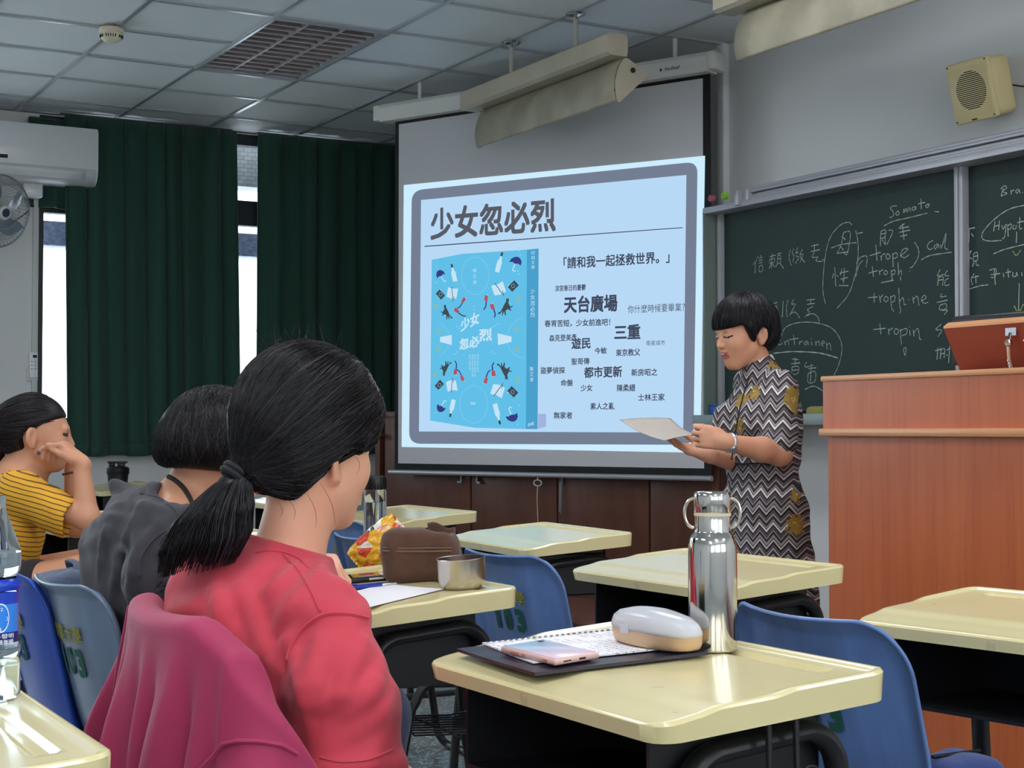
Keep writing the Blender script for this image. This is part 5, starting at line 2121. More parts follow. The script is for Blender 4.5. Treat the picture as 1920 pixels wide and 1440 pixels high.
G_ch = 'blue moulded school chairs'
u_, v_ = chair_spot(1548, 1180, .06)
CH1 = (u_, v_)
chA = chair_proto('blue plastic school chair behind the steel bottle desk, its stencilled 3 in view', R(u_, v_), TH - .03, M_ch_blue, G_ch)
u_, v_ = chair_spot(935, 1052, .02)
CH2 = (u_, v_)
dup(chA, R(u_, v_), TH + .05, 'blue plastic school chair behind the desk with the pencil case and cup', G_ch)
u_, v_ = chair_spot(632, 986, .0)
CH5 = (u_, v_)
dup(chA, R(u_, v_), TH, 'blue plastic school chair between the pink shirt and the clear bottle', G_ch)
# chair seen through the legs below the pencil case desk
p = PZ(815, 1245, .43)
u_, v_ = UV(p)
CH8 = (u_ + .02, v_ + .0)
dup(chA, R(*CH8), TH - .02, 'blue plastic school chair whose seat and wire rack show beside the pink sleeve', G_ch)
G_ch2 = 'grey-blue moulded school chairs'
p = PZ(95, 1098, CH_TOP - .01)
u_, v_ = UV(p)
CH3 = (u_ + .262, v_ - .03)
chB = chair_proto('grey-blue plastic school chair with the dark grey shirt person on it', R(*CH3), TH + .06, M_ch_grey, G_ch2)
p = PZ(296, 1172, CH_TOP)
u_, v_ = UV(p)
CH4 = (u_ + .262, v_)
dup(chB, R(*CH4), TH, 'grey-blue plastic school chair covered by the crimson jacket', G_ch2)
p = W(5, 1060, 3.25)
u_, v_ = UV(p)
chC = chair_proto('royal blue plastic school chair at the left edge behind the labelled bottle', R(u_ + .262, v_), TH, M_ch_royal, G_ch)
p = W(5, 1010, 5.0)
u_, v_ = UV(p)
CH6 = (u_ + .04, v_)
dup(chB, R(*CH6), TH + .1, 'grey-blue plastic school chair under the person in the yellow shirt', G_ch2)
p = W(66, 893, 8.9)
u_, v_ = UV(p)
CH7 = (u_ + .15, v_)
dup(chB, R(*CH7), TH, 'grey-blue plastic school chair beyond the yellow shirt by the window wall', G_ch2)
# ------------------------------------------------------------------ things on the desks
def desk_frame(i):
    """matrix of a desk's tilted top plane"""
    u, v, r, _ = desk_list[i]
    p = R(u, v, DZ)
    return Matrix.Translation(p) @ Matrix.Rotation(TH + r, 4, 'Z') @ Matrix.Rotation(-TAU, 4, 'Y')


def on_desk(i, px, py, h=0.0):
    M = desk_frame(i)
    n = (M.to_3x3() @ Vector((0, 0, 1)))
    return PP(px, py, M.translation + n * h, n)


def place(o, i, p, yaw=0.0):
    """stand a thing on the tilted desk top at p, turned by yaw (world)"""
    M = desk_frame(i)
    z = (M.to_3x3() @ Vector((0, 0, 1)))
    x = Vector((math.cos(yaw), math.sin(yaw), 0))
    x = (x - z * x.dot(z)).normalized()
    y = z.cross(x)
    o.matrix_world = Matrix(((x.x, y.x, z.x, p.x), (x.y, y.y, z.y, p.y), (x.z, y.z, z.z, p.z), (0, 0, 0, 1)))
    return o


def local_xy(o, i, px, py, h=0.0):
    p = on_desk(i, px, py, h)
    q = o.matrix_world.inverted() @ p
    return q


# steel bottle
M_steel = mat('polished_steel', (206, 204, 200), 0.10, 1.0)
M_steel_b = mat('brushed_steel', (196, 190, 182), 0.26, 1.0)
M_seal = mat('beige_silicone', (214, 198, 168), 0.5)
p = on_desk(0, 1342, 1226)
t = thing('steel_bottle', 'tall polished steel water bottle with a loop lid on the nearest desk', 'bottle')
place(t, 0, p + Vector((0, 0.03, .001)), 0.0)
t.rotation_euler = (0, 0, 0)
sc_ = (p.y + .03) / 2950
r0 = 45.5 * sc_
H = (1226 - 930) * sc_
prof = [(.92, 0), (.985, .006), (1, .02), (1, .62), (.985, .66), (.93, .70), (.85, .725), (.755, .742), (.735, .75), (.735, .845)]
MB().lathe([(r * r0, z * H) for r, z in prof], 56).build('bottle_body', M_steel, t, smooth=40)
MB().lathe([(.75 * r0, .845 * H), (.76 * r0, .847 * H), (.76 * r0, .862 * H), (.74 * r0, .866 * H)], 48).build('seal_ring', M_seal, t)
MB().lathe([(.745 * r0, .866 * H), (.765 * r0, .872 * H), (.765 * r0, .965 * H), (.745 * r0, .985 * H), (.68 * r0, .998 * H), (.30 * r0, 1.0 * H)], 56).build('lid', M_steel, t, smooth=40)
lp = MB()
for s_ in (-1, 1):
    pts = []
    for k in range(13):
        a = PI * k / 12
        pts.append((s_ * (.765 * r0 + .013 * math.sin(a)), .0, .955 * H - .034 * (1 - math.cos(a)) / 2 * 1.2))
    lp.tube(pts, .0024, 8)
lp.build('carry_loop', M_steel_b, t)

# spectacle case with clear lid
M_clear = mat('frosted_clear_plastic', (244, 245, 250), 0.2, trans=.45, ior=1.3)
M_gold = mat('rose_gold_plastic', (212, 178, 142), 0.35, .25)
pa, pb = on_desk(0, 1166, 1199, .012), on_desk(0, 1306, 1226, .012)
cc = (pa + pb) / 2
Lc = (pb - pa).length
yaw = math.atan2((pb - pa).y, (pb - pa).x)
t = thing('spectacle_case', 'rose gold spectacle case with clear lid on the notebook', 'case')
place(t, 0, cc + Vector((.0, .018, 0)), yaw)


def oval(a, q):
    return (Lc * .53 * math.copysign(abs(math.cos(a)) ** .85, math.cos(a)) * q, .032 * math.copysign(abs(math.sin(a)) ** .8, math.sin(a)) * q)


bb = MB()
n_ = 44
rings = [(.80, 0), (.94, .002), (.985, .008), (1.0, .022)]
vs, fs = [], []
for q, z in rings:
    for k in range(n_):
        x, y = oval(2 * PI * k / n_, q)
        vs.append((x, y, z))
for i in range(len(rings) - 1):
    for k in range(n_):
        fs.append((i * n_ + k, i * n_ + (k + 1) % n_, (i + 1) * n_ + (k + 1) % n_, (i + 1) * n_ + k))
fs.append(tuple(range(n_))[::-1])
fs.append(tuple((len(rings) - 1) * n_ + k for k in range(n_)))
bb.add(vs, fs)
bb.build('case_base', M_gold, t, smooth=60)
bb = MB()
rings = [(1.0, .0225), (.99, .028), (.93, .037), (.80, .0435), (.55, .048), (.2, .050)]
vs, fs = [], []
for q, z in rings:
    for k in range(n_):
        x, y = oval(2 * PI * k / n_, q)
        vs.append((x, y, z * (1 - .22 * max(0, x / Lc))))
for i in range(len(rings) - 1):
    for k in range(n_):
        fs.append((i * n_ + k, i * n_ + (k + 1) % n_, (i + 1) * n_ + (k + 1) % n_, (i + 1) * n_ + k))
fs.append(tuple((len(rings) - 1) * n_ + k for k in range(n_)))
bb.add(vs, fs)
solid(bb.build('case_lid', M_clear, t, smooth=60), .0016)
MB().box((-.03, -.0325, .024), (.02, .003, .014), bev=.001).build('clasp', M_clear, t)

# notebook folder with loose sheets
M_cover = mat('dark_notebook_cover', (44, 38, 52), 0.35, vary=.5, vscale=22)
M_paper = mat('paper_white', (236, 234, 238), 0.8, bump=.03, bscale=20)
cq = [on_desk(0, 857, 1224, .001), on_desk(0, 1150, 1190, .001), on_desk(0, 1328, 1232, .001), on_desk(0, 1003, 1270, .001)]
t = thing('notebook', 'open dark covered notebook with written punched sheets under the phone', 'notebook')
cen = sum(cq, Vector()) / 4
place(t, 0, cen, TH)
inv = t.matrix_world.inverted()
lq = [inv @ p for p in cq]


def slab(mb, quad_, z0, z1, curl=0.0, n=12):
    def f(a, b, z):
        p = (quad_[0] * (1 - a) + quad_[1] * a) * (1 - b) + (quad_[3] * (1 - a) + quad_[2] * a) * b
        return (p.x, p.y, z + curl * (4 * (b - .5) ** 2) * (.4 + .6 * a))
    mb.grid(lambda a, b: f(a, b, z1), n, n)
    mb.grid(lambda a, b: f(1 - a, b, z0), n, n)
    for e in range(4):
        def g(a, b, e=e):
            aa, bb_ = ((a, 0), (1, a), (1 - a, 1), (0, 1 - a))[e]
            return f(aa, bb_, z0 + (z1 - z0) * b)
        mb.grid(g, n, 1)


m_ = MB()
slab(m_, lq, .001, .0055, .002)
m_.build('cover', M_cover, t, smooth=30, merge=True)
pq = [on_desk(0, 905, 1218), on_desk(0, 1160, 1192), on_desk(0, 1290, 1226), on_desk(0, 1000, 1256)]
pq = [inv @ p for p in pq]


def written_paper():
    k = NT('written_paper')
    tc = k.n('ShaderNodeTexCoord')
    sx = k.n('ShaderNodeSeparateXYZ')
    k.l(tc.outputs['Object'], sx.inputs[0])
    ln = k.math('FRACT', k.math('MULTIPLY', sx.outputs[0], 95.0))
    band = k.math('LESS_THAN', k.math('ABSOLUTE', k.math('SUBTRACT', ln, .5)), .22)
    mp = k.n('ShaderNodeMapping')
    mp.inputs['Scale'].default_value = (380, 230, 1)
    k.l(tc.outputs['Object'], mp.inputs[0])
    nz = k.n('ShaderNodeTexNoise', i_Scale=1.0, i_Detail=2.0)
    k.l(mp.outputs[0], nz.inputs['Vector'])
    mp2 = k.n('ShaderNodeMapping')
    mp2.inputs['Scale'].default_value = (30, 16, 1)
    k.l(tc.outputs['Object'], mp2.inputs[0])
    n2 = k.n('ShaderNodeTexNoise', i_Scale=1.0)
    k.l(mp2.outputs[0], n2.inputs['Vector'])
    ink = k.math('MULTIPLY', k.math('MULTIPLY', band, k.math('GREATER_THAN', nz.outputs[0], .52)), k.math('GREATER_THAN', n2.outputs[0], .47))
    k.l(k.mix(k.math('MULTIPLY', ink, .65), lin((238, 236, 240)), lin((90, 84, 110))), k.b.inputs['Base Color'])
    k.b.inputs['Roughness'].default_value = .8
    return k.m


m_ = MB()
slab(m_, pq, .0065, .0088, .002)
m_.build('sheet', written_paper(), t, smooth=30, merge=True)
hl = MB()
e0, e1 = pq[0], pq[1]
for i in range(24):
    a = (i + .5) / 24
    q = e0 * (1 - a) + e1 * a + (pq[3] - pq[0]) * .06 * (1 - a) + (pq[2] - pq[1]) * .06 * a
    hl.lathe([(.0028, 0), (.0028, .0006)], 10, Matrix.Translation((q.x, q.y, .0112)))
hl.build('punched_holes', M_cover, t, smooth=0)

# pale phone in a pink case on the notebook
M_phone_back = NT('phone_back_iridescent')
_tc = M_phone_back.n('ShaderNodeTexCoord')
_g = M_phone_back.n('ShaderNodeSeparateXYZ')
M_phone_back.l(_tc.outputs['Object'], _g.inputs[0])
_f = M_phone_back.math('MULTIPLY_ADD', _g.outputs[0], 7.0, .5)
M_phone_back.l(M_phone_back.mix(_f, lin((196, 214, 232)), lin((232, 200, 216))), M_phone_back.b.inputs['Base Color'])
M_phone_back.b.inputs['Roughness'].default_value = .15
M_pinkcase = mat('pink_phone_case', (226, 188, 180), .3, trans=.1)
q4 = [on_desk(0, 931, 1213, .016), on_desk(0, 1000, 1200, .016), on_desk(0, 1139, 1230, .016), on_desk(0, 1057, 1246, .016)]
cen = sum(q4, Vector()) / 4
ax_ = (q4[3] + q4[2] - q4[0] - q4[1])
t = thing('pale_phone', 'pale phone in a pink clear case lying on the written notebook', 'phone')
place(t, 0, cen - Vector((0, 0, .0055)), math.atan2(ax_.y, ax_.x))
PL, PW = .148, .072
MB().box((0, 0, .0045), (PL, PW, .009), bev=.0035, seg=3).build('case', M_pinkcase, t)
MB().box((0, 0, .0093), (PL - .008, PW - .008, .0008), bev=.0003).build('back_panel', M_phone_back.m, t)
pb_ = MB()
for x, w_ in ((-.032, .022), (-.008, .009), (.05, .012)):
    pb_.box((x, -PW / 2 - .0003, .0045), (w_, .0012, .0042), bev=.0004)
pb_.build('side_buttons', mat('rose_button', (198, 130, 120), .35), t)
pb_ = MB()
pb_.box((PL / 2 + .0002, .008, .0045), (.001, .010, .0028), bev=.0003)
pb_.box((PL / 2 + .0002, -.016, .0045), (.001, .012, .0016), bev=.0003)
pb_.build('ports', M_slot, t)
pb_ = MB().lathe([(.005, .0097), (.004, .0102)], 16, Matrix.Translation((-.058, .022, 0)))
pb_.build('camera_lens', M_slot, t)

# hook and ring below the nearest desk's side
hk = MB()
hp = Vector((.02, -.285, DZ - .05))
for dx in (-.03, .012):
    hk.tube([hp + Vector((dx, 0, .02)), hp + Vector((dx, -.002, -.05))], .004, 8)
hk.tube(spline([hp + Vector((-.03, -.002, -.05)), hp + Vector((-.028, -.008, -.08)), hp + Vector((-.015, -.016, -.088)), hp + Vector((0, -.018, -.07))], 5), .003, 8)
hk.tube([hp + Vector((.03 + .018 * math.cos(2 * PI * i / 24), -.006, -.06 + .018 * math.sin(2 * PI * i / 24))) for i in range(24)], .0016, 6, closed=True)
hk.build('bag_hook', M_blackm, DESK)

# ---- on the desk with the pencil case (index 5)
M_brown = mat('brown_felt', (86, 58, 44), 0.95, vary=.16, vscale=40, bump=.25, bscale=500, sheen=.2)
M_brown_d = mat('brown_lining', (44, 28, 26), 0.8)
M_zip = mat('zip_brown', (112, 84, 66), .5, .1)
pa, pb = on_desk(5, 716, 1080), on_desk(5, 846, 1098)
yaw = math.atan2((pb - pa).y, (pb - pa).x)
dd = (pa.y + pb.y) / 2 + .04
s_ = dd / 2950
t = thing('pencil_case', 'brown felt pencil case with its top unzipped beside the steel cup', 'pencil case')
cenp = on_desk(5, 786, 1094) + Vector((0.0, .045, 0))
place(t, 5, cenp, .05)
LX, HZc, WY = 66 * s_, 102 * s_, .038
Bc = Body()
Bc.box((0, 0, HZc * .44), (LX * 1.02, WY, HZc * .44), None, .026, k=.01)
Bc.box((-LX * .28, 0, HZc * .62), (LX * .70, WY * .86, HZc * .36), np.array(Matrix.Rotation(.10, 3, 'Y')), .03, k=.02)
Bc.ell((LX * .95, .012, HZc * .42), (LX * .25, WY * .8, HZc * .36), k=.02)
Bc.box((LX * .62, .006, HZc * .93), (LX * .34, WY * .45, HZc * .13), np.array(Matrix.Rotation(.5, 3, 'Y')), .008, op='s', k=.01)
Bc.warp(folds([((0, 6, 20), 3.0, .5, 1), ((14, 0, 9), 4.0, 1.0, .7)], .0016))
Bc_root = t
V_, Q_ = Bc.mesh(.0026, 2)


def mesh_obj(name, V, Q, m, parent):
    me = bpy.data.meshes.new(name)
    me.from_pydata(V.tolist(), [], Q.tolist())
    me.materials.append(m)
    me.shade_smooth()
    o = bpy.data.objects.new(name, me)
    COL.objects.link(o)
    o.parent = parent
    return o


mesh_obj('pouch', V_, Q_, M_brown, t)
fy = -WY - .0022
z1 = HZc * .58
zp = MB()
zp.tube([(-LX * .98, fy + .006, z1 + .006), (-LX * .5, fy - .0005, z1 + .002), (LX * .4, fy - .0005, z1 - .002), (LX * .93, fy + .004, z1 - .004)], .0022, 8)
zp.tube([(-LX * .98, fy + .006, z1 + .012), (-LX * .5, fy + .0005, z1 + .0085), (LX * .4, fy + .0005, z1 + .0045), (LX * .93, fy + .005, z1 + .002)], .0016, 8)
zp.build('front_zip', M_zip, t)
fl = MB()
fl.grid(lambda a, b: (LX * .30 + LX * .75 * a, WY * .9 - .012 * math.sin(PI * a), HZc * (.52 + .50 * b - .10 * a * b) + .004 * math.sin(6 * a)), 12, 8)
solid(fl.build('open_flap', M_brown, t, smooth=60), .004)
# steel cup
M_cupin = mat('cup_inside', (120, 104, 96), .35, .8)
p = on_desk(5, 866, 1108)
t = thing('steel_cup', 'round brushed steel cup beside the brown pencil case', 'cup')
s_ = (p.y + .04) / 2950
place(t, 5, p + Vector((0, .042, .0005)), 0)
r0, H = 45.5 * s_, 58 * s_
MB().lathe([(.62 * r0, 0), (.80 * r0, .03 * H), (.93 * r0, .16 * H), (.985 * r0, .34 * H), (1.0 * r0, .95 * H), (1.02 * r0, .985 * H), (1.0 * r0, 1.0 * H), (.96 * r0, .99 * H)], 56, cap1=False).build('cup_outside', M_steel_b, t, smooth=50)
MB().lathe([(.96 * r0, .99 * H), (.955 * r0, .4 * H), (.86 * r0, .16 * H), (.5 * r0, .06 * H), (.05 * r0, .05 * H)], 56, cap0=False).build('cup_inside', M_cupin, t, smooth=50)

# black phone and blue pen
t = thing('black_phone', 'black phone lying between the pink shirt and the pencil case', 'phone')
place(t, 5, on_desk(5, 684, 1088, .001) + Vector((-.012, .0, 0)), .28)
MB().box((0, 0, .0048), (.14, .072, .0096), bev=.003, seg=3).build('case', M_blk, t)
MB().box((0, 0, .0098), (.126, .062, .0006)).build('display', mat('phone_glass', (26, 28, 34), .06, spec=.8), t, smooth=0)
MB().box((.052, -.008, .0102), (.018, .05, .0004)).build('lit_strip', mat('screen_pale', (210, 214, 220), .2), t, smooth=0)
MB().box((.03, -.0363, .005), (.03, .0012, .004)).build('side_button', M_fanp, t, smooth=0)
M_penblue = mat('pen_blue', (30, 48, 150), .3)
t = thing('pen', 'blue pen lying in front of the black phone', 'pen')
place(t, 5, on_desk(5, 684, 1099, .006) + Vector((-.0, 0, -.001)), .35)
Mx = Matrix.Rotation(PI / 2, 4, 'Y')
MB().lathe([(.0052, -.055), (.0055, -.02), (.0055, .035)], 14, Mx).build('barrel', M_penblue, t)
MB().lathe([(.0054, .035), (.0046, .045), (.0016, .062), (.0007, .066)], 14, Mx).build('tip', M_chrome, t)
MB().box((-.035, 0, .0062), (.04, .003, .0014)).build('clip', M_penblue, t, smooth=0)

# white sheet of paper
q4 = [on_desk(5, 660, 1112, .001), on_desk(5, 722, 1096, .001), on_desk(5, 832, 1106, .001), on_desk(5, 690, 1140, .001)]
t = thing('white_paper', 'blank white sheet of paper between pink sleeve and steel cup', 'paper')
cen = sum(q4, Vector()) / 4
place(t, 5, cen, TH)
inv = t.matrix_world.inverted()
m_ = MB()
slab(m_, [inv @ p for p in q4], .0004, .0012, .001)
m_.build('sheet', M_paper, t, smooth=30, merge=True)

# snack bag
def bag_mat():
    k = NT('snack_bag_film')
    tc = k.n('ShaderNodeTexCoord')
    v = k.n('ShaderNodeTexVoronoi', i_Scale=34.0)
    k.l(tc.outputs['Object'], v.inputs['Vector'])
    sep = k.n('ShaderNodeSeparateColor')
    k.l(v.outputs['Color'], sep.inputs[0])
    sx = k.n('ShaderNodeSeparateXYZ')
    k.l(tc.outputs['Object'], sx.inputs[0])
    rp = k.n('ShaderNodeValToRGB')
    rp.color_ramp.interpolation = 'CONSTANT'
    e = rp.color_ramp.elements
    e[0].position, e[0].color = 0, lin((238, 176, 34))
    e[1].position, e[1].color = .42, lin((216, 74, 38))
    for pos, c in ((.56, (240, 236, 226)), (.7, (232, 206, 60)), (.84, (40, 36, 34)), (.9, (226, 150, 120))):
        n_ = e.new(pos)
        n_.color = lin(c)
    k.l(k.math('ADD', sep.outputs[0], k.math('MULTIPLY', k.math('SUBTRACT', sx.outputs[2], .07), 4.0)), rp.inputs[0])
    k.l(rp.outputs[0], k.b.inputs['Base Color'])
    k.b.inputs['Roughness'].default_value = .18
    k.b.inputs['Coat Weight'].default_value = .6
    n2 = k.n('ShaderNodeTexNoise', i_Scale=60.0)
    k.l(tc.outputs['Object'], n2.inputs['Vector'])
    k.bump(n2.outputs[0], .6)
    return k.m


t = thing('snack_bag', 'crumpled orange and yellow snack bag leaning against the pencil case', 'snack bag')
pb0 = on_desk(5, 690, 1072) + Vector((0, .10, 0))
place(t, 5, pb0, 0.0)
s_ = pb0.y / 2950
bg = MB()
rr = random.Random(5)
PA, PB = Vector((-30 * s_, 0, .012)), Vector((58 * s_, .02, 78 * s_))


def bagf(side):
    def f(a, b):
        q = PA + (PB - PA) * b
        d = (PB - PA).normalized()
        n = Vector((-d.z, 0, d.x))
        w = .040 * (1 - .25 * (2 * b - 1) ** 2)
        o = n * (2 * a - 1) * w
        th = side * .020 * math.sin(PI * a) ** .6 * math.sin(PI * min(1, max(0, (b - .04) / .92))) ** .5
        cr = .004 * math.sin(23 * a + 9 * b) * math.sin(17 * b + 3 * a * side)
        p = q + o + Vector((0, th + cr, cr * .6))
        p.z = max(p.z, .001)
        return tuple(p)
    return f


bg.grid(bagf(-1), 22, 26)
bg.grid(bagf(1), 22, 26)
bg.build('bag_film', bag_mat(), t, smooth=80, merge=True)

# clear water bottle with black cap (stands at the far side of the desk)
M_glass = mat('clear_bottle_plastic', (244, 248, 252), 0.03, trans=1.0, ior=1.06, coat=.6)
M_water = mat('water', (225, 238, 248), 0.0, trans=1.0, ior=1.16)
M_capblk = mat('black_cap', (14, 14, 17), .3)
pb0 = on_desk(5, 703, 1046)
t = thing('clear_bottle', 'clear water bottle with a black cap behind the snack bag', 'bottle')
place(t, 5, pb0, 0)
t.rotation_euler = (0, 0, 0)
s_ = pb0.y / 2950
zt = (1046 - 893) * s_
r0 = 21.5 * s_
MB().lathe([(.9 * r0, 0), (r0, .004), (r0, zt * .80), (.96 * r0, zt * .82), (.96 * r0, zt * .845)], 40).build('bottle_body', M_glass, t, smooth=40)
MB().lathe([(.88 * r0, .004), (.93 * r0, .008), (.93 * r0, zt * .68)], 40).build('water', M_water, t, smooth=40)
cp_ = MB()
cp_.lathe([(.98 * r0, zt * .835), (1.0 * r0, zt * .84), (1.0 * r0, zt * .985), (.95 * r0, zt)], 40)
for i in range(28):
    a = 2 * PI * i / 28
    cp_.box((1.0 * r0, 0, zt * .91), (.0016, .0022, zt * .13), Matrix.Rotation(a, 4, 'Z'))
cp_.build('cap', M_capblk, t, smooth=30)

# ---- labelled water bottle on the bottom left desk (index 6)
pb0 = on_desk(6, -24, 1322)
t = thing('labelled_bottle', 'large clear water bottle with a blue label at the left edge', 'bottle')
place(t, 6, pb0 + Vector((0, .03, .001)), 0)
t.rotation_euler = (0, 0, 0)
s_ = (pb0.y + .03) / 2950
r0 = 43 * s_
zz = lambda py: (1330 - py) * s_
prof = [(.80, 1334), (.95, 1328), (1.0, 1318), (1.0, 1262), (.98, 1256), (.90, 1250), (1.0, 1240), (1.0, 1232), (.93, 1228), (.88, 1220), (.86, 1160), (.88, 1128), (.98, 1120), (.98, 1112), (.84, 1106),
        (.80, 1100), (.95, 1092), (1.0, 1080), (1.0, 1056), (.96, 1048), (.80, 1030), (.55, 1000), (.36, 980), (.34, 968), (.34, 950)]
MB().lathe([(r * r0, max(0, zz(y))) for r, y in prof], 48).build('bottle_body', M_glass, t, smooth=50)
MB().lathe([(r * r0 * .96, max(.003, zz(y))) for r, y in prof if y > 1052], 48).build('water', M_water, t, smooth=50)
M_label = mat('bottle_label_blue', (24, 62, 190), .25)
M_label2 = mat('bottle_label_light_blue', (44, 130, 230), .25)
M_label3 = mat('bottle_label_navy', (20, 30, 110), .25)
M_ink = mat('label_white', (232, 238, 250), .5)
lb = MB()


def band(y0, y1, mi, rr_=.895):
    lb.mi = mi
    lb.lathe([(rr_ * r0, zz(y0)), (rr_ * r0, zz(y1))], 48, cap0=False, cap1=False)


band(1222, 1202, 2)
band(1202, 1150, 1)
band(1150, 1128, 0)
lb.mi = 0
lb.lathe([(.91 * r0, zz(1126)), (1.0 * r0, zz(1119)), (1.0 * r0, zz(1112)), (.86 * r0, zz(1104))], 48, cap0=False, cap1=False)


def curved(mb, s, ang0, ang1, y0, y1, bold=.02, rr_=.905):
    v, f, (x0, x1, ya, yb) = text_mesh(s)
    for ox in ((0, .02) if bold else (0,)):
        vs = []
        for q in v:
            a = ang0 + (ang1 - ang0) * ((q[0] + ox - x0) / (x1 - x0))
            z = zz(y0 + (y1 - y0) * ((q[1] - ya) / (yb - ya)))
            vs.append((rr_ * r0 * math.cos(a), rr_ * r0 * math.sin(a), z))
        mb.add(vs, f)


def dg(a):
    return math.radians(a)


lb.mi = 3
curved(lb, '水專科發明', dg(-120), dg(-22), 1213, 1204, .02)
curved(lb, '鎖定營養衡暖', dg(-120), dg(-22), 1222 + 2, 1215, .02)
n_ = 36
for rad, yy in ((1.0, 1), (.90, 1)):
    pass
ov = MB()
vs, fs = [], []
for i in range(n_):
    a = 2 * PI * i / n_
    for q in (1.0, .91):
        aa = dg(-62) + .42 * q * math.cos(a)
        z = zz(1175) + 27 * s_ * q * math.sin(a)
        vs.append((.908 * r0 * math.cos(aa), .908 * r0 * math.sin(aa), z))
for i in range(n_):
    j = (i + 1) % n_
    fs.append((2 * i, 2 * j, 2 * j + 1, 2 * i + 1))
lb.add(vs, fs)
curved(lb, '12', dg(-68), dg(-56), 1162, 1156, 0)
curved(lb, '3', dg(-46), dg(-42), 1180, 1173, 0)
curved(lb, '6', dg(-64), dg(-59), 1199, 1192, 0)
lb.build('label', [M_label, M_label2, M_label3, M_ink], t, smooth=40)

# ---- black shaker bottle on the desk by the window wall (index 10)
pb0 = on_desk(10, 221, 917)
t = thing('shaker_bottle', 'black shaker bottle with a flip lid on the far desk by the window wall', 'bottle')
s_ = pb0.y / 2950
place(t, 10, Vector((pb0.x, pb0.y, pb0.z)), 0)
t.rotation_euler = (0, 0, 0)
MB().lathe([(15 * s_, 0), (17 * s_, .004), (19.5 * s_, 28 * s_), (19.5 * s_, 30 * s_)], 36).build('bottle_body', mat('smoky_black', (24, 24, 30), .25), t)
cp_ = MB().lathe([(20.5 * s_, 28 * s_), (21 * s_, 29 * s_), (21 * s_, 39 * s_), (18 * s_, 42 * s_)], 36)
cp_.build('screw_lid', M_capblk, t)
cp_ = MB()
cp_.box((-11 * s_, 0, 46 * s_), (9 * s_, 14 * s_, 10 * s_), bev=.004)
cp_.box((6 * s_, 0, 45 * s_), (12 * s_, 15 * s_, 9 * s_), bev=.006)
cp_.box((-1 * s_, 0, 50 * s_), (34 * s_, 16 * s_, 4 * s_), bev=.003)
cp_.build('flip_spout', M_capblk, t)
t = thing('blue_paper', 'pale blue sheet on the desk before the yellow shirt', 'paper')
pp_ = on_desk(9, 112, 982, .001)
place(t, 9, pp_ + Vector((0.02, .05, 0)), TH)
MB().box((0, 0, .001), (.20, .28, .0012)).build('sheet', mat('paper_pale_blue', (196, 208, 240), .6), t, smooth=0)
# ------------------------------------------------------------------ people
def skin_mat(name, c):
    k = NT(name)
    tc = k.n('ShaderNodeTexCoord')
    nz = k.n('ShaderNodeTexNoise', i_Scale=18.0, i_Detail=3.0)
    k.l(tc.outputs['Object'], nz.inputs['Vector'])
    c2 = (min(255, c[0] * 1.02), c[1] * .93, c[2] * .91)
    k.l(k.mix(nz.outputs[0], lin(c), lin(c2)), k.b.inputs['Base Color'])
    k.b.inputs['Roughness'].default_value = .48
    k.b.inputs['Subsurface Weight'].default_value = .12
    k.b.inputs['Subsurface Radius'].default_value = (.010, .004, .002)
    return k.m


M_skin = skin_mat('skin_light', (226, 176, 146))
M_skin2 = skin_mat('skin_tan', (206, 154, 122))
M_skin3 = skin_mat('skin_medium', (214, 162, 130))
M_lips = mat('lips', (178, 92, 92), .4)
M_mouth = mat('mouth_inside', (110, 44, 48), .5)
M_lash = mat('lash_dark', (34, 26, 26), .6)
M_eyewhite = mat('eye_white', (226, 222, 218), .25)


def hair_mat(name, c, r=.36):
    m = mat(name, c, r, spec=.35)
    return m


H1 = [hair_mat('hair_black', (16, 15, 18), .34), hair_mat('hair_black_sheen', (52, 49, 55), .30), hair_mat('hair_black_soft', (9, 8, 10), .55), hair_mat('hair_black_deep', (11, 10, 13), .34)]  # sheen strands are paler: hair highlights put into the colour
H2 = [hair_mat('hair_dark_brown', (34, 27, 30), .40), hair_mat('hair_dark_brown_sheen', (48, 40, 42), .36), hair_mat('hair_dark_brown_soft', (22, 18, 20), .5)]


def cloth(name, c, rough=.85, weave=900.0, wrinkle=.35, wscale=9.0):
    k = NT(name)
    tc = k.n('ShaderNodeTexCoord')
    n1 = k.n('ShaderNodeTexNoise', i_Scale=wscale, i_Detail=2.0, i_Distortion=.3)
    k.l(tc.outputs['Object'], n1.inputs['Vector'])
    n2 = k.n('ShaderNodeTexNoise', i_Scale=weave)
    k.l(tc.outputs['Object'], n2.inputs['Vector'])
    h = k.math('ADD', k.math('MULTIPLY', n1.outputs[0], 1.0), k.math('MULTIPLY', n2.outputs[0], .04))
    k.bump(h, wrinkle, .02)
    k.l(k.mix(n1.outputs[0], lin(tuple(v * .94 for v in c)), lin(tuple(min(255, v * 1.04) for v in c))), k.b.inputs['Base Color'])
    k.b.inputs['Roughness'].default_value = rough
    k.b.inputs['Sheen Weight'].default_value = .12
    return k.m


FA = np.array([[CT, -ST, 0], [ST, CT, 0], [0, 0, 1]], dtype=np.float32)       # columns: towards the board, towards the windows, up


def person(label, base):
    return thing('person', label, 'person', base)


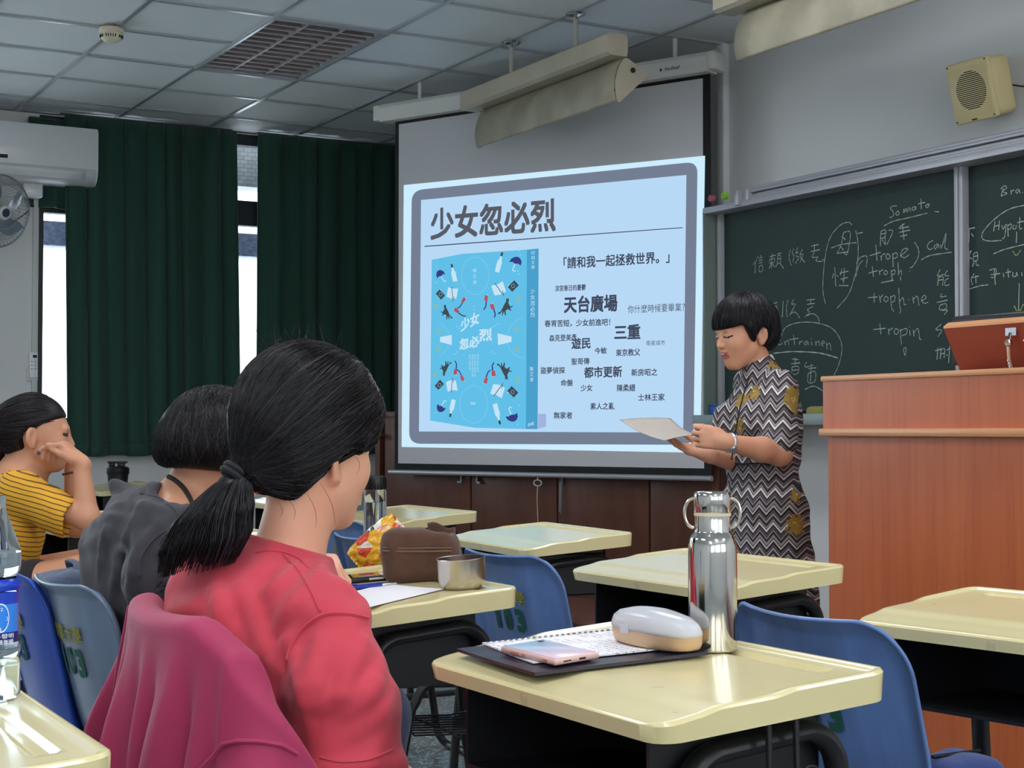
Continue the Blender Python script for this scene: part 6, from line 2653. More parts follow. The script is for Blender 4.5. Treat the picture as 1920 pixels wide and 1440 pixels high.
def ell_strands(c, m, rad, n, start, end, lift=(1.002, 1.02), pts=14, jit=.02):
    """strands lying on an ellipsoid; start(i), end(i) give directions in the ellipsoid's own frame"""
    out = []
    for i in range(n):
        s, e = start(i), end(i)
        D = slerp(np.array(s, float), np.array(e, float), np.linspace(0, 1, pts))
        L = np.linspace(0, 1, pts)
        f = RNG.uniform(*lift)
        w = RNG.normal(0, jit, 3)
        D = D + np.sin(L * PI)[:, None] * w
        D /= np.linalg.norm(D, axis=1)[:, None]
        P = D * np.array(rad) * (f + .006 * np.sin(L * 5 + i))[:, None]
        out.append(np.array(c) + P @ np.array(m, float).T)
    return out


# ================= person in the pink shirt (nearest, seen from behind)
D1_ = 2.5
root = person('person in a pink t-shirt with a low black ponytail, seen from behind', W(560, 1400, 2.5) * 1.0)
root.location = R(CH4[0] - .05, CH4[1], 0)
hf = frame((.66, .75, -.06))
s1 = 1.10
hc = W(574, 840, 2.52)
B = Body()
head_field(B, hc, hf, s1, ear_turn=.75)
nb = W(534, 1072, 2.50)
B.cap(W(574, 905, 2.50), nb, .053, .058, k=.03)
shR, shL = W(604, 1162, 2.36), W(486, 1098, 2.64)
B.cap(nb - ZV * .02, W(520, 1180, 2.5), .06, .10, k=.03)
B.cap(W(520, 1180, 2.5), W(500, 1380, 2.47), .11, .12, k=.03)
B.cap(nb - ZV * .03, shR, .05, .05, k=.03).cap(nb - ZV * .03, shL, .05, .05, k=.03)
elR, wrR = W(676, 1430, 2.30), W(800, 1500, 2.47)
B.chain([shR, elR, wrR], [.048, .040, .025], k=.02)
hand_field(B, wrR, AX + Vector((0, 0, -.25)), Vector((0, 0, -1)), 1, [(.3, .3, .2)] * 4, wr=.024)
elL, wrL = Vector((-.33, 2.83, .70)), W(560, 1052, 2.98)
B.chain([shL, elL, wrL], [.046, .040, .025], k=.02)
tipsL, thL = hand_field(B, wrL, (1, .12, -.12), (0.15, .45, -1), -1, [(.75, 1.0, .6), (.85, 1.05, .6), (.95, 1.1, .6), (1.0, 1.1, .6)], s=.88, thumb=(.55, .15, .05), wr=.025)
hipR, hipL = R(CH4[0] - .05, CH4[1] - .09, .50), R(CH4[0] - .05, CH4[1] + .09, .50)
knR, knL = W(742, 1610, 2.36), R(CH4[0] + .25, CH4[1] + .06, .42)
B.cap(W(500, 1380, 2.47), (hipR + hipL) / 2, .11, .12, k=.03)
for hp, kn in ((hipR, knR), (hipL, knL)):
    an = Vector((kn.x, kn.y, .08)) + AX * .03
    B.chain([hp, kn, an], [.075, .052, .034], k=.03)
    B.cap(an - ZV * .035, an + AX * .15 - ZV * .05, .034, .026, k=.02)
B.build('body', M_skin, root, h=.0045, smooth=2)
# t-shirt
S = Body()
S.ell(W(512, 1210, 2.50), (.124, .178, .145), FA, k=.05)
S.ell(W(432, 1145, 2.52), (.095, .15, .115), FA, k=.06)
S.ell(W(490, 1380, 2.47), (.13, .185, .22), FA, k=.06)
S.cap(nb - ZV * .02, shR + Vector((-.01, 0, .002)), .060, .060, k=.035)
S.cap(nb - ZV * .02, shL, .062, .060, k=.04)
S.cap(nb + Vector((-.01, -.01, -.012)), nb + ZV * .022, .068, .064, k=.02)
S.chain([shR + Vector((0, 0, -.005)), W(634, 1275, 2.32), W(657, 1432, 2.30)], [.066, .073, .083], k=.025)
S.chain([shL, (shL + elL) / 2], [.066, .075], k=.03)
S.warp(folds([((10, 6, 22), 1.9, .3, 1.0), ((30, 0, -12), 1.9, 1.2, 1.0), ((3, 9, 34), 1.7, 2.0, .9)], .0065))


def ridge(SB, pts, r=.012, sink=.007, k=.016):
    P3 = [SB.surf(float(p[0]), float(p[1]), lift=-sink) for p in spline(pts, 3)]
    n = len(P3)
    SB.chain(P3, [max(.003, r * math.sin(PI * (i + .6) / (n + .2))) for i in range(n)], k=k)


for pts in ([(548, 1205), (572, 1290), (586, 1370)], [(556, 1180), (522, 1250), (500, 1330)], [(452, 1100), (482, 1165), (505, 1240)], [(400, 1090), (420, 1150), (432, 1215)],
            [(690, 1185), (655, 1255), (632, 1330)], [(716, 1240), (688, 1305), (640, 1350)], [(728, 1310), (700, 1345), (650, 1385)], [(610, 1180), (590, 1260), (606, 1340)], [(560, 1060), (530, 1100), (500, 1120)]):
    ridge(S, pts)
q_ = W(657, 1432, 2.30)
S.ell(q_ + Vector((.004, 0, -.03)), (.076, .076, .03), op='s', k=.004)
S.cut(nb + ZV * .044, Vector((.28, .12, 1)), k=.003)
M_pink = cloth('pink_tshirt_cloth', (196, 60, 76), wrinkle=.45, wscale=7)
S.build('tshirt', M_pink, root, h=.0045, smooth=2)
# neckline rib and shoulder seams, laid on the shirt
off = root.location


def rel(p):
    return Vector(p) - off


def seam(name, SB, pts, m, r=.0022, lift=.0):
    mb = MB()
    mb.tube([rel(SB.surf(float(p[0]), float(p[1]), lift=lift)) for p in spline(pts, 4)], r, 6)
    return mb.build(name, m, root)


seam('collar_seam', S, [(480, 1036), (505, 1032), (535, 1036), (562, 1048), (578, 1066)], M_pink, .0024)
seam('shoulder_seam', S, [(532, 1040), (560, 1070), (584, 1110), (600, 1146)], M_pink)
seam('armhole_seam', S, [(690, 1158), (650, 1150), (606, 1152), (570, 1176), (545, 1212), (534, 1262)], M_pink, .003)
seam('hem_seam', S, [(600, 1420), (640, 1428), (690, 1424), (735, 1406)], M_pink)
J = Body()
pel = (hipR + hipL) / 2
J.cap(pel + ZV * .06, pel, .115, .125, k=.04)
for hp, kn in ((hipR, knR), (hipL, knL)):
    an = Vector((kn.x, kn.y, .10)) + AX * .03
    J.chain([hp, kn, an], [.092, .070, .055], k=.04)
J.warp(folds([((20, 0, 25), 2.0, 0, 1)], .004))
M_jeans = cloth('blue_jeans_cloth', (44, 66, 120), wrinkle=.4, wscale=20)
J.build('jeans', M_jeans, root, h=.006, smooth=1)
Sh = Body()
for kn in (knR, knL):
    an = Vector((kn.x, kn.y, .05)) + AX * .03
    Sh.cap(an - AX * .04, an + AX * .15 - ZV * .008, .042, .036, k=.02)
    Sh.cut((0, 0, .002), (0, 0, -1))
Sh.build('shoes', mat('shoe_white', (200, 200, 204), .6), root, h=.006)
# hair: cap, ponytail, loose strands
hcen = W(570, 783, 2.50)
hrad = (.119, .113, .122)
Hb = Body()
Hb.ell(hcen, hrad, hf, k=.01)
tie = W(450, 882, 2.43)
Hb.cap(W(500, 835, 2.45), tie, .062, .020, k=.03)
Hb.cap(W(545, 880, 2.45), W(492, 892, 2.435), .050, .026, k=.03)
nrm = Vector((90, 0, -98)).normalized()
pl0 = W(650, 848, 2.44)


def cutfn(P):
    d = (P - _np(pl0)) @ _np(nrm)
    return -d


ec_ = Vector((np.array(hc) + hf @ np.array((-.010, -.088, -.010), np.float32) * s1).tolist())
Hb.ell(ec_, (.034, .026, .040), hf, op='s', k=.006)
Hb._push(cutfn, _np((-99, -99, -99)), _np((99, 99, 99)), 's', .01)
Hb.chain([W(648, 715, 2.46), W(682, 770, 2.50), W(692, 832, 2.53)], [.032, .017, .004], k=.04)
Hb.chain([W(655, 780, 2.45), W(672, 818, 2.46), W(676, 846, 2.47)], [.018, .009, .003], k=.02)
Hc = Hb
Hb.chain([tie, W(430, 912, 2.42), W(408, 962, 2.42), W(396, 1012, 2.42), W(386, 1045, 2.42)], [.013, .019, .032, .032, .014], k=.006)
Hb.build('hair', H1[2], root, h=.004, smooth=2)
hi = np.linalg.inv(hf)
td = (hi @ (np.array(tie) - np.array(hcen))) / np.array(hrad)
td /= np.linalg.norm(td)
st_dirs = []
while len(st_dirs) < 3600:
    d = RNG.normal(0, 1, 3)
    d /= np.linalg.norm(d)
    p = np.array(hcen) + np.array(hf, float) @ (d * np.array(hrad))
    if (p - np.array(pl0)) @ np.array(nrm) < -.004 and d @ td < .93:
        st_dirs.append(d)
P_ = ell_strands(hcen, hf, hrad, len(st_dirs), lambda i: st_dirs[i], lambda i: td + RNG.normal(0, .07, 3), lift=(1.0, 1.016), pts=16, jit=.03)
ok_ = Hb.settle(P_, .0014, .05)
strands('hair_strands', ok_, [H1[0], H1[3], H1[1], H1[0], H1[3]], root, r=.0010)
pc = [np.array(x) for x in (tie, W(430, 912, 2.42), W(406, 962, 2.42), W(394, 1015, 2.42), W(378, 1070, 2.42))]
pr = [.017, .036, .057, .062, .048]
sp_ = np.array(spline(pc, 5))
rr_ = np.interp(np.linspace(0, 1, len(sp_)), np.linspace(0, 1, 5), pr)
PT = []
for i in range(2000):
    a = RNG.uniform(0, 2 * PI)
    q = math.sqrt(RNG.uniform(.5, 1))
    tw = RNG.normal(0, .35)
    end = RNG.uniform(.72, 1.03)
    n_ = int(len(sp_) * min(1, end))
    n_ = max(6, n_)
    aa = a + tw * np.linspace(0, 1, n_)
    o = np.stack([np.cos(aa), np.sin(aa) * .75, np.cos(aa) * .25], -1) * (rr_[:n_] * q)[:, None]
    o[:, 0] += -.02 * np.linspace(0, 1, n_) ** 2 * (1 if math.cos(a) < 0 else -.2)
    PT.append(sp_[:n_] + o)
strands('ponytail_strands', PT, [H1[0], H1[3], H1[1], H1[0], H1[3], H1[0]], root, r=.0011)
FLY = []
for i in range(150):
    d = np.array((RNG.uniform(-.7, .45), RNG.uniform(-.8, .8), 1.0))
    d /= np.linalg.norm(d)
    p0 = np.array(hcen) + np.array(hf, float) @ (d * np.array(hrad))
    v = RNG.normal(0, 1, 3) * .5 + np.array((-.3, 0, .5))
    L_ = RNG.uniform(.006, .022)
    c_ = RNG.normal(0, .012, 3)
    t_ = np.linspace(0, 1, 7)[:, None]
    FLY.append(p0 + v * L_ * t_ + c_ * t_ ** 2)
for x0, y0, x1, y1 in ((540, 935, 550, 975), (575, 925, 592, 990), (600, 905, 628, 985), (664, 852, 668, 890), (520, 940, 524, 970)):
    a_, b_ = np.array(W(x0, y0, 2.435)), np.array(W(x1, y1, 2.44))
    t_ = np.linspace(0, 1, 9)[:, None]
    FLY.append(a_ * (1 - t_) + b_ * t_ + np.array((.008, -.012, 0)) * np.sin(t_ * PI))
strands('flyaway_hair', FLY, [H1[0], H1[3]], root, r=.00038)
sc = MB()
pd = (Vector(W(425, 915, 2.42)) - tie).normalized()
sx_ = pd.orthogonal().normalized()
sy_ = pd.cross(sx_)
for k in range(2):
    sc.tube([rel(tie + pd * (.004 + .009 * k) + (sx_ * math.cos(2 * PI * i / 24) + sy_ * math.sin(2 * PI * i / 24)) * .0215) for i in range(24)], .0062, 8, closed=True)
sc.build('hair_tie', mat('hair_tie_black', (16, 15, 22), .7), root)

# crimson jacket over the chair back
M_jack = cloth('crimson_jacket_cloth', (164, 36, 82), rough=.7, wrinkle=.22, wscale=7)
t = thing('jacket', 'crimson jacket draped over the chair back of the pink shirt person', 'jacket', R(CH4[0], CH4[1], 0), TH)


def sm_(x):
    x = max(0, min(1, x))
    return x * x * (3 - 2 * x)


def jk(a, b):
    # a runs across the back from the window side and round the near edge, b from inside over the top and down outside
    q_ = max(0, (a - .74) / .26)
    y = .235 - .63 * min(a, .74) - .030 * math.sin(min(1, q_) * PI / 2)
    wx = .11 * q_ ** 1.2
    ph = PI / 2 * sm_(q_ * 1.6)
    ox, oy = -math.cos(ph), -math.sin(ph)
    drop = .19 * q_ ** 1.1 + .03 * max(0, (.10 - a) / .10) ** 2
    ztop = CH_TOP + .018 - .05 * sm_((a - .58) / .18) - drop + .012 * (min(.2, abs(y)) / .2) ** 2
    curve = .042 * (min(.22, abs(y)) / .2) ** 2
    if b < .16:
        ang = PI * b / .16
        d_ = -.028 * math.cos(ang)
        z = ztop - .040 * (1 - math.sin(ang)) * (1 if b < .08 else .4)
        bx = -.258 + curve
    else:
        t_ = (b - .16) / .84
        z = ztop - .016 - .68 * t_
        fa = sm_(t_ * 3.2)
        d_ = .028 + .028 * math.sin(min(1, t_ * 1.6) * PI / 2)
        d_ += fa * (.024 * max(0, math.sin(a * 24 + .6 + 1.2 * t_)) ** 1.5 + .010 * math.sin(a * 47 + 3 * t_) + .007 * math.sin(a * 77))
        d_ += .07 * sm_(q_ * 1.4) * sm_(t_ / .45)
        bx = -.258 + curve * (1 - .5 * t_) + .02 * t_
        y += .10 * sm_((.28 - a) / .28) * sm_(t_ / .45)
    return (bx + wx + ox * d_, y + oy * d_, z)


b = MB()
b.grid(jk, 90, 70)
solid(b.build('jacket_body', M_jack, t, smooth=70), .006)
sm = MB()
sm.tube([Vector(jk(.90 - .034 * i, .165 + .012 * i + .0034 * i * i)) + Vector((-.006, -.004, 0)) for i in range(11)], .0034, 6)
sm.build('shoulder_seam', M_jack, t)
sm = MB()
sm.tube([Vector(jk(.06 + .004 * i, .16 + .05 * i)) + Vector((-.006, 0, 0)) for i in range(12)], .003, 6)
sm.build('side_seam', M_jack, t)

# ================= person in the dark grey shirt
root = person('person in a dark grey t-shirt with short black hair bent over a desk', R(CH3[0] - .05, CH3[1], 0))
off = root.location
hf2 = frame((.80, .52, -.35))
hc2 = W(412, 846, 3.12)
B = Body()
head_field(B, hc2, hf2, 1.0)
nb2 = W(340, 948, 3.10)
B.cap(W(392, 880, 3.11), nb2, .052, .060, k=.03)
sR, sL = W(314, 1010, 2.90), W(262, 982, 3.24)
ch2 = W(284, 1038, 3.08)
pel = R(CH3[0] - .05, CH3[1], .50)
B.chain([nb2 - ZV * .02, ch2, pel + ZV * .1, pel], [.06, .095, .105, .115], k=.03)
B.cap(nb2 - ZV * .02, sR, .05, .05, k=.03).cap(nb2 - ZV * .02, sL, .05, .05, k=.03)
eR, wR = W(284, 1185, 2.88), W(430, 1215, 3.22)
B.chain([sR, eR, wR], [.046, .037, .025], k=.02)
hand_field(B, wR, AX, (0, 0, -1), 1, [(.4, .4, .3)] * 4)
eL, wL = sL + AX * .16 - ZV * .22, sL + AX * .38 - ZV * .16
B.chain([sL, eL, wL], [.046, .037, .025], k=.02)
hand_field(B, wL, AX, (0, 0, -1), -1, [(.4, .4, .3)] * 4)
hipR, hipL = pel - BX * .09, pel + BX * .09
kn = [hipR + AX * .42 - ZV * .01, hipL + AX * .42 - ZV * .01]
for hp, k_ in zip((hipR, hipL), kn):
    an = Vector((k_.x, k_.y, .08))
    B.chain([hp, k_, an], [.075, .052, .034], k=.03)
    B.cap(an - ZV * .035, an + AX * .15 - ZV * .05, .034, .026, k=.02)
B.build('body', M_skin3, root, h=.005, smooth=2)
S = Body()
S.ell(W(284, 1068, 3.08), (.125, .18, .14), FA, k=.05)
S.ell(W(272, 1030, 3.10), (.10, .15, .11), FA, k=.04)
S.ell(pel + ZV * .16 - AX * .02, (.135, .18, .20), FA, k=.06)
S.cap(nb2 - ZV * .035 - AX * .02, sR, .060, .062, k=.04)
S.cap(nb2 - ZV * .035 - AX * .02, sL, .060, .056, k=.04)
S.chain([W(285, 950, 3.14), W(226, 912, 3.16)], [.03, .014], k=.025)
S.chain([sR, W(290, 1080, 2.86)], [.066, .064], k=.03)
S.chain([sL, (sL + eL) / 2], [.066, .066], k=.03)
S.warp(folds([((12, 8, 16), 2.2, .6, 1.0), ((24, -8, 14), 2.1, 2.2, 1.2), ((4, 2, 30), 1.6, 0, .8)], .0075))
for pts in ([(228, 930), (204, 1000), (188, 1080)], [(262, 955), (232, 1035), (212, 1120)], [(296, 985), (258, 1050), (244, 1130)], [(240, 925), (262, 945), (300, 960)]):
    ridge(S, pts, .011, .006)
S.ell(W(289, 1090, 2.86), (.054, .054, .026), op='s', k=.004)
S.cap(W(368, 900, 3.06), W(352, 944, 3.04), .066, .062, op='s', k=.008)
M_dark = cloth('dark_grey_tshirt_cloth', (56, 54, 62), wrinkle=.6, wscale=11)
S.build('tshirt', M_dark, root, h=.005, smooth=2)
seam('collar_seam', S, [(262, 926), (298, 934), (330, 958), (352, 992)], M_dark, .0026)
seam('armhole_seam', S, [(338, 985), (306, 998), (278, 1022), (262, 1052), (262, 1080)], M_dark, .0024)
J = Body()
J.cap(pel + ZV * .05, pel, .115, .125, k=.04)
for hp, k_ in zip((hipR, hipL), kn):
    J.chain([hp, k_, Vector((k_.x, k_.y, .09))], [.09, .068, .055], k=.04)
J.build('jeans', cloth('grey_blue_denim', (72, 82, 106), wrinkle=.5, wscale=22), root, h=.006)
Sh = Body()
for k_ in kn:
    an = Vector((k_.x, k_.y, .05))
    Sh.cap(an - AX * .04, an + AX * .15 - ZV * .008, .042, .036, k=.02)
    Sh.cut((0, 0, .002), (0, 0, -1))
Sh.build('shoes', mat('shoe_dark', (50, 50, 56), .6), root, h=.007)
ls = MB()


def near_surf(px, py):
    p1, p2 = B.surf(px, py, lift=.002), S.surf(px, py, lift=.002)
    return rel(p1 if p1.y < p2.y else p2)


_lp = [near_surf(float(p[0]), float(p[1])) for p in spline([(308, 890), (328, 900), (345, 916), (358, 938), (368, 962)], 5)]
_lp = [p for p in _lp if (p + off).y < 3.35]
ls.tube(_lp, .0048, 8)
ls.build('lanyard', mat('lanyard_black', (38, 34, 36), .7), root)
hcen = W(408, 824, 3.10)
hrad = (.112, .098, .104)
Hb = Body()
Hb.ell(hcen, hrad, hf2, k=.01)
qh = lambda x, y, z: np.array(hcen, np.float32) + hf2 @ np.array((x, y, z), np.float32)
Hb.ell(qh(-.045, 0, -.04), (.068, .085, .062), hf2, k=.03)
Hb.box(qh(.11, 0, -.06), (.075, .12, .075), hf2, .01, op='s', k=.01)
Hb.cut(qh(-.06, 0, -.080), hf2 @ np.array((.25, 0, -1), np.float32), k=.02)
Hb.build('hair', H1[2], root, h=.004, smooth=2)
P_ = []
crown = np.array((-.35, .0, .92))
for i in range(2200):
    ph = RNG.uniform(0, 2 * PI)
    fr = (1 + math.cos(ph)) / 2
    el = -.66 * (1 - fr) + .1 * fr + RNG.normal(0, .06)
    e = np.array((math.cos(ph) * math.sqrt(max(.05, 1 - el * el)), math.sin(ph) * math.sqrt(max(.05, 1 - el * el)), el))
    P_ += ell_strands(hcen, hf2, hrad, 1, lambda i: crown + RNG.normal(0, .22, 3), lambda i: e, lift=(1.0, 1.025), pts=13, jit=.03)
strands('hair_strands', Hb.settle(P_, .0016, .06), H1, root, r=.0010)

# ================= person in the yellow striped shirt
root = person('person in a yellow striped t-shirt resting chin on hand by the window wall', R(CH6[0] - .05, CH6[1], 0))
off = root.location
f3 = Vector((.96, .22, -.08))
hf3 = frame(f3)
hc3 = W(72, 812, 5.0)
B = Body()
q3 = head_field(B, hc3, hf3, 1.02)
nb3 = W(40, 893, 5.0)
B.cap(W(60, 845, 5.0), nb3, .050, .058, k=.03)
sR, sL = W(42, 925, 4.88), W(22, 918, 5.14)
ch3 = W(5, 970, 5.0)
pel = R(CH6[0] - .05, CH6[1], .57)
B.chain([nb3, ch3, pel + ZV * .08, pel], [.08, .10, .105, .115], k=.03)
B.cap(nb3 - ZV * .02, sR, .048, .048, k=.03).cap(nb3 - ZV * .02, sL, .048, .048, k=.03)
eR, wR = W(164, 972, 4.84), W(152, 868, 4.86)
B.chain([sR, eR, wR], [.045, .036, .025], k=.02)
tp3, th3 = hand_field(B, wR, (-.62, .08, .62), (-.72, .1, -.65), 1, [(.75, .55, .35), (.95, .7, .4), (1.0, .75, .4), (1.0, .8, .4)], s=.98, thumb=(.15, -.1, -.1), wr=.025)
eL, wL = W(143, 985, 5.14), W(135, 868, 5.12)
B.chain([sL, eL, wL], [.045, .037, .026], k=.02)
hand_field(B, wL, (-.5, 0, .8), (-.8, 0, -.5), -1, [(.8, .7, .4)] * 4, s=.95)
hipR, hipL = pel - BX * .09, pel + BX * .09
kn = [W(186, 1068, 4.78), W(194, 1054, 5.05)]
for hp, k_ in zip((hipR, hipL), kn):
    an = Vector((k_.x, k_.y, .08))
    B.chain([hp, k_, an], [.078, .056, .034], k=.03)
    B.cap(an - ZV * .035, an + AX * .15 - ZV * .05, .034, .026, k=.02)


def paint3(c):
    l = (c - np.array(hc3)) @ np.array(hf3, float) / 1.02
    o = np.zeros(len(c))
    eye = (l[:, 0] > .066) & (np.abs(np.abs(l[:, 1]) - .031) < .017) & (np.abs(l[:, 2] - .001) < .0055)
    o[eye] = 1
    for t_ in (th3, tp3[0]):
        o[np.sqrt(((c - np.array(t_) - np.array((.0, -.004, .002))) ** 2).sum(1)) < .0078] = 3
    lip = (l[:, 0] > .085) & (np.abs(l[:, 1]) < .02) & (l[:, 2] < -.052) & (l[:, 2] > -.076)
    o[lip] = 2
    return o


B.build('body', [M_skin2, M_lash, M_lips, mat('nail_blue', (74, 84, 108), .3)], root, h=.0036, smooth=1, paint=paint3)


def striped():
    k = NT('yellow_striped_cloth')
    tc = k.n('ShaderNodeTexCoord')
    sx = k.n('ShaderNodeSeparateXYZ')
    k.l(tc.outputs['Object'], sx.inputs[0])
    n1 = k.n('ShaderNodeTexNoise', i_Scale=9.0, i_Detail=3.0)
    k.l(tc.outputs['Object'], n1.inputs['Vector'])
    z = k.math('ADD', sx.outputs[2], k.math('MULTIPLY', n1.outputs[0], .012))
    z = k.math('ADD', z, k.math('MULTIPLY', sx.outputs[0], .28))
    fr = k.math('FRACT', k.math('MULTIPLY', z, 66.0))
    ln = k.math('LESS_THAN', fr, .22)
    k.l(k.mix(ln, lin((224, 166, 44)), lin((92, 66, 40))), k.b.inputs['Base Color'])
    k.b.inputs['Roughness'].default_value = .85
    k.bump(n1.outputs[0], .35, .02)
    return k.m


M_yel = striped()
S = Body()
S.ell(W(5, 990, 5.0), (.115, .172, .145), FA, k=.05)
S.ell(W(-5, 1040, 5.0), (.115, .17, .17), FA, k=.06)
S.cap(nb3 - ZV * .03, sR, .062, .064, k=.05).cap(nb3 - ZV * .03, sL, .062, .064, k=.05)
S.cap(nb3 - ZV * .02, nb3 + ZV * .012, .066, .060, k=.03)
S.chain([sR, W(118, 966, 4.85)], [.066, .066], k=.03)
S.chain([sL, (sL + eL) / 2], [.064, .064], k=.03)
S.warp(folds([((14, 8, 10), 2.2, .2, 1.0), ((24, 0, -14), 1.6, 1.0, .7)], .006))
dd = (W(164, 972, 4.84) - sR).normalized()
S.ell(W(124, 969, 4.85) + dd * .02, (.056, .056, .056), op='s', k=.004)
S.cut(nb3 + ZV * .036, Vector((.35, .1, 1)), k=.003)
S.build('tshirt', M_yel, root, h=.0045, smooth=2)
J = Body()
J.cap(pel + ZV * .05, pel, .118, .125, k=.04)
for hp, k_ in zip((hipR, hipL), kn):
    J.cap(hp, hp + (k_ - hp) * .32, .092, .084, k=.04)
J.build('shorts', cloth('black_shorts_cloth', (32, 30, 36)), root, h=.006)
Sh = Body()
for k_ in kn:
    an = Vector((k_.x, k_.y, .05))
    Sh.cap(an - AX * .04, an + AX * .15 - ZV * .008, .042, .036, k=.02)
    Sh.cut((0, 0, .002), (0, 0, -1))
Sh.build('shoes', mat('shoe_grey', (150, 150, 156), .6), root, h=.007)
hcen = W(62, 798, 5.0)
hrad = (.108, .088, .104)
Hb = Body()
Hb.ell(hcen, hrad, hf3, k=.01)
qh = lambda x, y, z: np.array(hcen, np.float32) + hf3 @ np.array((x, y, z), np.float32)
Hb.ell(qh(-.05, 0, -.035), (.062, .070, .060), hf3, k=.03)
Hb.box(qh(.112, 0, -.075), (.075, .13, .105), np.array(rotm(hf3, 1, -.30)), .02, op='s', k=.012)
for y in (-1, 1):
    Hb.ell(qh(.010, .085 * y, -.055), (.040, .035, .052), hf3, op='s', k=.010)
Hb.cut(qh(-.03, 0, -.085), hf3 @ np.array((.35, 0, -1), np.float32), k=.02)
tie3 = W(4, 806, 5.0)
Hb.cap(qh(-.07, 0, -.0), tie3, .055, .022, k=.04)
Hb.chain([tie3, W(-12, 820, 5.0), W(-14, 860, 4.99), W(-2, 895, 4.97)], [.024, .036, .034, .012], k=.015)
Hb.build('hair', H2[2], root, h=.0042, smooth=2)
td3 = np.array((-.93, 0, -.20))
P_ = []
for i in range(1500):
    d = RNG.normal(0, 1, 3)
    d /= np.linalg.norm(d)
    if d[0] > .68 - .35 * d[2] + .0 or (d[2] < -.25 and d[0] > -.3) or d @ td3 > .9:
        continue
    P_ += ell_strands(hcen, hf3, hrad, 1, lambda i: d, lambda i: td3 + RNG.normal(0, .07, 3), lift=(1.0, 1.02), pts=12, jit=.02)
SIDE = []
for x0, x1 in ((80, 78), (82, 82)):
    a_, b_ = np.array(W(x0, 800, 4.90)), np.array(W(x1, 850, 4.91))
    t_ = np.linspace(0, 1, 9)[:, None]
    SIDE.append(a_ * (1 - t_) + b_ * t_ + np.array((.006, -.006, 0)) * np.sin(t_ * PI))
strands('hair_strands', Hb.settle(P_, .0016, .035), H2, root, r=.0011)
sc = MB()
for k in range(2):
    sc.tube([rel(tie3 + Vector((.006 * k, 0, 0)) + Vector((0, math.cos(2 * PI * i / 20), math.sin(2 * PI * i / 20))) * .026) for i in range(20)], .006, 6, closed=True)
sc.build('hair_tie', mat('hair_tie_grey', (60, 60, 64), .6, vary=.6, vscale=200), root)
br = MB()
bc = W(137, 886, 5.12)
for i in range(22):
    a = 2 * PI * i / 22
    br.add(*(lambda m_: (m_.v, m_.f))(MB().lathe([(.0005, -.004), (.0035, -.002), (.004, 0), (.0035, .002), (.0005, .004)], 8, Matrix.Translation(rel(bc + Vector((.031 * math.cos(a), .031 * math.sin(a), .006 * math.cos(a))))))))
br.build('bracelet', mat('bracelet_brown', (84, 52, 44), .4), root)

# ================= presenter
pbase = W(1436, 1000, 5.5)
root = person('person in a chevron patterned dress standing and reading from a held paper', (pbase.x, pbase.y, 0))
off = root.location
f4 = Vector((-.90, -.40, -.20))
hf4 = frame(f4)
hc4 = W(1396, 622, 5.5)
sc4 = 1.06
fb = frame((-.84, -.54, 0))
lf = Vector(fb[:, 1].tolist())
B = Body()
q4 = head_field(B, hc4, hf4, sc4)
# parted lips
B.ell(q4(.098, 0, -.0625), (.012, .013, .0035), rotm(hf4, 1, 0), op='s', k=.002)
nb4 = W(1432, 706, 5.5)
B.cap(W(1410, 655, 5.5), nb4, .046, .052, k=.02)
sL4, sR4 = W(1462, 728, 5.38), W(1408, 722, 5.64)
ch4, wa4, hp4 = W(1432, 782, 5.5), W(1428, 868, 5.5), W(1432, 960, 5.5)
B.chain([nb4 - ZV * .02, ch4, wa4, hp4], [.045, .085, .085, .105], k=.02)
B.cap(nb4 - ZV * .02, sL4, .042, .042, k=.03).cap(nb4 - ZV * .02, sR4, .042, .042, k=.03)
eL, wL = W(1462, 850, 5.30), W(1361, 829, 5.17)
B.chain([sL4, eL], [.045, .041], k=.02)
B.chain([eL, eL + (wL - eL) * .35, wL], [.041, .040, .0255], k=.02)
tl_, th_l = hand_field(B, wL, (-.97, -.05, .22), (.12, 1, -.12), -1, [(.85, .95, .5), (.95, 1.0, .5), (1.05, 1.0, .5), (1.1, 1.0, .5)], s=.98, thumb=(.30, .02, -.05), wr=.0255)
eR, wR = W(1402, 872, 5.58), W(1328, 853, 5.36)
B.chain([sR4, eR], [.044, .040], k=.02)
B.chain([eR, wR], [.040, .026], k=.02)
tr_, th_r = hand_field(B, wR, (-.96, .05, .28), (.2, -.35, .95), 1, [(.12, .15, .1), (.15, .2, .12), (.2, .25, .15), (.25, .3, .2)], s=.98, thumb=(.5, .3, .2), wr=.026)
for sgn in (-1, 1):
    hj = hp4 + lf * (.085 * sgn)
    kn_ = Vector((hj.x, hj.y, .46)) + lf * (.0) + Vector(fb[:, 0].tolist()) * .02
    an = Vector((hj.x, hj.y, .085))
    B.chain([hj, kn_, an], [.085, .054, .034], k=.03)
    B.cap(an - ZV * .04, an + Vector(fb[:, 0].tolist()) * .15 - ZV * .055, .035, .026, k=.02)


def paint4(c):
    l = (c - np.array(hc4)) @ np.array(hf4, float) / sc4
    o = np.zeros(len(c))
    ay = np.abs(l[:, 1])
    curve = -.004 + .004 * ((ay - .031) / .018) ** 2
    eye = (l[:, 0] > .062) & (np.abs(ay - .031) < .018) & (np.abs(l[:, 2] - curve + .0015) < .0026)
    o[eye] = 1
    lip = (l[:, 0] > .080) & (ay < .0235) & (((l[:, 2] < -.0515) & (l[:, 2] > -.057)) | ((l[:, 2] < -.061) & (l[:, 2] > -.0725)))
    o[lip] = 2
    mo = (l[:, 0] > .078) & (ay < .018) & (l[:, 2] <= -.0560) & (l[:, 2] >= -.0625)
    o[mo] = 3
    o[mo & (ay < .013)] = 4
    return o


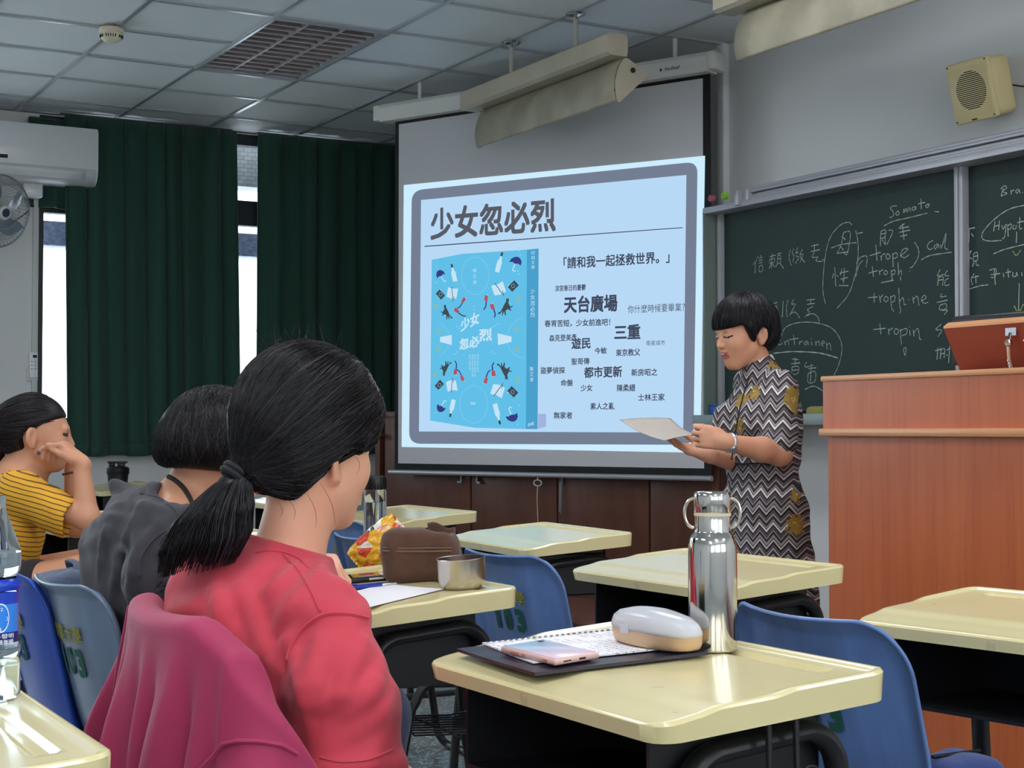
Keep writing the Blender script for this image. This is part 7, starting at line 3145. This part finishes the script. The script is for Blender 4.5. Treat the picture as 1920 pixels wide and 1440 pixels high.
B.build('body', [M_skin3, M_lash, M_lips, M_mouth, M_eyewhite], root, h=.0030, smooth=1, paint=paint4)


def chevron():
    k = NT('chevron_dress_cloth')
    tc = k.n('ShaderNodeTexCoord')
    sx = k.n('ShaderNodeSeparateXYZ')
    k.l(tc.outputs['Object'], sx.inputs[0])
    x = k.math('MULTIPLY_ADD', sx.outputs[0], .86, k.math('MULTIPLY', sx.outputs[1], -.42))
    tri = k.math('ABSOLUTE', k.math('SUBTRACT', k.math('FRACT', k.math('MULTIPLY', x, 22.0)), .5))
    n0 = k.n('ShaderNodeTexNoise', i_Scale=7.0, i_Detail=2.0)
    k.l(tc.outputs['Object'], n0.inputs['Vector'])
    z = k.math('ADD', sx.outputs[2], k.math('MULTIPLY', tri, .058))
    z = k.math('ADD', z, k.math('MULTIPLY', n0.outputs[0], .012))
    fr = k.math('FRACT', k.math('MULTIPLY', z, 8.6))
    rp = k.n('ShaderNodeValToRGB')
    rp.color_ramp.interpolation = 'CONSTANT'
    cols = [(0, (38, 31, 34)), (.10, (206, 200, 200)), (.16, (70, 60, 62)), (.20, (152, 144, 146)), (.29, (40, 33, 38)), (.38, (186, 178, 180)), (.41, (92, 80, 82)),
            (.52, (44, 36, 42)), (.58, (228, 224, 222)), (.66, (100, 90, 92)), (.70, (176, 168, 170)), (.74, (56, 47, 50)), (.84, (128, 118, 118)), (.88, (214, 208, 208)), (.91, (62, 52, 54)), (.96, (120, 108, 110))]
    e = rp.color_ramp.elements
    e[0].position, e[0].color = 0, lin(cols[0][1])
    e[1].position, e[1].color = cols[1][0], lin(cols[1][1])
    for p_, c_ in cols[2:]:
        e.new(p_).color = lin(c_)
    k.l(fr, rp.inputs[0])
    col = rp.outputs[0]
    nz = k.n('ShaderNodeTexNoise', i_Scale=85.0, i_Detail=3.0)
    k.l(tc.outputs['Object'], nz.inputs['Vector'])
    for (px, py, d, r) in ((1488, 752, 5.33, .044), (1418, 738, 5.40, .026), (1385, 742, 5.42, .034), (1372, 800, 5.38, .036), (1424, 815, 5.40, .026), (1488, 985, 5.36, .036), (1376, 975, 5.36, .034), (1450, 694, 5.46, .028), (1492, 930, 5.36, .018), (1400, 1110, 5.36, .03)):
        p = W(px, py, d) - off
        vm_ = k.n('ShaderNodeVectorMath', operation='DISTANCE')
        k.l(tc.outputs['Object'], vm_.inputs[0])
        vm_.inputs[1].default_value = tuple(p)
        dist = k.math('ADD', vm_.outputs['Value'], k.math('MULTIPLY', k.math('SUBTRACT', nz.outputs[0], .5), .075))
        m1 = k.math('LESS_THAN', dist, r * 1.05)
        col = k.mix(m1, col, lin((160, 128, 52)))
        m2 = k.math('LESS_THAN', k.math('ABSOLUTE', k.math('SUBTRACT', dist, r * .28)), r * .09)
        col = k.mix(m2, col, lin((206, 184, 106)))
    k.l(col, k.b.inputs['Base Color'])
    k.b.inputs['Roughness'].default_value = .8
    n1 = k.n('ShaderNodeTexNoise', i_Scale=8.0, i_Detail=4.0)
    k.l(tc.outputs['Object'], n1.inputs['Vector'])
    k.bump(n1.outputs[0], .3, .02)
    return k.m


M_dress = chevron()
S = Body()
S.ell(ch4, (.112, .160, .15), fb, k=.05)
for sgn in (-1, 1):
    S.ell(W(1392, 788, 5.46) + lf * (.065 * sgn), (.062, .062, .058), fb, k=.05)
S.ell(W(1430, 830, 5.5), (.110, .148, .12), fb, k=.05)
S.ell(wa4, (.112, .142, .10), fb, k=.04)
S.ell(hp4, (.135, .178, .16), fb, k=.05)
S.ell(W(1436, 1060, 5.5), (.145, .19, .20), fb, k=.06)
S.ell(W(1438, 1140, 5.5), (.155, .20, .18), fb, k=.06)
S.cut((0, 0, .42), (0, 0, -1))
S.cap(nb4 - ZV * .018, sL4 + ZV * .002, .058, .058, k=.04).cap(nb4 - ZV * .018, sR4, .058, .056, k=.04)
nt4 = W(1410, 655, 5.5)
S.cap(nb4 - ZV * .01, nb4.lerp(nt4, .62), .0615, .0565, k=.015)
S.chain([sL4, W(1461, 832, 5.315)], [.060, .063], k=.025)
S.chain([sR4, (sR4 + eR) / 2], [.058, .060], k=.03)
S.warp(folds([((16, 10, 20), 1.6, .5, 1.0), ((-18, 8, 14), 1.6, 1.7, .8)], .004))
S.ell(W(1461, 845, 5.315), (.055, .055, .028), op='s', k=.004)
cn_ = (nt4 - nb4).normalized()
_cp, _cd = _np(nb4.lerp(nt4, .60)), _np(cn_)
S._push(lambda P: np.maximum(-((P - _cp) @ _cd), np.sqrt(((P - _cp) ** 2).sum(-1)) - .12), _cp - .12, _cp + .12, 's', .002)
S.build('dress', M_dress, root, h=.0045, smooth=2)
bl = MB()
n_ = 40
bl.tube([rel(wa4 + Vector((fb @ np.array((.113 * math.cos(2 * PI * i / n_), .143 * math.sin(2 * PI * i / n_), .002 * math.sin(5 * i)))).tolist())) for i in range(n_)], .0035, 8, closed=True)
bl.build('waist_seam', mat('waist_cord_dark', (42, 34, 40), .8), root)
pk = MB()
f_ = Vector(fb[:, 0].tolist())
pk.tube([rel(W(x, y, d)) for x, y, d in ((1405, 706, 5.425), (1394, 740, 5.395), (1385, 775, 5.37), (1378, 815, 5.365), (1372, 862, 5.385))], .0028, 6)
pk.build('placket', mat('placket_dark', (42, 34, 40), .8), root)
# sandals on the floor
Sh = Body()
for sgn in (-1, 1):
    hj = hp4 + lf * (.085 * sgn)
    an = Vector((hj.x, hj.y, .05))
    Sh.cap(an - f_ * .05 - ZV * .012, an + f_ * .16 - ZV * .014, .042, .036, k=.02)
Sh.cut((0, 0, .002), (0, 0, -1))
Sh.build('shoes', mat('shoe_brown', (70, 56, 50), .6), root, h=.006)
# hair: short bowl with a straight fringe
hcen = np.array(hc4, float) + np.array(hf4, float) @ np.array((-.010, 0, .026)) * sc4
hrad = (.122, .101, .112)
Hb = Body()
Hb.ell(hcen, hrad, hf4, k=.01)
qh = lambda x, y, z: np.array(hcen, np.float32) + hf4 @ np.array((x, y, z), np.float32)
Hb.ell(qh(-.055, 0, -.055), (.060, .070, .062), hf4, k=.03)
Hb.box(qh(.105, 0, -.104), (.070, .14, .100), np.array(rotm(hf4, 1, .10)), .008, op='s', k=.008)
for y in (-1, 1):
    Hb.ell(qh(-.004, .100 * y, -.052), (.028, .045, .034), hf4, op='s', k=.006)
    Hb.cap(qh(.040, .082 * y, -.010), qh(.030, .082 * y, -.062), .017, .003, k=.015)
Hb.cut(qh(-.05, 0, -.105), hf4 @ np.array((.5, 0, -1), np.float32), k=.015)
Hb.build('hair', H1[2], root, h=.0036, smooth=2)
P_ = []
crown = np.array((-.25, .0, .95))
for i in range(1300):
    ph = RNG.uniform(-PI, PI)
    c_ = math.cos(ph)
    el = .06 if c_ > .35 else (-.34 if c_ > -.2 else -.62)
    el += RNG.normal(0, .05)
    e = np.array((math.cos(ph) * math.sqrt(max(.05, 1 - el * el)), math.sin(ph) * math.sqrt(max(.05, 1 - el * el)), el))
    P_ += ell_strands(hcen, hf4, hrad, 1, lambda i: crown + RNG.normal(0, .18, 3), lambda i: e, lift=(1.0, 1.02), pts=12, jit=.02)
strands('hair_strands', Hb.settle(P_, .0014, .06), H1, root, r=.0011)
# wristwatch
wt = MB()
ax_ = (eL - wL).normalized()
wx = ax_.orthogonal().normalized()
wy = ax_.cross(wx)
wc = wL + ax_ * .016
wt.tube([rel(wc + (wx * math.cos(2 * PI * i / 26) + wy * math.sin(2 * PI * i / 26)) * .0285) for i in range(26)], [.0062 if i % 2 else .0054 for i in range(26)], 8, closed=True)
wt.build('watch_band', mat('watch_silver', (196, 196, 202), .3, .55), root)
dirv = Vector((-.15, -.85, -.5)).normalized()
dirv = (dirv - ax_ * dirv.dot(ax_)).normalized()
Mx = Matrix.Translation(rel(wc + dirv * .0305)) @ dirv.to_track_quat('Z', 'Y').to_matrix().to_4x4()
MB().lathe([(.012, 0), (.0135, .002), (.0135, .005), (.0115, .007)], 24, Mx).build('watch_face', mat('watch_dial', (176, 180, 190), .2, .6), root)
# the paper she holds
t = thing('held_paper', 'sheet of paper held in both hands of the standing presenter', 'paper', W(1230, 806, 5.36))
o_ = t.location
c4 = [W(1161, 787, 5.42) - o_, W(1257, 784, 5.50) - o_, W(1308, 815, 5.235) - o_, W(1246, 826, 5.18) - o_]
pm = MB()


def ppf(a, b):
    p = (c4[0] * (1 - a) + c4[1] * a) * (1 - b) + (c4[3] * (1 - a) + c4[2] * a) * b
    return (p.x, p.y, p.z - .010 * math.sin(PI * b) * 1.0 + .004 * math.sin(PI * a))


pm.grid(ppf, 14, 14)
solid(pm.build('sheet', mat('held_paper_shade_grey', (186, 178, 168), .8), t, smooth=60), .0008)  # sheet toned down: its backlit shade is put into the colour

# ------------------------------------------------------------------ bags on two chairs
M_denim = cloth('grey_denim_bag', (78, 88, 112), wrinkle=.5, wscale=24)
p_ = W(112, 1130, 3.42) + AX * .03
t = thing('denim_bag', 'grey-blue denim bag standing on the royal blue chair, above the grey-blue chair back', 'bag', (p_.x, p_.y, .435))
Bg = Body()
Bg.box(p_ + ZV * (.60 - p_.z), (.085, .11, .165), FA, .04, k=.02)
Bg.ell(p_ + ZV * (.72 - p_.z), (.075, .10, .05), FA, k=.05)
Bg.warp(folds([((18, 4, 22), 2.0, .4, 1.0), ((-10, 14, 18), 1.8, 2.0, .8)], .006))
Bg.build('bag_body', M_denim, t, h=.006, smooth=1)
o_ = t.location
st = MB()
st.tube([Vector(q) for q in spline([p_ + AX * .02 + BX * .07 + ZV * (.75 - p_.z) - o_, p_ + AX * .0 + BX * .04 + ZV * (.79 - p_.z) - o_, p_ - BX * .04 + ZV * (.785 - p_.z) - o_, p_ - AX * .02 - BX * .08 + ZV * (.74 - p_.z) - o_], 6)], .011, 8, squash=.5)
st.build('strap', M_denim, t)
M_navy = cloth('navy_bag_cloth', (36, 56, 112), wrinkle=.4, wscale=18)
p_ = R(CH1[0] - .085, CH1[1] - .155, 0)
t = thing('navy_bag', 'small dark blue bag on the seat of the blue chair before the lectern', 'bag', (p_.x, p_.y, .442))
Bg = Body()
Bg.box(p_ + ZV * .512, (.062, .055, .068), FA, .025, k=.02)
Bg.warp(folds([((20, 4, 20), 2.0, .4, 1.0)], .005))
Bg.build('bag_body', M_navy, t, h=.006, smooth=1)
zp = MB()
o_ = t.location
zp.tube([p_ + AX * .05 + ZV * .582 - o_, p_ - AX * .05 + ZV * .582 - o_], .003, 6)
zp.build('zip', M_blackm, t)
bpy.context.view_layer.update()
